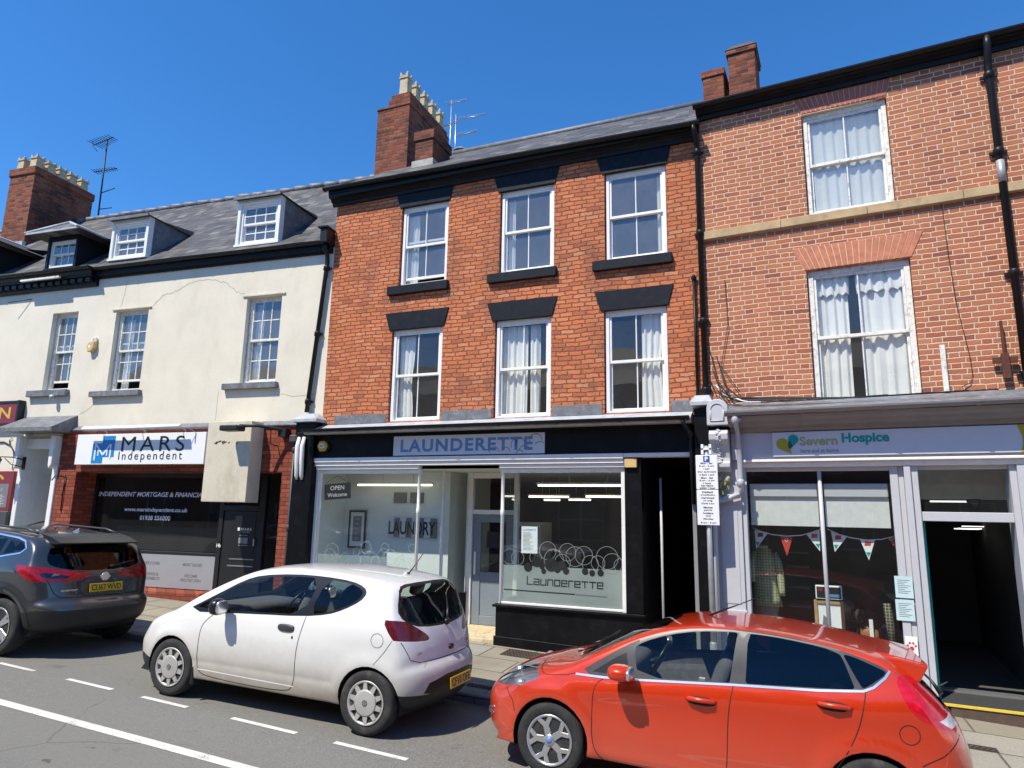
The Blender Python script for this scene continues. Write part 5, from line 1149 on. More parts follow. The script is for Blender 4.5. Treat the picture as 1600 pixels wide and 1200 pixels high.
# ================================================================== CHARITY WINDOW DISPLAY
def poly_sheet(mb, pts, v):
    return mb.bm.faces.new([mb.bm.verts.new((u, v, z)) for u, z in pts])
for (cord, flags, lb) in (([(.50, 1.99), (.62, 1.94), (.75, 1.905), (.94, 1.89), (1.12, 1.905), (1.25, 1.945), (1.38, 2.0)], [(.52, .70, 1.96, 1.93, .53, 1.70, 0), (.85, 1.02, 1.897, 1.895, .93, 1.62, 1), (1.19, 1.36, 1.925, 1.985, 1.35, 1.70, 0)], 'string of red and white pennants across the left pane of the charity window'),
                          ([(1.46, 2.0), (1.60, 1.93), (1.75, 1.89), (1.93, 1.87), (2.1, 1.885), (2.24, 1.93)], [(1.50, 1.69, 1.975, 1.905, 1.53, 1.70, 0), (1.84, 2.02, 1.878, 1.877, 1.93, 1.61, 0), (2.16, 2.24, 1.905, 1.93, 2.235, 1.80, 1)], 'string of pennants across the right pane of the charity window')):
    t = tag(empty('bunting', FR), lb, 'bunting', 'bunting in the charity window')
    MB().tube([(u, .25, z) for u, z in cord], .008, 6).build('cord', M['white'], t)
    for a, b, za, zb, tu, tz, red in flags:
        mb = MB().prism([(a, za), (b, zb), (tu, tz)], .247, .25); f = mb.build('flag', M['red_flag'] if red and 'red_flag' in M else (M.setdefault('red_flag', pm('red_cloth', (.55, .05, .035), .8, .06, 8)) if red else M['paper']), t)
        cu, cz = (a+b)/2*.8+tu*.2, (za+zb)/2*.78+tz*.22
        if red:
            mb = MB(); 
            for k in range(10): 
                q = [(cu+.026*16*math.sin(x)**3/16, cz+.026*(13*math.cos(x)-5*math.cos(2*x)-2*math.cos(3*x)-math.cos(4*x))/16) for x in (2*math.pi*k/10, 2*math.pi*(k+1)/10)]
                mb.tube([(q[0][0], .245, q[0][1]), (q[1][0], .245, q[1][1])], .004, 5)
            mb.build('heart', M['paper'], f)
        else:
            MB().prism([(cu-.04, cz-.025), (cu+.035, cz-.02), (cu+.04, cz+.03), (cu-.03, cz+.035)], .2445, .2465).build('printed_patch', M['red_flag'] if 'red_flag' in M else M['maroon'], f)
            MB().prism([(cu*.4+tu*.6-.028, cz*.4+tz*.6+.02), (cu*.4+tu*.6+.028, cz*.4+tz*.6+.02), (cu*.3+tu*.7, cz*.3+tz*.7-.02)], .2445, .2465).build('green_patch', M['teal'], f)

def check_cloth(name, a, b):
    m = NT(name); sp = m.n('SeparateXYZ'); m.t.links.new(m.co(), sp.inputs[0])
    ff = lambda s: m.math('LESS_THAN', m.math('FRACT', m.math('MULTIPLY', s, 26)), .28)
    e = m.math('MAXIMUM', ff(sp.outputs[0]), ff(sp.outputs[2])); m.t.links.new(m.mix(e, m.rgb(a), m.rgb(b)), m.b.inputs['Base Color']); m.b.inputs['Roughness'].default_value = .9; m.bump(m.noise(18, 3), .4, .02); return m.m
M['check'] = check_cloth('green_checked_shirt_cloth', (.50, .49, .30), (.22, .24, .13))
M['linen'] = pm('grey_dress_form', (.20, .19, .17), .9, .1, 9)

def loft(mb, rings, n=20, cap=True):
    """body of elliptical rings: (x, y, z, rx, ry)"""
    out = []
    for x, y, z, rx, ry in rings:
        out.append([mb.bm.verts.new((x+rx*math.cos(2*math.pi*k/n), y+ry*math.sin(2*math.pi*k/n), z)) for k in range(n)])
    for a, b in zip(out, out[1:]):
        for k in range(n): mb.bm.faces.new((a[k], a[(k+1) % n], b[(k+1) % n], b[k])).smooth = True
    if cap: mb.bm.faces.new(out[0][::-1]); mb.bm.faces.new(out[-1])
mq = tag(empty('dress_form', FR), 'dress form in a green checked shirt at the left of the charity window', 'dress form')
mb = MB(); loft(mb, [(.60, .66, .35, .06, .05), (.60, .66, .70, .12, .09), (.60, .66, .95, .165, .11), (.60, .66, 1.10, .155, .10)]); mb.build('form', M['linen'], mq)
mb = MB(); loft(mb, [(.62, .66, .90, .185, .13), (.61, .655, 1.00, .175, .125), (.60, .65, 1.2, .15, .115), (.595, .65, 1.40, .165, .125), (.59, .65, 1.58, .155, .11), (.585, .65, 1.68, .10, .08), (.58, .645, 1.72, .055, .055)])
mb.tube([(.47, .63, 1.64), (.42, .60, 1.50), (.41, .58, 1.30), (.42, .57, 1.22)], [.05, .062, .058, .06], 10); mb.tube([(.72, .64, 1.63), (.77, .62, 1.5), (.80, .60, 1.32), (.81, .60, 1.12), (.81, .60, 1.05)], [.05, .06, .052, .045, .045], 10)
mb.blob((.58, .60, 1.72), (.075, .05, .03), 2.2, 12, 8)
sh = mb.build('shirt', M['check'], mq)
MB().box(.583, .597, .515, .527, .95, 1.62).build('button_band', M['check'], sh)
MB().tube([(.60, .66, -.08), (.60, .66, .5)], .02, 8).build('stand', M['iron'], mq)
pb = tag(empty('framed_print', FR), 'pale wooden picture frame with a white print in the charity window behind the thin mullion', 'frame')
mb = MB().box(1.22, 1.265, .48, .52, .55, 1.04).box(1.545, 1.59, .48, .52, .55, 1.04).box(1.265, 1.545, .48, .52, .995, 1.04).box(1.265, 1.545, .48, .52, .55, .60); mb.build('frame', M['wood'], pb, bevel=.004)
MB().box(1.265, 1.545, .50, .51, .60, .995).build('print', M['paper'], pb); MB().prism([(1.30, .62), (1.42, .62), (1.40, .78), (1.33, .85)], .494, .4985).build('dark_figure', M['grey_ink'], pb)
bx_ = tag(empty('toy_box', FR), 'small boxed item with a red corner standing on the wooden frame in the charity window', 'box')
MB().box(1.25, 1.58, .46, .56, 1.06, 1.235).build('carton', M['paper'], bx_, bevel=.004); MB().box(1.265, 1.565, .456, .4595, 1.075, 1.22).build('window_print', M['ink'], bx_)
MB().box(1.28, 1.34, .452, .4555, 1.16, 1.21).build('red_patch', M['maroon'], bx_); MB().box(1.42, 1.55, .452, .4555, 1.09, 1.13).build('blue_patch', M['letter_blue'], bx_)
for k, z in enumerate((1.62, 1.42, 1.12, .85)):
    tag(MB().box(.85, 1.15, 1.1, 1.4, z, z+.015).build('shop_shelf', M['linen'], None, FR), ('dark shelf behind the red pennant in the charity window, the top one', 'dark shelf right of the checked shirt, the second one down', 'dark shelf right of the checked shirt, the third one down', 'dark shelf by the hem of the checked shirt, the lowest one')[k], 'shelf', 'shelves in the charity window')
for (a, b, z0, z1, m_, lb, nm) in ((2.19, 2.385, 1.19, 1.45, 'paper_blue', 'pale blue printed notice on the right edge of the charity window, the upper one', 'notice'), (2.18, 2.38, .92, 1.17, 'paper_blue', 'pale blue printed notice on the right edge of the charity window, the lower one', 'notice'), (2.25, 2.38, .52, .74, 'paper', 'white card with a red paw print low on the right edge of the charity window', 'card')):
    t = tag(empty('window_notice', FR), lb, nm); MB().box(a, b, -.058, -.0545, z0, z1).build('sheet', M[m_], t)
    if m_ == 'paper':
        mb = MB(); cu, cz = (a+b)/2, (z0+z1)/2-.01
        disc(mb, cu, cz-.02, .026, -.0595)
        for u, z in ((-.042, .012), (-.018, .042), (.018, .042), (.042, .012)): disc(mb, cu+u, cz+z, .014, -.0595, 12)
        mb.build('paw_print', M['red_flag'], t, recalc=False)
    else:
        mb = MB()
        for k in range(8): mb.box(a+.03, b-.03-.03*(k % 3), -.0595, -.0585, z1-.05-k*.022, z1-.044-k*.022)
        mb.build('printed_line', M['grey_ink'], t)

# ------------------------------------------------------------------ people (skinned figures)
def figure(name, label, joints, bones, mats, fr, clothes):
    """one continuous body grown over a skeleton: joints {name:(pos, radius)}, then clothing shells grown the same way"""
    def grow(nm, jn, bn, mat, parent, levels=2, root=None):
        me = bpy.data.meshes.new(nm); ks = list(jn); me.from_pydata([jn[k][0] for k in ks], [(ks.index(a), ks.index(b)) for a, b in bn], [])
        o = bpy.data.objects.new(nm, me); C.objects.link(o)
        sk = o.modifiers.new('skin', 'SKIN'); sk.use_smooth_shade = True
        for k, v in zip(ks, me.skin_vertices[0].data): r = jn[k][1]; v.radius = (r, r) if isinstance(r, (int, float)) else r; v.use_root = (k == (root or ks[0]))
        sb = o.modifiers.new('sub', 'SUBSURF'); sb.levels = levels; sb.render_levels = levels
        dg = bpy.context.evaluated_depsgraph_get(); dg.update(); m2 = bpy.data.meshes.new_from_object(o.evaluated_get(dg)); bpy.data.objects.remove(o)
        m2.materials.clear(); m2.materials.append(mat); return link(nm, m2, parent)
    root = tag(empty(name, fr), label, 'person')
    grow('body', joints, bones, mats[0], root)
    for nm, jn, bn, mt in clothes: grow(nm, jn, bn, mt, root)
    return root
M['skin'] = pm('skin', (.46, .27, .19), .6, .06, 9); M['jacket'] = pm('dark_jacket', (.022, .024, .032), .85, .2, 9, .3, 40); M['tee'] = pm('grey_tshirt', (.14, .17, .22), .9, .1, 9); M['jeans'] = pm('dark_jeans', (.02, .03, .06), .9, .15, 9); M['hair'] = pm('dark_hair', (.03, .022, .018), .7, .3, 30)
def person(label, x, y, z, lean, top, face, arm_to):
    """someone bending from the hips; face = heading (radians, 0 looks along +u)"""
    f = Vector((math.cos(face), math.sin(face), 0)); s = Vector((-f.y, f.x, 0)); P0 = Vector((x, y, z))
    hip = P0+Vector((0, 0, .90)); d = f*math.sin(lean)+Vector((0, 0, math.cos(lean)))
    ch_, nk, hd = hip+d*.30, hip+d*.50, hip+d*.60+f*.04
    hd2 = hd+d*.13+f*.02
    J = {'pelvis': (hip, .125), 'waist': (hip+d*.15, .115), 'chest': (ch_, .14), 'neck0': (nk, .075), 'neck': (hip+d*.55, .055), 'head': (hd+d*.03, .085), 'crown': (hd2, .085), 'top': (hd2+d*.06, .05)}
    B = [('pelvis', 'waist'), ('waist', 'chest'), ('chest', 'neck0'), ('neck0', 'neck'), ('neck', 'head'), ('head', 'crown'), ('crown', 'top')]
    cl = {'p': (hip-d*.06, .145), 'w': (hip+d*.16, .135), 'c': (ch_, .158), 'n': (nk, .085)}; cb = [('p', 'w'), ('w', 'c'), ('c', 'n')]
    lg = {'p': (hip, .14)}; lb_ = []
    for k, sd in ((-1, 'l'), (1, 'r')):
        sh = nk-d*.04+s*k*.17; hnd = arm_to+s*k*.07; el = (sh+hnd)/2+s*k*.07-Vector((0, 0, .05)); w = hnd-(hnd-el).normalized()*.07; t = (hnd-el).normalized(); q = t.cross(s).normalized()
        J.update({'sh'+sd: (sh, .055), 'el'+sd: (el, .042), 'wr'+sd: (w, .028), 'pa'+sd: (w+t*.06, (.034, .02))}); B += [('neck0', 'sh'+sd), ('sh'+sd, 'el'+sd), ('el'+sd, 'wr'+sd), ('wr'+sd, 'pa'+sd)]
        for i in range(4):
            o_ = s*(i-1.5)*.017; L_ = (.062, .072, .068, .054)[i]; a = w+t*.085+o_; J['f%d%s' % (i, sd)] = (a, .009); J['g%d%s' % (i, sd)] = (a+t*L_*.5+q*.012, .008); J['h%d%s' % (i, sd)] = (a+t*L_*.8+q*.04, .007); B += [('pa'+sd, 'f%d%s' % (i, sd)), ('f%d%s' % (i, sd), 'g%d%s' % (i, sd)), ('g%d%s' % (i, sd), 'h%d%s' % (i, sd))]
        J['t'+sd] = (w+t*.05-s*k*.035+q*.01, .010); J['u'+sd] = (w+t*.085-s*k*.05+q*.025, .008); B += [('pa'+sd, 't'+sd), ('t'+sd, 'u'+sd)]
        th, kn, an, to = hip+s*k*.10-Vector((0, 0, .06)), P0+s*k*.11+f*.05+Vector((0, 0, .48)), P0+s*k*.11+Vector((0, 0, .09)), P0+s*k*.13+f*.16+Vector((0, 0, .045))
        J.update({'th'+sd: (th, .085), 'kn'+sd: (kn, .058), 'an'+sd: (an, .042), 'to'+sd: (to, .035)}); B += [('pelvis', 'th'+sd), ('th'+sd, 'kn'+sd), ('kn'+sd, 'an'+sd), ('an'+sd, 'to'+sd)]
        lg.update({'t'+sd: (th, .10), 'k'+sd: (kn, .075), 'a'+sd: (an, .062)}); lb_ += [('p', 't'+sd), ('t'+sd, 'k'+sd), ('k'+sd, 'a'+sd)]
        if top == 'jacket': cl.update({'s'+sd: (sh, .072), 'e'+sd: (el, .058), 'w'+sd: (w-t*.02, .045)}); cb += [('n', 's'+sd), ('s'+sd, 'e'+sd), ('e'+sd, 'w'+sd)]
        else: cl.update({'s'+sd: (sh, .072), 'e'+sd: (sh.lerp(el, .65), .066)}); cb += [('n', 's'+sd), ('s'+sd, 'e'+sd)]
    r = figure('person', label, J, B, (M['skin'],), FR, [('top', cl, cb, M['jacket' if top == 'jacket' else 'tee']), ('trousers', lg, lb_, M['jeans'])])
    rot = f.to_track_quat('X', 'Z').to_matrix() @ Matrix.Rotation(lean*.9, 3, 'Y')
    hc = hd+d*.085
    MB().blob(hc-f*.02+d*.03, (.105, .092, .10), 2.2, 16, 10, rot).build('hair', M['hair'], r)
    fd = rot @ Vector((1, 0, 0)); sd_ = s
    mb = MB()
    for k in (-1, 1): mb.blob(hc+fd*.082+sd_*k*.032-d*.01, (.012, .012, .009), 2, 8, 6)
    mb.build('eyes', M['ink'], r); MB().blob(hc+fd*.098-d*.04, (.016, .012, .022), 2, 8, 6, rot).build('nose', M['skin'], r)
    MB().blob(hc+fd*.085-d*.078, (.010, .024, .006), 2, 8, 6, rot).build('mouth', M['maroon'], r)
    mb = MB()
    for k in (-1, 1): mb.blob(hc+sd_*k*.088-d*.02, (.020, .012, .030), 2, 8, 6)
    mb.build('ears', M['skin'], r)
    return r
person('person in a dark jacket bending over goods in the charity window', 2.12, 1.35, -.30, R(62), 'jacket', R(-168), Vector((1.84, 1.05, .66)))
person('person in a grey t-shirt bending, seen behind the wooden frame in the charity window', 1.78, 1.75, -.30, R(48), 'tee', R(155), Vector((1.35, 1.8, .62)))
M['tan'] = pm('tan_leather', (.30, .12, .05), .6, .15, 9)
hb = tag(empty('handbag', FR), 'tan leather bag held by the bending person in the dark jacket', 'bag')
MB().blob((1.86, 1.0, .56), (.14, .07, .10), 3, 16, 10).build('bag_body', M['tan'], hb); MB().tube([(1.76, 1.0, .62), (1.80, 1.0, .74), (1.90, 1.0, .74), (1.96, 1.0, .62)], .01, 6).build('handle', M['tan'], hb)
tag(MB().box(1.88, 1.93, .90, 1.02, .45, .78).build('book', M['paper'], None, FR, bevel=.004), 'pale book standing beside the tan bag in the charity window', 'book')
tb = tag(empty('display_table', FR), 'low display table under the goods in the charity window', 'table')
MB().box(1.15, 2.2, .35, 1.15, .42, .45).build('tabletop', M['shop_dark'], tb)
for u in (1.18, 2.14):
    for v in (.38, 1.08): MB().box(u, u+.04, v, v+.04, -.08, .42).build('leg', M['shop_dark'], tb)
sc_ = tag(empty('scarf', FR), 'dark patterned scarf hanging at the right edge of the charity window', 'scarf')
mb = MB().tube([(2.10, .5, 1.05), (2.12, .45, .8), (2.14, .45, .5)], [.045, .05, .045], 8)
M['stripe'] = check_cloth('dark_striped_cloth', (.02, .022, .02), (.20, .20, .14)); mb.build('cloth', M['stripe'], sc_)

# ================================================================== PARKING SIGN
px, py = 6.90, -.42
ps = tag(empty('parking_sign', FA), 'grey post with two white parking plates topped by a blue P, before the dark passage', 'sign')
gz = pave_z(XL+px, D+py)
MB().tube([(px, py, gz-.05), (px, py, 3.10)], .036, 14).build('post', M['galv'], ps)
MB().lathe([(.048, .0), (.048, .5), (.040, .52)], (px, py, gz), 14).build('post_sleeve', M['galv'], ps)
mb = MB().box(px-.07, px-.035, py-.055, py+.04, 2.98, 3.12).box(px+.035, px+.07, py-.055, py+.04, 2.98, 3.12).box(px-.07, px+.07, py-.055, py-.042, 3.04, 3.07); mb.build('clamp', M['paper'], ps, bevel=.004)
VP = py-.062
for (z0, z1, rows) in ((2.50, 2.97, (('Mon - Sat', 2.845, .16), ('8 am - 6 pm', 2.805, .20), ('1 awr', 2.768, .08), ('Dim dychwelyd', 2.725, .24), ('o fewn 1 awr', 2.688, .20), ('Mon - Sat', 2.645, .16), ('8 am - 6 pm', 2.607, .20), ('1 hour', 2.572, .11), ('No return', 2.540, .16), ('within 1 hour', 2.508, .21))),
                     (2.02, 2.493, (('Deiliaid', 2.452, .14), ('trwyddedau', 2.412, .19), ('marchnad', 2.374, .17), ('yn unig', 2.334, .12), ('Dydd Llun', 2.296, .17), ('Market', 2.245, .12), ('permit', 2.207, .11), ('holders', 2.169, .13), ('only', 2.131, .07), ('Monday', 2.090, .13), ('8 am - 6 pm', 2.040, .20)))):
    pl = MB().box(px-.145, px+.145, VP, VP+.02, z0, z1).build('plate', M['sign_white'], ps, bevel=.006)
    for tx, z, ww in rows: text('lettering', tx, pl, M['ink'], px, z, width=ww, height=.026, v=VP-.002, align='c', bold=.02)
b_ = MB().box(px-.042, px+.042, VP-.004, VP-.001, 2.875, 2.96).build('parking_badge', M['p_blue'], ps); text('lettering', 'P', ps, M['letter_white'], px, 2.888, height=.060, width=.042, v=VP-.0055, align='c', bold=.05)

# ================================================================== CARS
def car_paint(name, col, metallic=0, rough=.28, dirt=0, flake=False, coat=1.0):
    m = NT(name); b = m.b; b.inputs['Roughness'].default_value = rough; b.inputs['Metallic'].default_value = metallic
    b.inputs['Coat Weight'].default_value = coat; b.inputs['Coat Roughness'].default_value = .03; b.inputs['Specular IOR Level'].default_value = .5
    c = m.rgb(col)
    if flake:
        c = m.mix(m.ramp(m.noise(900, 2, .5), [(.4, 0.), (.7, .5)]), c, m.rgb(tuple(min(1, x*1.5) for x in col)))
    if dirt:                                   # road film: splashed up the sills in its own ragged shape
        sp = m.n('SeparateXYZ'); m.t.links.new(m.co(), sp.inputs[0])
        hgt = m.math('ADD', sp.outputs[2], m.math('MULTIPLY', m.math('SUBTRACT', m.noise(6, 5, .65), .5), .22))
        mr = m.n('MapRange'); m.t.links.new(hgt, mr.inputs[0]); mr.inputs[1].default_value = .78; mr.inputs[2].default_value = .18; mr.inputs[3].default_value = 0; mr.inputs[4].default_value = dirt
        c = m.mix(mr.outputs[0], c, (.27, .225, .165, 1))
        rr = m.math('ADD', rough, m.math('MULTIPLY', mr.outputs[0], .5)); m.t.links.new(rr, b.inputs['Roughness'])
        m.t.links.new(m.math('SUBTRACT', coat, mr.outputs[0]), b.inputs['Coat Weight'])
    m.put(b.inputs['Base Color'], c)
    return m.m
M['rubber'] = pm('tyre_rubber', (.022, .022, .023), .85, .3, 30, .3, 90, dirt=((.09, .085, .075), 6, .5))
M['alloy'] = pm('silver_alloy', (.52, .52, .53), .32, .06, 9, 0, 50, metal=.75)
M['hubcap'] = pm('dusty_silver_hubcap', (.47, .455, .43), .45, .1, 9, .05, 50, metal=.35)
M['chrome'] = pm('chrome', (.82, .82, .82), .28, .02, 5, metal=.9)
M['trim'] = pm('black_trim', (.010, .010, .011), .35, .2, 15)
M['trim_grey'] = pm('dark_grey_pillar_trim', (.045, .045, .048), .4, .15, 15)
M['cabin'] = pm('dark_cabin_cloth', (.11, .11, .115), .9, .2, 15)
M['cabin_grey'] = pm('grey_cabin_plastic', (.10, .10, .105), .7, .15, 15)
M['seam'] = pm('panel_shadow_gap', (.012, .011, .011), .8, .1, 9)
M['well'] = pm('wheel_well', (.010, .010, .010), .95, .2, 9)
M['plate_y'] = pm('yellow_number_plate', (.60, .38, .02), .35, .06, 5, dirt=((.3, .2, .06), 9, .5))
def lamp_glass(name, col, tr=.0):
    m = NT(name); b = m.b; b.inputs['Roughness'].default_value = .18; b.inputs['Coat Weight'].default_value = .45; b.inputs['Coat Roughness'].default_value = .02
    v = m.n('TexVoronoi'); v.inputs['Scale'].default_value = 24; m.t.links.new(m.co(), v.inputs['Vector'])
    c = m.ramp(v.outputs[0], [(.0, tuple(min(1, x*1.2) for x in col)), (.7, tuple(x*.8 for x in col))]); m.t.links.new(c, b.inputs['Base Color']); return m.m
M['lamp_red'] = lamp_glass('red_lamp_lens', (.62, .006, .018)); M['lamp_dkred'] = lamp_glass('dark_red_lamp_lens', (.12, .010, .018)); M['lamp_clear'] = glass('clear_lamp_lens', (.85, .87, .9), 1.6, .05); M['lamp_midred'] = lamp_glass('deep_red_lamp_lens', (.30, .006, .012)); M['seam_grey'] = pm('grey_panel_gap', (.16, .155, .15), .8, .1, 9); M['lamp_white'] = lamp_glass('white_lamp_lens', (.70, .70, .70)); M['lamp_amber'] = lamp_glass('brown_lamp_lens', (.28, .15, .12))
M['car_glass'] = glass('car_window_glass', (.78, .82, .80), .40, 0); M['car_glass_dark'] = glass('dark_car_window_glass', (.14, .145, .15), .5, 0)

def interp(pts, x):
    """smooth (monotone-ish) interpolation through (x, value) pairs"""
    if x <= pts[0][0]: return pts[0][1]
    if x >= pts[-1][0]: return pts[-1][1]
    for i in range(len(pts)-1):
        if x <= pts[i+1][0]: break
    x0, y0 = pts[i]; x1, y1 = pts[i+1]; h = x1-x0; dlt = (y1-y0)/h
    def tan(k):
        if k == 0 or k == len(pts)-1: return (pts[1][1]-pts[0][1])/(pts[1][0]-pts[0][0]) if k == 0 else (pts[-1][1]-pts[-2][1])/(pts[-1][0]-pts[-2][0])
        a = (pts[k][1]-pts[k-1][1])/(pts[k][0]-pts[k-1][0]); b = (pts[k+1][1]-pts[k][1])/(pts[k+1][0]-pts[k][0])
        return 0 if a*b <= 0 else 2*a*b/(a+b)
    t = (x-x0)/h; m0, m1 = tan(i)*h, tan(i+1)*h
    return y0*(2*t**3-3*t*t+1)+m0*(t**3-2*t*t+t)+y1*(-2*t**3+3*t*t)+m1*(t**3-t*t)

def smooth_path(pts, step):
    """centripetal Catmull-Rom through points of any dimension, resampled every step"""
    P = [np.array(p, float) for p in pts]; P = [2*P[0]-P[1]]+P+[2*P[-1]-P[-2]]; out = []
    for i in range(1, len(P)-2):
        p0, p1, p2, p3 = P[i-1:i+3]; d = lambda a, b: max(1e-4, np.linalg.norm((a-b)[:2])**.5)
        t0 = 0; t1 = t0+d(p0, p1); t2 = t1+d(p1, p2); t3 = t2+d(p2, p3); n = max(1, int(np.linalg.norm((p2-p1)[:2])/step+.5))
        for k in range(n):
            t = t1+(t2-t1)*k/n
            a1 = p0*(t1-t)/(t1-t0)+p1*(t-t0)/(t1-t0); a2 = p1*(t2-t)/(t2-t1)+p2*(t-t1)/(t2-t1); a3 = p2*(t3-t)/(t3-t2)+p3*(t-t2)/(t3-t2)
            b1 = a1*(t2-t)/(t2-t0)+a2*(t-t0)/(t2-t0); b2 = a2*(t3-t)/(t3-t1)+a3*(t-t1)/(t3-t1)
            out.append(b1*(t2-t)/(t2-t1)+b2*(t-t1)/(t2-t1))
    out.append(P[-2]); return out

def in_poly(p, poly):
    x, y = p; c = False; n = len(poly)
    for i in range(n):
        x0, y0 = poly[i]; x1, y1 = poly[(i+1) % n]
        if (y0 > y) != (y1 > y) and x < (x1-x0)*(y-y0)/(y1-y0)+x0: c = not c
    return c
def circle(cx, cz, r, n=28): return [(cx+r*math.cos(2*math.pi*k/n), cz+r*math.sin(2*math.pi*k/n)) for k in range(n)]
def rounded(poly, it=2):
    """corner cutting, for soft outlines"""
    for _ in range(it):
        q = []
        for i in range(len(poly)):
            a, b = poly[i], poly[(i+1) % len(poly)]; q += [(a[0]*.75+b[0]*.25, a[1]*.75+b[1]*.25), (a[0]*.25+b[0]*.75, a[1]*.25+b[1]*.75)]
        poly = q
    return poly
def inset(poly, d):
    n = len(poly); A_ = sum(poly[i][0]*poly[(i+1) % n][1]-poly[(i+1) % n][0]*poly[i][1] for i in range(n)); s = 1 if A_ > 0 else -1; out = []
    for i in range(n):
        p0, p1, p2 = Vector(poly[i-1]), Vector(poly[i]), Vector(poly[(i+1) % n]); e1, e2 = (p1-p0).normalized(), (p2-p1).normalized()
        n1, n2 = Vector((-e1.y, e1.x))*s, Vector((-e2.y, e2.x))*s; m = (n1+n2); l = m.length
        m = n1 if l < .2 else m/l*min(2.5, 1/max(.35, (m/l).dot(n1))); out.append(tuple(p1+m*d))
    return out
AX = {'side': (0, 2), 'rear': (1, 2), 'front': (1, 2), 'top': (0, 1)}

class Car:
    def __init__(s, S):
        s.S = S; prof = smooth_path([(x, z, c) for x, z, c in S['profile']], .035)
        xm0, xm1, zm = S['spine']; n = S.get('n', 2.5); K1, K2 = 13, 15; zb = S['floor']
        bm = s.bm = bmesh.new()
        Q = [(x, z, c, min(max(x, xm0), xm1)) for x, z, c in prof]
        xr_, xf_ = prof[-1][0], prof[0][0]; mx = []
        for q in Q:
            if not mx or q[3] > mx[-1]+1e-6: mx.append(q[3])
        bot = [(xr_+(xm1-xr_)*k/8, zb, .05, xm1) for k in range(1, 8)]+[(x, zb, .05, x) for x in reversed(mx)]+[(xm0+(xf_-xm0)*k/8, zb, .05, xm0) for k in range(1, 8)]
        Q += bot; rows = []
        for x, z, c, m in Q:
            dx, dz = m-x, zm-z; L = math.hypot(dx, dz); c = min(c, L*.9); row = []
            for k in range(K1+1):
                ph = k/K1*math.pi/2; d = c*(1-math.cos(ph)**(2/n)); row.append((d/L, math.sin(ph)**(2/n)))
            for k in range(1, K2+1): row.append(((c+(L-c)*k/K2)/L, 1))
            rows.append([(x+dx*f, z+dz*f, e) for f, e in row])
        for sg in (-1, 1):
            V = [[bm.verts.new((x, sg*e*s.W(x, z), z)) for x, z, e in r] for r in rows]
            for i in range(len(V)):
                a, b = V[i], V[(i+1) % len(V)]
                for k in range(len(a)-1):
                    f = (a[k], a[k+1], b[k+1], b[k]) if sg < 0 else (a[k], b[k], b[k+1], a[k+1])
                    bm.faces.new(f).smooth = True
        bmesh.ops.remove_doubles(bm, verts=bm.verts, dist=2e-5)
        bmesh.ops.recalc_face_normals(bm, faces=bm.faces); bm.normal_update()
        s.tree = BVHTree.FromBMesh(bm)
    def W(s, x, z):
        S = s.S; belt = interp(S['belt'], x)
        w = S['half']*interp(S['plan'], x)*interp(S['section'], z-belt)
        for ax, r in S['arches']:
            d = math.hypot(x-ax, z-S['axle']); w += S.get('flare', .014)*math.exp(-((d-r-.03)/.06)**2)
        for f in S.get('creases', ()): w += f(x, z)
        return w
    def hit(s, ax, a, b, off=.0, sgn=-1):
        if ax == 'side': o, d = Vector((a, 3*sgn, b)), Vector((0, -sgn, 0))
        elif ax == 'rear': o, d = Vector((9, a, b)), Vector((-1, 0, 0))
        elif ax == 'front': o, d = Vector((-5, a, b)), Vector((1, 0, 0))
        else: o, d = Vector((a, b, 5)), Vector((0, 0, -1))
        p, nn, _, _ = s.tree.ray_cast(o, d)
        if p is None: return None
        if nn.dot(d) > 0: nn = -nn
        return p+nn*off
    def cut(s, poly, ax, test):
        bm = s.bm; i, j = AX[ax]; n = len(poly)
        for k in range(n):
            a, b = poly[k], poly[(k+1) % n]; lo = (min(a[0], b[0])-.004, min(a[1], b[1])-.004); hi = (max(a[0], b[0])+.004, max(a[1], b[1])+.004); fs = []
            for f in bm.faces:
                if not test(f.calc_center_bounds()): continue
                us = [v.co[i] for v in f.verts]; vs_ = [v.co[j] for v in f.verts]
                if max(us) >= lo[0] and min(us) <= hi[0] and max(vs_) >= lo[1] and min(vs_) <= hi[1]: fs.append(f)
            if not fs: continue
            no = [0, 0, 0]; no[i], no[j] = b[1]-a[1], -(b[0]-a[0]); co = [0, 0, 0]; co[i], co[j] = a
            geom = list({v for f in fs for v in f.verts})+list({e for f in fs for e in f.edges})+fs
            bmesh.ops.bisect_plane(bm, geom=geom, dist=1e-5, plane_co=co, plane_no=no)
    def ribbon(s, pts, ax, wd, off=.0015, closed=False, sgn=-1):
        mb = MB(); n = len(pts); L = []
        for k in range(n):
            p0 = Vector(pts[k-1] if (k or closed) else pts[k]); p2 = Vector(pts[(k+1) % n] if (k < n-1 or closed) else pts[k]); t = (p2-p0)
            if t.length < 1e-6: continue
            t.normalize(); q = Vector((-t.y, t.x))*wd/2; p = Vector(pts[k])
            a, b = s.hit(ax, *(p-q), off, sgn), s.hit(ax, *(p+q), off, sgn); L.append((a, b) if a and b else None)
        rng = range(len(L) if closed else len(L)-1)
        for k in rng:
            a, b = L[k], L[(k+1) % len(L)]
            if a and b and (a[0]-b[0]).length < .25:
                try: mb.quad(a[0], b[0], b[1], a[1]).smooth = True
                except ValueError: pass
        return mb
    def curve(s, pts):
        return [tuple(q) for q in smooth_path(pts, .02)]
    def dense(s, pts, step=.03, closed=False):
        out = []; P = list(pts)+([pts[0]] if closed else [])
        for a, b in zip(P, P[1:]):
            n = max(1, int(math.hypot(a[0]-b[0], a[1]-b[1])/step))
            out += [(a[0]+(b[0]-a[0])*k/n, a[1]+(b[1]-a[1])*k/n) for k in range(n)]
        return out if closed else out+[P[-1]]
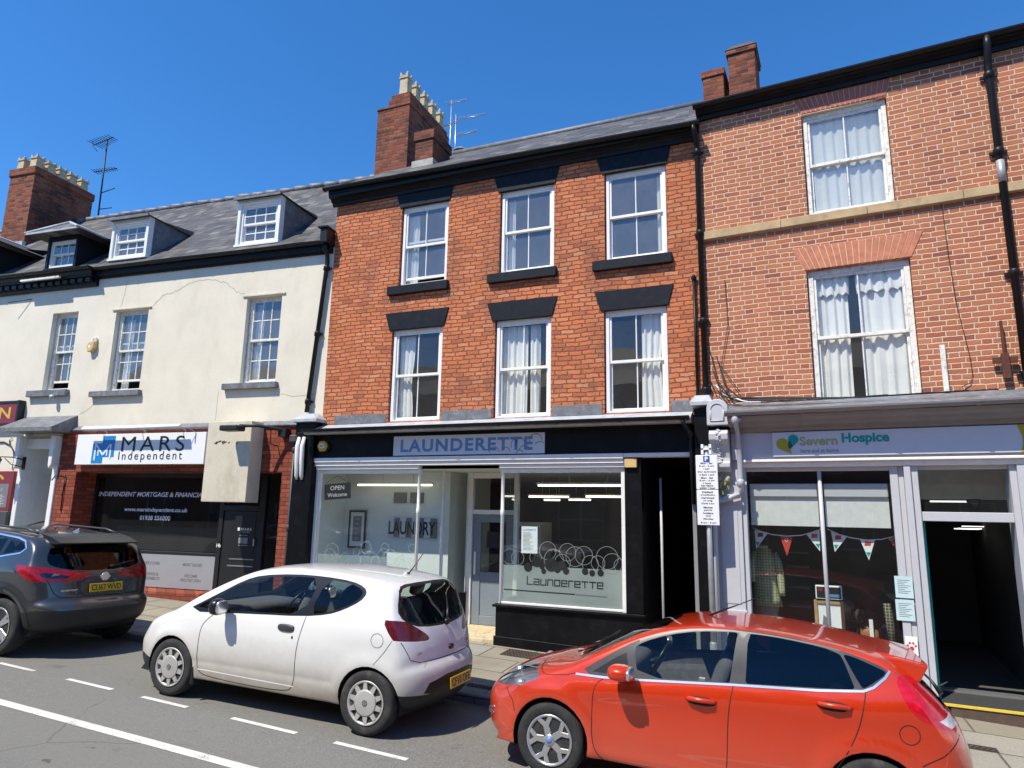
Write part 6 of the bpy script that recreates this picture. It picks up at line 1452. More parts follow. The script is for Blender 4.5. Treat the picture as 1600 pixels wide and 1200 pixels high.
    def split(s, root, feats, paint):
        """cut the shell along each outline, then lift every region out as a part with the shell's own normals"""
        for nm, poly, ax, test, mat, both, *lim in feats:
            s.cut(poly, ax, test)
            if lim: s.cut(lim[0], 'side', test)
        feats = [f if len(f) > 6 else (*f, None) for f in feats]
        bm = s.bm; bm.normal_update(); bm.faces.ensure_lookup_table()
        nrm = {v.index: v.normal.copy() for v in (bm.verts.index_update() or bm.verts)}
        groups = {}
        for f in bm.faces:
            c = f.calc_center_median(); key = ('body', None, 0)
            for q, (nm, poly, ax, test, mat, both, lim) in enumerate(feats):
                i, j = AX[ax]
                if test(c) and in_poly((c[i], c[j]), poly) and (lim is None or in_poly((c.x, c.z), lim)):
                    key = (nm, q, (1 if c.y > 0 else -1) if both else 0); break
            groups.setdefault(key, []).append(f)
        parts = {}
        for key, fs in groups.items():
            nm, q, side = key
            if nm == 'hole': continue
            idx = {}; vs_ = []; ns = []; faces = []
            for f in fs:
                row = []
                for v in f.verts:
                    if v.index not in idx: idx[v.index] = len(vs_); vs_.append(v.co.copy()); ns.append(nrm[v.index])
                    row.append(idx[v.index])
                faces.append(row)
            me = bpy.data.meshes.new(nm); me.from_pydata(vs_, [], faces); me.materials.append(paint if q is None else (feats[q][4] or paint))
            for p in me.polygons: p.use_smooth = True
            me.update(); me.normals_split_custom_set_from_vertices([tuple(v) for v in ns])
            o = link(nm, me, root); parts[(nm, q, side)] = o
            if nm == 'headlight':                             # a bright bowl behind the clear lens
                mb = MB(); vv = [mb.bm.verts.new(a-b*.035) for a, b in zip(vs_, ns)]
                for row in faces:
                    try: mb.bm.faces.new([vv[r] for r in row])
                    except ValueError: pass
                mb.build('lamp_bowl', M['alu'], o, recalc=False)
                cs = sorted((f.calc_center_median()-f.normal*.015 for f in fs), key=lambda c: c.x)
                mb = MB()
                for q_ in (.3, .66): c_ = cs[int(len(cs)*q_)]; mb.blob(c_, (.045, .045, .036), 2, 14, 10)
                mb.build('lamp_reflector', M['chrome'], o)
            if nm in ('body', 'door', 'tailgate'):          # cloth lining a little inside the shell, above the sills
                mb = MB(); vv = [None]*len(vs_)
                for f, row in zip(fs, faces):
                    c = f.calc_center_median()
                    if c.z < s.S['lining'] or abs(c.x-s.S['cab'][2]) > s.S['cab'][3]: continue
                    for r in row:
                        if vv[r] is None: vv[r] = mb.bm.verts.new(vs_[r]-ns[r]*.028)
                    try: mb.bm.faces.new([vv[r] for r in row][::-1])
                    except ValueError: pass
                if len(mb.bm.faces): mb.build('cabin_lining', M['cabin'], o, recalc=False)
                else: mb.bm.free()
        return parts

def wheel(root, x, y, z, r, style, side, wd=.19):
    """tyre with rim as sub-part; side = -1 for the near side"""
    rr = r*.66 if style != 'suv' else r*.66
    mb = MB(); h = wd/2
    prof = [(rr, -h*.82), (rr+.012, -h*.9), (r*.86, -h), (r*.965, -h*.88), (r*.99, -h*.70), (r, -h*.5), (r, h*.5), (r*.99, h*.70), (r*.965, h*.88), (r*.86, h), (rr, h*.82)]
    mb.lathe(prof, (x, y, z), 48, 'y'); t = mb.build('wheel', M['rubber'], root)
    q = y+side*h                                                        # outer face
    mb = MB(); mb.lathe([(rr*1.0, -h*.8*1), (rr*1.0, h*.9)], (x, y, z), 40, 'y')
    f = lambda d: q-side*d
    def pr(poly, d0, d1): mb.prism([(x+a, z+b) for a, b in poly], min(f(d0), f(d1)), max(f(d0), f(d1)))
    rimmat = M['hubcap'] if style == 'cap' else M['alloy']
    ring = [(rr*1.03, f(.004)), (rr*1.0, f(-.002)), (rr*.93, f(.006)), (rr*.90, f(.02))]
    mb2 = MB(); mb2.lathe([(a, b-0) for a, b in ring], (x, 0, z), 48, 'y')
    for fc in mb2.bm.faces[:]:
        if len(fc.verts) > 4: mb2.bm.faces.remove(fc)
    if style == 'cap':
        N = 10; prof = [(0, f(-.008)), (rr*.25, f(-.007)), (rr*.55, f(-.002)), (rr*.63, f(.0))]
        mb3 = MB(); mb3.lathe([(max(.002, a), b) for a, b in prof], (x, 0, z), 48, 'y')
        for k in range(N):
            a0 = 2*math.pi*(k+.5)/N+.1; pts = []
            for s_, a_ in ((.60, -.22), (.92, -.10), (.92, .10), (.60, .22)): 
                for_ = a0+a_*(1 if s_ > .8 else 1); pts.append((rr*s_*math.cos(for_), rr*s_*math.sin(for_)))
            mb3.prism([(x+a, z+b) for a, b in pts], min(f(.0), f(.012)), max(f(.0), f(.012)))
        rim = mb2.build('rim', rimmat, t); mb3.build('hubcap', rimmat, t)
        m4 = MB(); m4.lathe([(.012, f(-.0095)), (.03, f(-.0095))], (x, 0, z), 12, 'y'); m4.build('hub_badge', M['galv'], t)
    else:
        N = 5; m3 = MB()
        def seg(a, b, w0, w1, d0, d1):
            a, b = Vector(a), Vector(b); u = (b-a).normalized(); n_ = Vector((-u.y, u.x)); P_ = [a+n_*w0, b+n_*w1, b-n_*w1, a-n_*w0]
            va = [m3.bm.verts.new((x+p.x, f(d0 if i in (0, 3) else d1), z+p.y)) for i, p in enumerate(P_)]; vb = [m3.bm.verts.new((x+p.x, f(.05), z+p.y)) for p in P_]
            m3.bm.faces.new(va)
            for i in range(4): m3.bm.faces.new((va[i], va[(i+1) % 4], vb[(i+1) % 4], vb[i]))
        for k in range(N):
            a = 2*math.pi*k/N+.62; c, s_ = math.cos(a), math.sin(a); n_ = (-s_, c)
            if style == 'suv':
                seg((c*.05, s_*.05), (c*rr*.94+n_[0]*.035, s_*rr*.94+n_[1]*.035), .030, .022, .012, .006); seg((c*.05, s_*.05), (c*rr*.94-n_[0]*.035, s_*rr*.94-n_[1]*.035), .030, .022, .0125, .0065)
            else:
                seg((c*.03, s_*.03), (c*rr*.60, s_*rr*.60), .030, .026, .010, .004)
                for e in (-1, 1): seg((c*rr*.56, s_*rr*.56), (rr*.94*math.cos(a+e*.30), rr*.94*math.sin(a+e*.30)), .020, .018, .0045+.0003*e, .006+.0003*e)
        m3.lathe([(.002, f(.0)), (.042, f(.001)), (.05, f(.01)), (.05, f(.05))], (x, 0, z), 20, 'y')
        rim = mb2.build('rim', rimmat, t); m3.build('spokes', rimmat, t, bevel=.003)
        m4 = MB(); m4.lathe([(.002, f(-.003)), (.026, f(-.002)), (.027, f(.002))], (x, 0, z), 16, 'y'); m4.build('hub_badge', M['letter_blue'] if style == 'alloy' else M['chrome'], t)
        m5 = MB()
        for k in range(5): a = 2*math.pi*(k+.5)/5+.62; m5.lathe([(.002, f(.004)), (.008, f(.005)), (.009, f(.03))], (x+.06*math.cos(a), 0, z+.06*math.sin(a)), 8, 'y')
        m5.build('wheel_nut', M['trim_grey'], t)
    m6 = MB(); m6.lathe([(.002, f(.075)), (rr*.98, f(.075)), (rr*.98, f(.08))], (x, 0, z), 32, 'y'); m6.build('brake_disc', M['well'] if style == 'cap' else M['trim_grey'], t)
    return t

def arch_liner(root, car, x, z, r):
    for sg in (-1, 1):
        mb = MB(); N = 28; A_ = []
        for k in range(N+1):
            a = R(-18)+R(216)*k/N; px_, pz_ = x+r*math.cos(a), z+r*math.sin(a); w0 = car.W(px_, max(pz_, car.S['floor']+.02))-.004
            A_.append((mb.bm.verts.new((px_, sg*w0, pz_)), mb.bm.verts.new((px_, sg*.45, pz_))))
        for p, q in zip(A_, A_[1:]): mb.bm.faces.new((p[0], q[0], q[1], p[1]))
        mb.bm.faces.new([p[1] for p in A_]); mb.build('wheel_well', M['well'], root, recalc=False)

def seats(root, rows, w=.24, steer=None, dash=None, floor=.32):
    for x, z, ys, hgt in rows:
        for y in ys:
            mb = MB(); mb.blob((x, y, z), (.25, w, .09), 3.2, 16, 10); mb.blob((x+.25, y, z+hgt*.5), (.08, w*.95, hgt*.5+.03), 3.2, 16, 10, Matrix.Rotation(R(18), 3, 'Y'))
            st = mb.build('seat', M['cabin'], root); MB().blob((x+.37, y, z+hgt+.12), (.055, .13, .085), 3, 12, 8, Matrix.Rotation(R(15), 3, 'Y')).build('headrest', M['cabin'], st)
    if dash: 
        x0, x1, z1, hw = dash
        mb = MB(); mb.blob(((x0+x1)/2, 0, z1-.16), ((x1-x0)/2, hw, .17), 5, 24, 12); mb.build('dashboard', M['cabin_grey'], root)
    if steer:
        x, y, z = steer; mb = MB(); rot = Matrix.Rotation(R(-62), 3, 'Y'); N = 28
        ring = [Vector((x, y, z))+rot @ Vector((.185*math.cos(2*math.pi*k/N), .185*math.sin(2*math.pi*k/N), 0)) for k in range(N+1)]
        mb.tube(ring, .016, 8, cap=False)
        for a in (R(0), R(180), R(270)): mb.tube([Vector((x, y, z)), Vector((x, y, z))+rot @ Vector((.18*math.cos(a), .18*math.sin(a), 0))], .018, 6)
        mb.blob((x, y, z), (.06, .06, .03), 2.5, 12, 8, rot); mb.tube([(x, y, z), (x-.3, y, z-.14)], .03, 8); mb.build('steering_wheel', M['trim'], root)

def number_plate(root, body, c, w=.50, h=.11, tilt=8, yaw=0):
    rot = Matrix.Rotation(R(90+yaw), 3, 'Z') @ Matrix.Rotation(R(-tilt), 3, 'X'); c = Vector(c)
    mb = MB().box(-w/2, w/2, -.008, .0, -h/2, h/2)
    for v in mb.bm.verts: v.co = rot @ v.co+c
    p = mb.build('number_plate', M['plate_y'], root, bevel=.003)
    o = text('lettering', body, p, M['ink'], 0, -h*.34, width=w*.88, height=h*.70, v=-.0095, align='c', bold=.012)
    for v in o.data.vertices: v.co = rot @ v.co+c
    return p
def on_rear(root, name, body, y, z, x, width, height, mat, slope_=0, bold=.02):
    """small raised lettering on the tail, reading from behind"""
    rot = Matrix.Rotation(R(90), 3, 'Z') @ Matrix.Rotation(R(-slope_), 3, 'X')
    o = text(name, body, root, mat, 0, 0, width=width, height=height, v=0, align='c', bold=bold)
    for v in o.data.vertices: v.co = rot @ v.co+Vector((x, y, z))
    return o
def handle(root, car, x, z, w, mat, dark):
    p = car.hit('side', x, z, 0); 
    MB().blob(p+Vector((0, .006, -.004)), (w*.52, .012, .036), 2.4, 18, 8).build('handle_recess', dark, root)
    mb = MB().tube([p+Vector((-w*.5, .006, .002)), p+Vector((-w*.38, -.022, .006)), p+Vector((0, -.034, .008)), p+Vector((w*.38, -.022, .006)), p+Vector((w*.5, .006, .002))], [.012, .017, .019, .017, .012], 10); mb.build('door_handle', mat, root)
def mirror(root, car, x, z, mat, base, sgn=-1, size=(.085, .11, .075)):
    p = car.hit('side', x, z, 0, sgn); c = p+Vector((.02, sgn*.17, .06))
    mb = MB(); mb.tube([p+Vector((0, -sgn*.02, .0)), p+Vector((.01, sgn*.08, .02)), c+Vector((0, -sgn*.02, -.03))], [.035, .03, .045], 10); mm = mb.build('mirror', base, root)
    MB().blob(c, size, 2.6, 20, 14).build('mirror_cap', mat, mm)
    MB().blob(c+Vector((size[0]*.82, 0, 0)), (.02, size[1]*.86, size[2]*.82), 3, 16, 8).build('mirror_glass', M['chrome'], mm)
    return mm

def frame_car(org, yaw, pitch, roll=0, near=-.8):
    ex = Vector((math.cos(yaw)*math.cos(pitch), math.sin(yaw)*math.cos(pitch), -math.sin(pitch))); ey = Vector((-math.sin(yaw), math.cos(yaw), 0)); ez = ex.cross(ey)
    m = Matrix(((ex.x, ey.x, ez.x, org[0]), (ex.y, ey.y, ez.y, org[1]), (ex.z, ey.z, ez.z, org[2]), (0, 0, 0, 1)))
    return m @ Matrix.Translation((0, near, 0)) @ Matrix.Rotation(roll, 4, 'X') @ Matrix.Translation((0, -near, 0))      # the road falls to the kerb
PITCH = math.atan(G)
any_ = lambda c: True
def mirror_poly(p): return [(-a, b) for a, b in p]

# ---------------------------------------------------------------- white three-door hatchback
def white_car():
    Fm = frame_car((-7.247, 6.672, .133), R(1.58), PITCH, R(-1.2))
    root = tag(empty('parked_car', Fm), 'dusty white three-door hatchback parked in the middle of the row', 'car', 'cars parked along the kerb')
    S = dict(profile=[(.16, .20, .25), (.05, .28, .33), (.005, .42, .36), (0, .54, .36), (.05, .64, .34), (.14, .72, .26), (.27, .79, .15), (.48, .87, .09), (.70, .945, .07), (.98, 1.12, .085), (1.28, 1.285, .09), (1.56, 1.405, .085), (1.82, 1.463, .075), (2.2, 1.492, .07), (2.65, 1.495, .07), (3.05, 1.472, .07), (3.36, 1.425, .085), (3.46, 1.375, .12), (3.56, 1.22, .17), (3.66, 1.04, .21), (3.72, .92, .23), (3.765, .80, .25), (3.79, .70, .27), (3.85, .625, .31), (3.88, .52, .34), (3.87, .38, .34), (3.80, .26, .3), (3.70, .20, .25)],
             spine=(.75, 3.1, .45), floor=.19, half=.845, axle=.30, arches=((.77, .335), (3.29, .335)), lining=.21, cab=(0, 0, 2.3, 1.35),
             plan=[(0, .80), (.25, .90), (.6, .972), (1.2, 1), (2.9, 1), (3.4, .975), (3.75, .92), (3.9, .87)],
             belt=[(0, .70), (.5, .80), (1.0, .90), (1.8, .965), (2.5, 1.015), (3.0, 1.07), (3.4, 1.09), (3.9, 1.05)],
             section=[(-.85, .90), (-.70, .955), (-.45, .99), (-.22, 1.0), (-.05, .985), (0, .972), (.2, .905), (.42, .80), (.6, .70)],
             creases=(lambda x, z: -.006*math.exp(-((z-(.40+.01*x))/.035)**2)*(1 if 1.0 < x < 2.9 else 0), lambda x, z: .012*math.exp(-((x-3.2)/.5)**2-((z-.93)/.12)**2)))
    car = Car(S)
    side = lambda c: abs(c.y) > car.W(c.x, c.z)*.93 and c.z > .2
    arc = lambda c: abs(c.y) > .45
    rear = lambda c: c.x > 3.3
    win = rounded([(.84, .895), (1.26, 1.125), (1.54, 1.29), (1.75, 1.36), (2.18, 1.408), (2.56, 1.418), (2.93, 1.405), (3.10, 1.36), (3.145, 1.30), (3.09, 1.22), (2.92, 1.125), (2.75, 1.062), (2.44, 1.012), (1.79, .968)], 1)
    g0 = [(1.02, .965), (1.235, 1.085), (1.25, .955)]; g1 = rounded([(1.30, .965), (1.285, 1.115), (1.55, 1.265), (1.76, 1.335), (2.18, 1.385), (2.53, 1.395), (2.455, 1.035), (1.79, .99)], 1)
    g2 = rounded([(2.62, 1.392), (2.91, 1.382), (3.07, 1.34), (3.10, 1.295), (3.05, 1.225), (2.91, 1.145), (2.74, 1.085), (2.52, 1.04)], 1)
    door = [(1.29, .918), (1.17, .80), (1.14, .66), (1.165, .36), (1.20, .305), (1.29, .28), (2.30, .272), (2.38, .30), (2.415, .37), (2.43, .70), (2.49, 1.018), (2.44, 1.012), (1.79, .968)]
    rw = rounded([(-.60, 1.375), (-.40, 1.405), (.40, 1.405), (.60, 1.375), (.70, 1.25), (.74, 1.12), (.62, 1.02), (.25, .985), (-.25, .985), (-.62, 1.02), (-.74, 1.12), (-.70, 1.25)], 1)
    rwi = inset(rw, .022)
    tl = rounded([(-1, 1.075), (-.70, 1.085), (-.56, 1.01), (-.40, .915), (-.41, .872), (-.66, .885), (-1, .92)], 1)
    tside = [(3.41, 1.15), (3.415, 1.04), (3.47, .965), (3.53, .90), (4, .80), (4, 1.15)]
    hl = rounded([(.03, .60), (.10, .72), (.22, .76), (.33, .745), (.24, .67), (.13, .60)], 1)
    ws = [(.84, -.63), (.76, -.3), (.745, 0), (.76, .3), (.84, .63), (1.52, .54), (1.55, 0), (1.52, -.54)]
    skirt = [(3.46, .15), (4, .15), (4, .385), (3.56, .40), (3.50, .42)]; well = rounded([(-.60, .36), (-.50, .545), (.50, .545), (.60, .36)], 1)
    fsk = [(-.1, .15), (.44, .15), (.44, .36), (.30, .39), (-.1, .40)]
    feats = [('hole', circle(.77, .30, .335), 'side', arc, None, False), ('hole', circle(3.29, .30, .335), 'side', arc, None, False),
             ('window', g0, 'side', side, M['car_glass'], True), ('window', g1, 'side', side, M['car_glass'], True), ('window', g2, 'side', side, M['car_glass'], True), ('window_trim', win, 'side', side, M['trim'], True),
             ('rear_window', rwi, 'rear', rear, M['car_glass'], False), ('rear_window_trim', rw, 'rear', rear, M['trim'], False),
             ('tail_light', tl, 'rear', lambda c: c.x > 3.38, M['lamp_dkred'], False, tside), ('tail_light', mirror_poly(tl), 'rear', lambda c: c.x > 3.38, M['lamp_dkred'], False, tside),
             ('headlight', hl, 'side', lambda c: abs(c.y) > .38, M['lamp_amber'], True), ('windscreen', ws, 'top', lambda c: c.z > .93, M['car_glass'], False),
             ('plate_recess', well, 'rear', lambda c: c.x > 3.6, M['plastic_dk'], False), ('rear_skirt', skirt, 'side', any_, M['plastic_dk'], False), ('front_skirt', fsk, 'side', any_, M['plastic_dk'], False),
             ('door', door, 'side', side, None, True)]
    paint = car_paint('dusty_white_paint', (.75, .75, .73), rough=.35, dirt=1.0)
    P_ = car.split(root, feats, paint)
    near = P_.get(('door', 15, -1)); body = P_[('body', None, 0)]
    if near: near['label'] = 'door with brown road dirt along its foot'
    car.ribbon(car.curve(door[:11]), 'side', .007).build('panel_gap', M['seam'], near or root, recalc=False)
    car.ribbon(car.dense([(1.17, .335), (2.42, .325)]), 'side', .012).build('sill_line', M['white'], body, recalc=False)
    car.ribbon(car.dense(circle(3.36, .885, .066), closed=True), 'side', .006, closed=True).build('fuel_flap_gap', M['seam_grey'], body, recalc=False)
    car.ribbon(car.dense([(3.52, .90), (3.44, .78), (3.34, .655)]), 'side', .006).build('panel_gap', M['seam_grey'], body, recalc=False)
    car.ribbon(car.dense([(-.775, .885), (-.70, .72), (-.6, .69), (.6, .69), (.70, .72), (.775, .885)]), 'rear', .007).build('tailgate_gap', M['seam'], body, recalc=False)
    for x in (.77, 3.29):
        arch_liner(root, car, x, .30, .334)
        for sg in (-1, 1): wheel(root, x, sg*.735, .30, .30, 'cap', sg)
    MB().box(1.08, 1.13, -.84, -.60, .16, .36).build('mud_flap', M['plastic_dk'], root, bevel=.015); 
    p = car.hit('side', 2.27, .885, 0); MB().blob(p+Vector((0, -.004, 0)), (.105, .02, .036), 3, 20, 8).build('door_handle', M['trim_grey'], root); MB().blob(car.hit('side', 2.36, .80, 0), (.012, .008, .016), 2, 10, 6).build('key_lock', M['trim'], root)
    mirror(root, car, 1.45, .965, M['trim'], M['trim'], size=(.07, .10, .085)); mirror(root, car, 1.45, .965, M['trim'], M['trim'], 1, (.07, .10, .085))
    q = car.hit('rear', 0, .455, .012); number_plate(root, 'CF10 OFE', (q.x+.02, 0, .455))
    q = car.hit('rear', 0, .765, .004); MB().blob(q, (.02, .055, .028), 2.6, 16, 8).build('tailgate_handle', M['trim'], root)
    q = car.hit('rear', 0, .90, .006); mb = MB()
    for a in (90, 210, 330):
        c = Vector((q.x, .022*math.cos(R(a)), .905+.022*math.sin(R(a)))); u_, w_ = Vector((0, math.cos(R(a)), math.sin(R(a))))*.024, Vector((0, -math.sin(R(a)), math.cos(R(a))))*.013; mb.quad(c-u_, c-w_, c+u_, c+w_)
    mb.build('diamond_badge', M['chrome'], root)
    q = car.hit('rear', -.58, .775, .006); on_rear(root, 'lettering', 'COLT', -.58, .76, q.x, .13, .024, M['trim_grey']); q = car.hit('rear', .45, .775, .006); on_rear(root, 'lettering', 'CZ1', .45, .76, q.x, .09, .024, M['trim_grey'])
    a, b = car.hit('rear', .02, 1.0, .02), car.hit('rear', .24, 1.24, .012); mb = MB().tube([a, a.lerp(b, .5)+Vector((.012, 0, 0)), b], [.018, .012, .008], 6); mb.blob(a, (.03, .05, .035), 2.4, 12, 8); mb.build('rear_wiper', M['trim'], root)
    t = car.hit('top', 3.18, 0, 0); mb = MB().tube([t, t+Vector((.02, 0, .02)), t+Vector((.17, 0, .24))], [.022, .008, .004], 6); mb.build('roof_antenna', M['trim'], root)
    seats(root, [(1.95, .62, (-.36, .36), .60), (2.75, .64, (-.36, .36), .52)], steer=(1.50, .36, .93), dash=(.85, 1.42, .97, .70))
    q = car.hit('side', .98, .80, .002); 
    return root

# ---------------------------------------------------------------- red five-door hatchback
def red_car():
    Fm = frame_car((-2.831, 6.75, -.040), R(0), PITCH, R(-1.6))
    root = tag(empty('parked_car', Fm), 'shiny orange-red five-door hatchback filling the bottom right corner', 'car', 'cars parked along the kerb')
    S = dict(profile=[(.14, .20, .25), (.04, .28, .33), (0, .42, .38), (0, .52, .38), (.05, .61, .36), (.15, .69, .31), (.33, .785, .19), (.58, .86, .11), (.80, .915, .08), (.92, .955, .075), (1.22, 1.11, .07), (1.52, 1.258, .06), (1.78, 1.342, .052), (2.05, 1.381, .040), (2.4, 1.392, .034), (2.8, 1.376, .034), (3.2, 1.332, .042), (3.43, 1.285, .07), (3.56, 1.215, .13), (3.70, 1.09, .18), (3.81, .97, .22), (3.90, .86, .26), (3.96, .72, .30), (4.0, .58, .34), (3.995, .42, .35), (3.92, .28, .3), (3.80, .21, .25)],
             spine=(.8, 3.15, .45), floor=.19, half=.86, axle=.30, arches=((.79, .345), (3.28, .345)), lining=.21, cab=(0, 0, 2.3, 1.25), flare=.020,
             plan=[(0, .80), (.25, .895), (.6, .972), (1.2, 1), (2.9, 1), (3.4, .98), (3.75, .925), (3.95, .88)],
             belt=[(0, .68), (.6, .80), (1.1, .86), (1.5, .89), (2.3, .965), (2.9, 1.015), (3.25, 1.06), (3.6, 1.10), (3.95, 1.06)],
             section=[(-.85, .905), (-.70, .95), (-.5, .982), (-.25, .995), (-.12, 1.0), (-.03, .975), (0, .962), (.2, .885), (.42, .775), (.6, .68)],
             creases=(lambda x, z: -.018*(math.tanh(((.705+.105*(x-1.2))-z)/.022)+1)/2*max(0, min(1, (x-1.0)/.3))*max(0, min(1, (3.2-x)/.3))*math.exp(-((z-.62)/.22)**2), lambda x, z: .016*math.exp(-((x-3.3)/.45)**2-((z-.93)/.14)**2), lambda x, z: .012*math.exp(-((z-.27)/.06)**2)*(1 if 1.1 < x < 2.95 else 0)))
    car = Car(S)
    side = lambda c: abs(c.y) > car.W(c.x, c.z)*.93 and c.z > .2
    arc = lambda c: abs(c.y) > .45
    win = rounded([(.99, .862), (1.28, 1.055), (1.52, 1.205), (1.75, 1.29), (2.0, 1.342), (2.33, 1.368), (2.67, 1.362), (2.99, 1.33), (3.18, 1.29), (3.41, 1.215), (3.37, 1.15), (3.25, 1.06), (2.91, 1.015), (2.30, .965), (1.53, .89)], 1)
    g0 = [(1.14, .90), (1.34, 1.04), (1.42, 1.085), (1.46, .905)]; g1 = rounded([(1.535, .912), (1.475, 1.125), (1.56, 1.185), (1.77, 1.265), (2.0, 1.317), (2.27, 1.343), (2.325, 1.343), (2.31, 1.29), (2.275, 1.03), (2.268, .972), (2.22, .972)], 1)
    g2 = rounded([(2.40, 1.345), (2.48, 1.348), (2.67, 1.342), (2.95, 1.316), (3.05, 1.290), (3.085, 1.27), (3.15, 1.10), (3.165, 1.058), (3.10, 1.048), (2.91, 1.030), (2.45, .990), (2.385, .985), (2.39, 1.05)], 1); g3 = rounded([(3.095, 1.285), (3.14, 1.28), (3.20, 1.265), (3.36, 1.21), (3.38, 1.195), (3.35, 1.16), (3.25, 1.085), (3.22, 1.07), (3.20, 1.09), (3.11, 1.25)], 1)
    d1 = [(1.25, .868), (1.18, .80), (1.165, .43), (1.20, .30), (1.28, .225), (1.40, .205), (2.22, .20), (2.245, .35), (2.26, .74), (2.295, .965), (1.53, .89)]
    d2 = [(2.30, .965), (2.265, .74), (2.25, .35), (2.235, .20), (2.72, .20), (2.86, .30), (3.03, .50), (3.17, .77), (3.225, 1.0), (3.235, 1.055), (2.91, 1.015)]
    rw = rounded([(-.52, 1.27), (.52, 1.27), (.60, 1.12), (.62, .99), (.45, .94), (-.45, .94), (-.62, .99), (-.60, 1.12)], 1)
    tl = rounded([(3.44, 1.165), (3.49, 1.20), (3.64, 1.13), (3.80, .98), (3.92, .85), (3.86, .82), (3.66, .875), (3.54, .93), (3.465, 1.06)], 1)
    tw = [(3.71, .905), (3.84, .925), (3.90, .86), (3.80, .85)]
    lamp = lambda c: abs(c.y) > .46 and c.x > 3.3
    hl = rounded([(.10, .62), (.22, .71), (.36, .805), (.50, .845), (.70, .80), (.52, .715), (.33, .655)], 1)
    ws = [(.98, -.64), (.94, 0), (.98, .64), (1.72, .54), (1.77, 0), (1.72, -.54)]
    feats = [('hole', circle(.79, .30, .345), 'side', arc, None, False), ('hole', circle(3.28, .30, .345), 'side', arc, None, False),
             ('window', g0, 'side', side, M['trim'], True), ('window', g1, 'side', side, M['car_glass'], True), ('window', g2, 'side', side, M['car_glass_dark'], True), ('window', g3, 'side', side, M['car_glass_dark'], True), ('window_trim', win, 'side', side, M['trim_grey'], True),
             ('tail_light', tw, 'side', lamp, M['lamp_white'], True), ('tail_light', tl, 'side', lamp, M['lamp_red'], True), ('rear_window', rw, 'rear', lambda c: c.x > 3.4, M['car_glass_dark'], False),
             ('headlight', hl, 'side', lambda c: abs(c.y) > .36, M['lamp_clear'], True), ('windscreen', ws, 'top', lambda c: c.z > .9, M['car_glass'], False),
             ('door', d1, 'side', side, None, True), ('door', d2, 'side', side, None, True)]
    paint = car_paint('orange_red_metallic_paint', (.64, .040, .006), metallic=.35, rough=.28, flake=True, dirt=.28)
    P_ = car.split(root, feats, paint); body = P_[('body', None, 0)]
    o = P_.get(('tail_light', 7, -1))
    if o: o['label'] = 'white reversing lens at the tip of the red lamp'
    for q, d in ((12, d1[:10]), (13, d2[3:10])): car.ribbon(car.curve(d), 'side', .007).build('panel_gap', M['seam'], P_.get(('door', q, -1), body), recalc=False)
    car.ribbon(car.dense([(.995, .862), (1.25, .87), (1.53, .89), (2.30, .963), (2.91, 1.013), (3.22, 1.052), (3.29, 1.085), (3.37, 1.158), (3.405, 1.21)]), 'side', .017, .004).build('chrome_strip', M['chrome'], body, recalc=False)
    car.ribbon(car.dense(circle(3.51, .80, .066), closed=True), 'side', .006, closed=True).build('fuel_flap_gap', M['seam'], body, recalc=False)
    car.ribbon(car.dense([(.52, .853), (.60, .845), (.72, .815), (.92, .845), (.99, .87)]), 'side', .005).build('bonnet_gap', M['seam'], body, recalc=False)
    car.ribbon(car.dense([(3.86, .80), (3.72, .68), (3.58, .60)]), 'side', .007).build('bumper_gap', M['seam'], body, recalc=False)
    car.ribbon(car.dense([(.33, .65), (.42, .56), (.45, .48)]), 'side', .007).build('bumper_gap', M['seam'], body, recalc=False)
    for x in (.79, 3.28):
        arch_liner(root, car, x, .30, .344)
        for sg in (-1, 1): wheel(root, x, sg*.752, .30, .302, 'alloy', sg, .195)
    for x, z in ((2.05, .815), (3.02, .925)): handle(root, car, x, z, .235, paint, M['seam'])
    for sg in (-1, 1): mirror(root, car, 1.40, .90, paint, M['trim'], sg, (.10, .125, .062))
    MB().prism([(3.34, 1.303), (3.50, 1.285), (3.69, 1.255), (3.695, 1.242), (3.60, 1.215), (3.46, 1.235)], -.50, .50).build('spoiler', paint, root, bevel=.012, seg=2)
    for sg in (-1, 1):
        a, b = (.50, .575) if sg > 0 else (-.575, -.50)
        MB().prism([(3.36, 1.288), (3.50, 1.280), (3.69, 1.25), (3.63, 1.13), (3.60, 1.12), (3.50, 1.20)], a, b).build('spoiler_end', paint, root, bevel=.014, seg=2)
    pts = [car.hit('front', -.60, .40, .004)]
    mb = MB(); p = car.hit('side', .20, .43, .004); mb.blob(p, (.05, .02, .035), 2.2, 14, 8); mb.build('fog_light', M['lamp_clear'], root)
    q = car.hit('rear', 0, .62, .01); number_plate(root, 'CP59 KLM', (q.x+.02, 0, .62)) if 0 else None
    MB().tube([(3.86, .04, .96), (3.80, .10, 1.05), (3.66, .28, 1.17)], [.02, .01, .007], 6).build('rear_wiper', M['trim'], root)
    mb = MB()
    for y in (-.3, .25): mb.tube([(.86, y, .955), (.98, y+.1, 1.0), (1.0, y+.55, 1.03)], .009, 6)
    mb.build('wiper_arm', M['trim'], root)
    t = car.hit('top', 2.02, .0, 0); MB().tube([t, t+Vector((.25, 0, .12))+Vector((.0, 0, .0)), t+Vector((.46, 0, .22))], [.012, .006, .004], 6).build('roof_antenna', M['trim'], root)
    seats(root, [(1.90, .58, (-.36, .36), .56), (2.78, .60, (-.36, .36), .48)], steer=(1.52, .36, .88), dash=(.95, 1.42, .94, .70))
    MB().box(2.0, 2.06, -.60, -.57, .83, .94).build('belt_guide', M['galv'], root, bevel=.008)
    return root

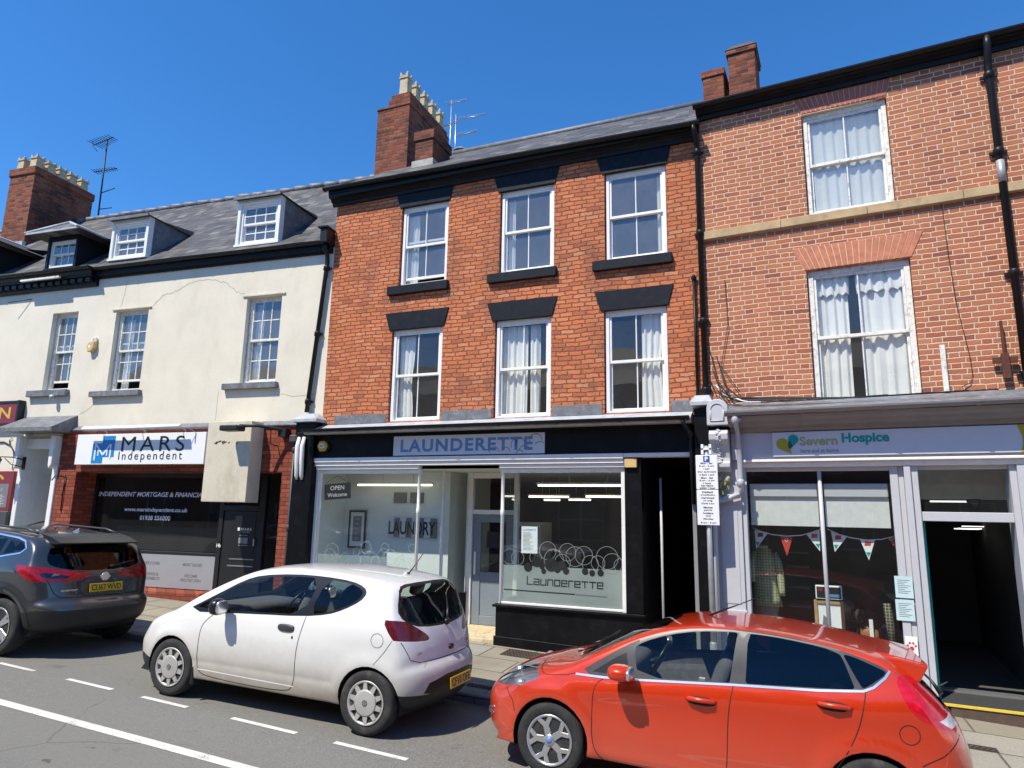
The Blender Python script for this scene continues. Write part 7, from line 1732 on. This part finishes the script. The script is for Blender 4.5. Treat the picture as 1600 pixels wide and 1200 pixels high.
# ---------------------------------------------------------------- dark grey crossover at the left edge
def grey_car():
    Fm = frame_car((-13.11, 6.74, .367), R(1.0), PITCH, R(-1.2))
    root = tag(empty('parked_car', Fm), 'dark grey crossover cut off by the left edge, its rear lamps and yellow plate showing', 'car', 'cars parked along the kerb')
    S = dict(profile=[(.2, .28, .3), (.06, .42, .4), (0, .65, .42), (.08, .85, .36), (.3, 1.0, .2), (.9, 1.08, .10), (1.10, 1.12, .1), (1.55, 1.37, .1), (1.92, 1.50, .09), (2.3, 1.56, .08), (2.9, 1.572, .08), (3.4, 1.545, .08), (3.72, 1.50, .10), (3.86, 1.43, .14), (3.98, 1.28, .20), (4.10, 1.12, .25), (4.18, 1.02, .28), (4.23, .86, .30), (4.27, .73, .32), (4.36, .66, .35), (4.39, .55, .38), (4.36, .40, .38), (4.22, .30, .3), (4.05, .26, .25)],
             spine=(.95, 3.5, .62), floor=.25, half=.905, axle=.355, arches=((.89, .42), (3.54, .42)), lining=.27, cab=(0, 0, 2.5, 1.4), flare=.03,
             plan=[(0, .80), (.3, .91), (.7, .98), (1.3, 1), (3.2, 1), (3.8, .975), (4.1, .93), (4.4, .88)],
             belt=[(0, .90), (1, 1.0), (2, 1.08), (3, 1.15), (3.6, 1.22), (4.4, 1.18)],
             section=[(-.95, .92), (-.7, .97), (-.45, .99), (-.22, 1.0), (-.1, .985), (0, .955), (.2, .87), (.38, .78), (.5, .70)],
             creases=(lambda x, z: -.014*math.exp(-((z-.62)/.07)**2)*(1 if 1.4 < x < 3.0 else 0), lambda x, z: .03*math.exp(-((x-3.9)/.35)**2-((z-1.05)/.10)**2)))
    car = Car(S)
    side = lambda c: abs(c.y) > car.W(c.x, c.z)*.92 and c.z > .25
    arc = lambda c: abs(c.y) > .45
    win = rounded([(1.15, 1.03), (1.75, 1.37), (2.1, 1.465), (2.87, 1.487), (3.43, 1.462), (3.60, 1.43), (3.69, 1.345), (3.63, 1.285), (2.98, 1.155), (2.0, 1.08)], 1)
    gl_ = inset(win, .028)
    def part(p, x0, x1):
        out = []; n = len(p)
        for lim, keep in ((x0, 1), (x1, -1)):
            q = []; 
            for i in range(len(p)):
                a, b = p[i], p[(i+1) % len(p)]; ia, ib = (a[0]-lim)*keep >= 0, (b[0]-lim)*keep >= 0
                if ia: q.append(a)
                if ia != ib: t = (lim-a[0])/(b[0]-a[0]); q.append((lim, a[1]+(b[1]-a[1])*t))
            p = q
        return p
    tl = rounded([(-1.1, 1.155), (-.80, 1.135), (-.45, 1.075), (-.20, 1.035), (-.24, .985), (-.42, .945), (-.80, .945), (-1.1, .97)], 1)
    tli = rounded([(-.80, 1.065), (-.60, 1.045), (-.45, 1.0), (-.56, .985), (-.78, .99)], 1)
    tside = [(3.66, 1.13), (3.70, 1.08), (3.92, .955), (4.5, .90), (4.5, 1.2), (3.70, 1.17)]
    rw = rounded([(-.60, 1.40), (.60, 1.40), (.70, 1.22), (.66, 1.13), (.36, 1.075), (-.36, 1.075), (-.66, 1.13), (-.70, 1.22)], 1)
    clad = [(2.9, .2), (4.6, .2), (4.6, .60), (4.1, .60), (3.96, .57), (2.9, .45)]; ws = [(1.2, -.66), (1.14, 0), (1.2, .66), (1.85, .58), (1.88, 0), (1.85, -.58)]
    feats = [('hole', circle(.89, .355, .42), 'side', arc, None, False), ('hole', circle(3.54, .355, .42), 'side', arc, None, False),
             ('window', part(gl_, 1, 2.32), 'side', side, M['car_glass'], True), ('window', part(gl_, 2.40, 3.22), 'side', side, M['car_glass_dark'], True), ('window', part(gl_, 3.30, 4), 'side', side, M['car_glass_dark'], True), ('window_trim', win, 'side', side, M['trim'], True),
             ('rear_window', rw, 'rear', lambda c: c.x > 3.7, M['car_glass_dark'], False), ('tail_light', tli, 'rear', lambda c: c.x > 3.85, M['lamp_clear'], False), ('tail_light', tl, 'rear', lambda c: c.x > 3.6, M['lamp_midred'], False, tside), ('tail_light', mirror_poly(tl), 'rear', lambda c: c.x > 3.6, M['lamp_midred'], False, tside),
             ('windscreen', ws, 'top', lambda c: c.z > 1.0, M['car_glass'], False), ('bumper_cladding', clad, 'side', any_, M['plastic_dk'], False)]
    paint = car_paint('dark_grey_metallic_paint', (.060, .066, .072), metallic=.55, rough=.30, dirt=.35)
    P_ = car.split(root, feats, paint); body = P_[('body', None, 0)]
    o = P_.get(('tail_light', 7, 0))
    if o: o['label'] = 'clear inner lens with a bright bracket inside the red lamp'
    car.ribbon(car.dense([(1.15, 1.03), (2.0, 1.078), (2.98, 1.153), (3.62, 1.282), (3.68, 1.345), (3.59, 1.432), (3.43, 1.464), (2.87, 1.489)]), 'side', .020, .004).build('chrome_strip', M['chrome'], body, recalc=False)
    car.ribbon([(3.54+.455*math.cos(R(a)), .355+.455*math.sin(R(a))) for a in range(-10, 192, 6)], 'side', .075, .006).build('arch_cladding', M['plastic_dk'], body, recalc=False)
    car.ribbon(car.dense([(-.80, 1.12), (-.74, .98), (-.66, .80), (-.58, .75), (.58, .75), (.66, .80), (.74, .98), (.80, 1.12)]), 'rear', .011).build('tailgate_gap', M['seam'], body, recalc=False)
    car.ribbon(car.dense([(2.95, 1.14), (3.12, .9), (3.15, .75)]), 'side', .009).build('panel_gap', M['seam'], body, recalc=False)
    for x in (.89, 3.54):
        arch_liner(root, car, x, .355, .419)
        for sg in (-1, 1): wheel(root, x, sg*.79, .355, .355, 'suv', sg, .22)
    MB().prism([(3.60, 1.535), (3.80, 1.505), (4.02, 1.435), (4.025, 1.42), (3.9, 1.405), (3.72, 1.45)], -.60, .60).build('spoiler', M['trim'], root, bevel=.014, seg=2)
    q = car.hit('rear', 0, .90, .02); number_plate(root, 'CU67 WVD', (q.x+.015, 0, .855), tilt=10)
    q = car.hit('rear', 0, .99, .012); mb = MB().lathe([(.042, q.x-.01), (.060, q.x-.008), (.060, q.x+.004), (.046, q.x+.006), (.042, q.x)], (0, 0, .99), 24, 'x'); mb.box(q.x-.01, q.x+.007, -.07, .07, .979, 1.001); mb.build('round_badge', M['chrome'], root)
    q = car.hit('rear', -.50, .83, .008); on_rear(root, 'lettering', 'QASHQAI', -.50, .825, q.x+.01, .24, .026, M['chrome'])
    mb = MB(); a = car.hit('rear', .1, 1.10, .02); b = car.hit('rear', .55, 1.16, .02); mb.tube([a, b], [.018, .010], 6); mb.build('rear_wiper', M['trim'], root)
    mb = MB(); 
    for sg in (-1, 1): mb.tube([(2.0, sg*.60, 1.535), (2.2, sg*.60, 1.585), (3.3, sg*.60, 1.58), (3.55, sg*.60, 1.53)], .014, 8)
    mb.build('roof_rail', M['trim_grey'], root)
    t = car.hit('top', 3.45, 0, 0); MB().prism([(t.x-.08, t.z-.01), (t.x+.09, t.z-.015), (t.x+.07, t.z+.055)], -.015, .015).build('roof_antenna', M['alu'], root, bevel=.006)
    mb = MB().tube([(3.98, -.86, 1.0), (4.05, -.845, 1.0), (4.12, -.80, 1.0)], .006, 5)
    seats(root, [(2.15, .75, (-.38, .38), .62), (3.0, .78, (-.38, .38), .55)], steer=(1.7, .38, 1.05), dash=(1.15, 1.65, 1.12, .74))
    return root
for f_ in (white_car, red_car, grey_car): f_()

# ================================================================== THE OTHER SIDE OF THE STREET (it shows in the panes and the paintwork)
F7 = frame(34, -10.5, 0, math.pi)
T = tag(empty('terrace_building', F7), 'long brick terrace with white sash windows on the far pavement, mirrored in the shop windows', 'building')
HT = [(u, u+1.0, z, z+1.6) for u in range(2, 66, 3) for z in (3.9, 6.3)]+[(u, u+2.2, .9, 2.8) for u in range(2, 66, 4)]
mb = MB().wall(0, 68, -3, 8.3, HT, 0, .12); mb.quad((0, 7, -3), (68, 7, -3), (68, 7, 8.3), (0, 7, 8.3)); mb.quad((0, 0, -3), (0, 7, -3), (0, 7, 8.3), (0, 0, 8.3)); mb.quad((68, 0, -3), (68, 7, -3), (68, 7, 8.3), (68, 0, 8.3)); mb.build('wall', M['brick_shop'], T, recalc=False)
mb = MB(); mb.quad((-.2, -.3, 8.2), (68.2, -.3, 8.2), (68.2, 3.5, 10.6), (-.2, 3.5, 10.6)); mb.quad((-.2, 7.3, 8.2), (68.2, 7.3, 8.2), (68.2, 3.5, 10.6), (-.2, 3.5, 10.6)); mb.build('roof', M['slate'], T, recalc=False)
for a, b, c, d in HT:
    mb = MB().box(a, a+.06, .06, .14, c, d).box(b-.06, b, .06, .14, c, d).box(a+.06, b-.06, .06, .14, d-.06, d).box(a+.06, b-.06, .06, .14, c, c+.06).box((a+b)/2-.03, (a+b)/2+.03, .07, .13, c+.06, d-.06).box(a+.06, b-.06, .065, .135, (c+d)/2-.03, (c+d)/2+.03)
    f = mb.build('window', M['white'], T); g = MB(); g.quad((a, .10, c), (b, .10, c), (b, .10, d), (a, .10, d)); g.build('pane', M['ink'], f, recalc=False)

# ================================================================== pieces that stand apart become parts of their own
def split_apart():
    for o in [x for x in bpy.data.objects if x.type == 'MESH' and x.parent is not None]:
        me = o.data; nv = len(me.vertices)
        if nv == 0 or nv > 20000 or me.users > 1 or o.name.split('.')[0] in ('lettering', 'printed_line', 'bubble_outline', 'bubble', 'cabin_lining', 'rust_fleck', 'bubble', 'carved_fruit'): continue
        par = list(range(nv))
        def find(a):
            while par[a] != a: par[a] = par[par[a]]; a = par[a]
            return a
        for e in me.edges:
            a, b = find(e.vertices[0]), find(e.vertices[1])
            if a != b: par[a] = b
        root = [find(i) for i in range(nv)]; ids = {r: k for k, r in enumerate(dict.fromkeys(root))}; k = len(ids)
        if k < 2 or k > 400: continue
        isl = np.array([ids[r] for r in root]); co = np.array([tuple(v.co) for v in me.vertices])
        lo = np.array([co[isl == i].min(0) for i in range(k)]); hi = np.array([co[isl == i].max(0) for i in range(k)]); size = (hi-lo).max(1)
        gap = np.maximum(0, np.maximum(lo[:, None]-hi[None], lo[None]-hi[:, None])); near = np.sqrt((gap**2).sum(2)) <= np.maximum(.02, .5*np.maximum(size[:, None], size[None]))
        pc = list(range(k))
        def fp(a):
            while pc[a] != a: a = pc[a]
            return a
        for a, b in zip(*np.nonzero(np.triu(near, 1))):
            x, y = fp(a), fp(b)
            if x != y: pc[x] = y
        piece = [fp(i) for i in range(k)]; groups = list(dict.fromkeys(piece))
        if len(groups) < 2 or len(groups) > 60: continue
        vp = [piece[i] for i in isl]; nm = o.name.split('.')[0]; sm = [p.use_smooth for p in me.polygons]
        if me.has_custom_normals: continue
        for gi, g in enumerate(groups):
            idx = {}; vv = []; ff = []; ss = []
            for p in me.polygons:
                if vp[p.vertices[0]] != g: continue
                row = []
                for v in p.vertices:
                    if v not in idx: idx[v] = len(vv); vv.append(tuple(co[v]))
                    row.append(idx[v])
                ff.append(row); ss.append(p.use_smooth)
            m2 = bpy.data.meshes.new(nm); m2.from_pydata(vv, [], ff)
            for p, s_ in zip(m2.polygons, ss): p.use_smooth = s_
            for mt in me.materials: m2.materials.append(mt)
            m2.update()
            if gi == 0: o.data = m2
            else: link(nm, m2, o.parent)
        bpy.data.meshes.remove(me)
split_apart()
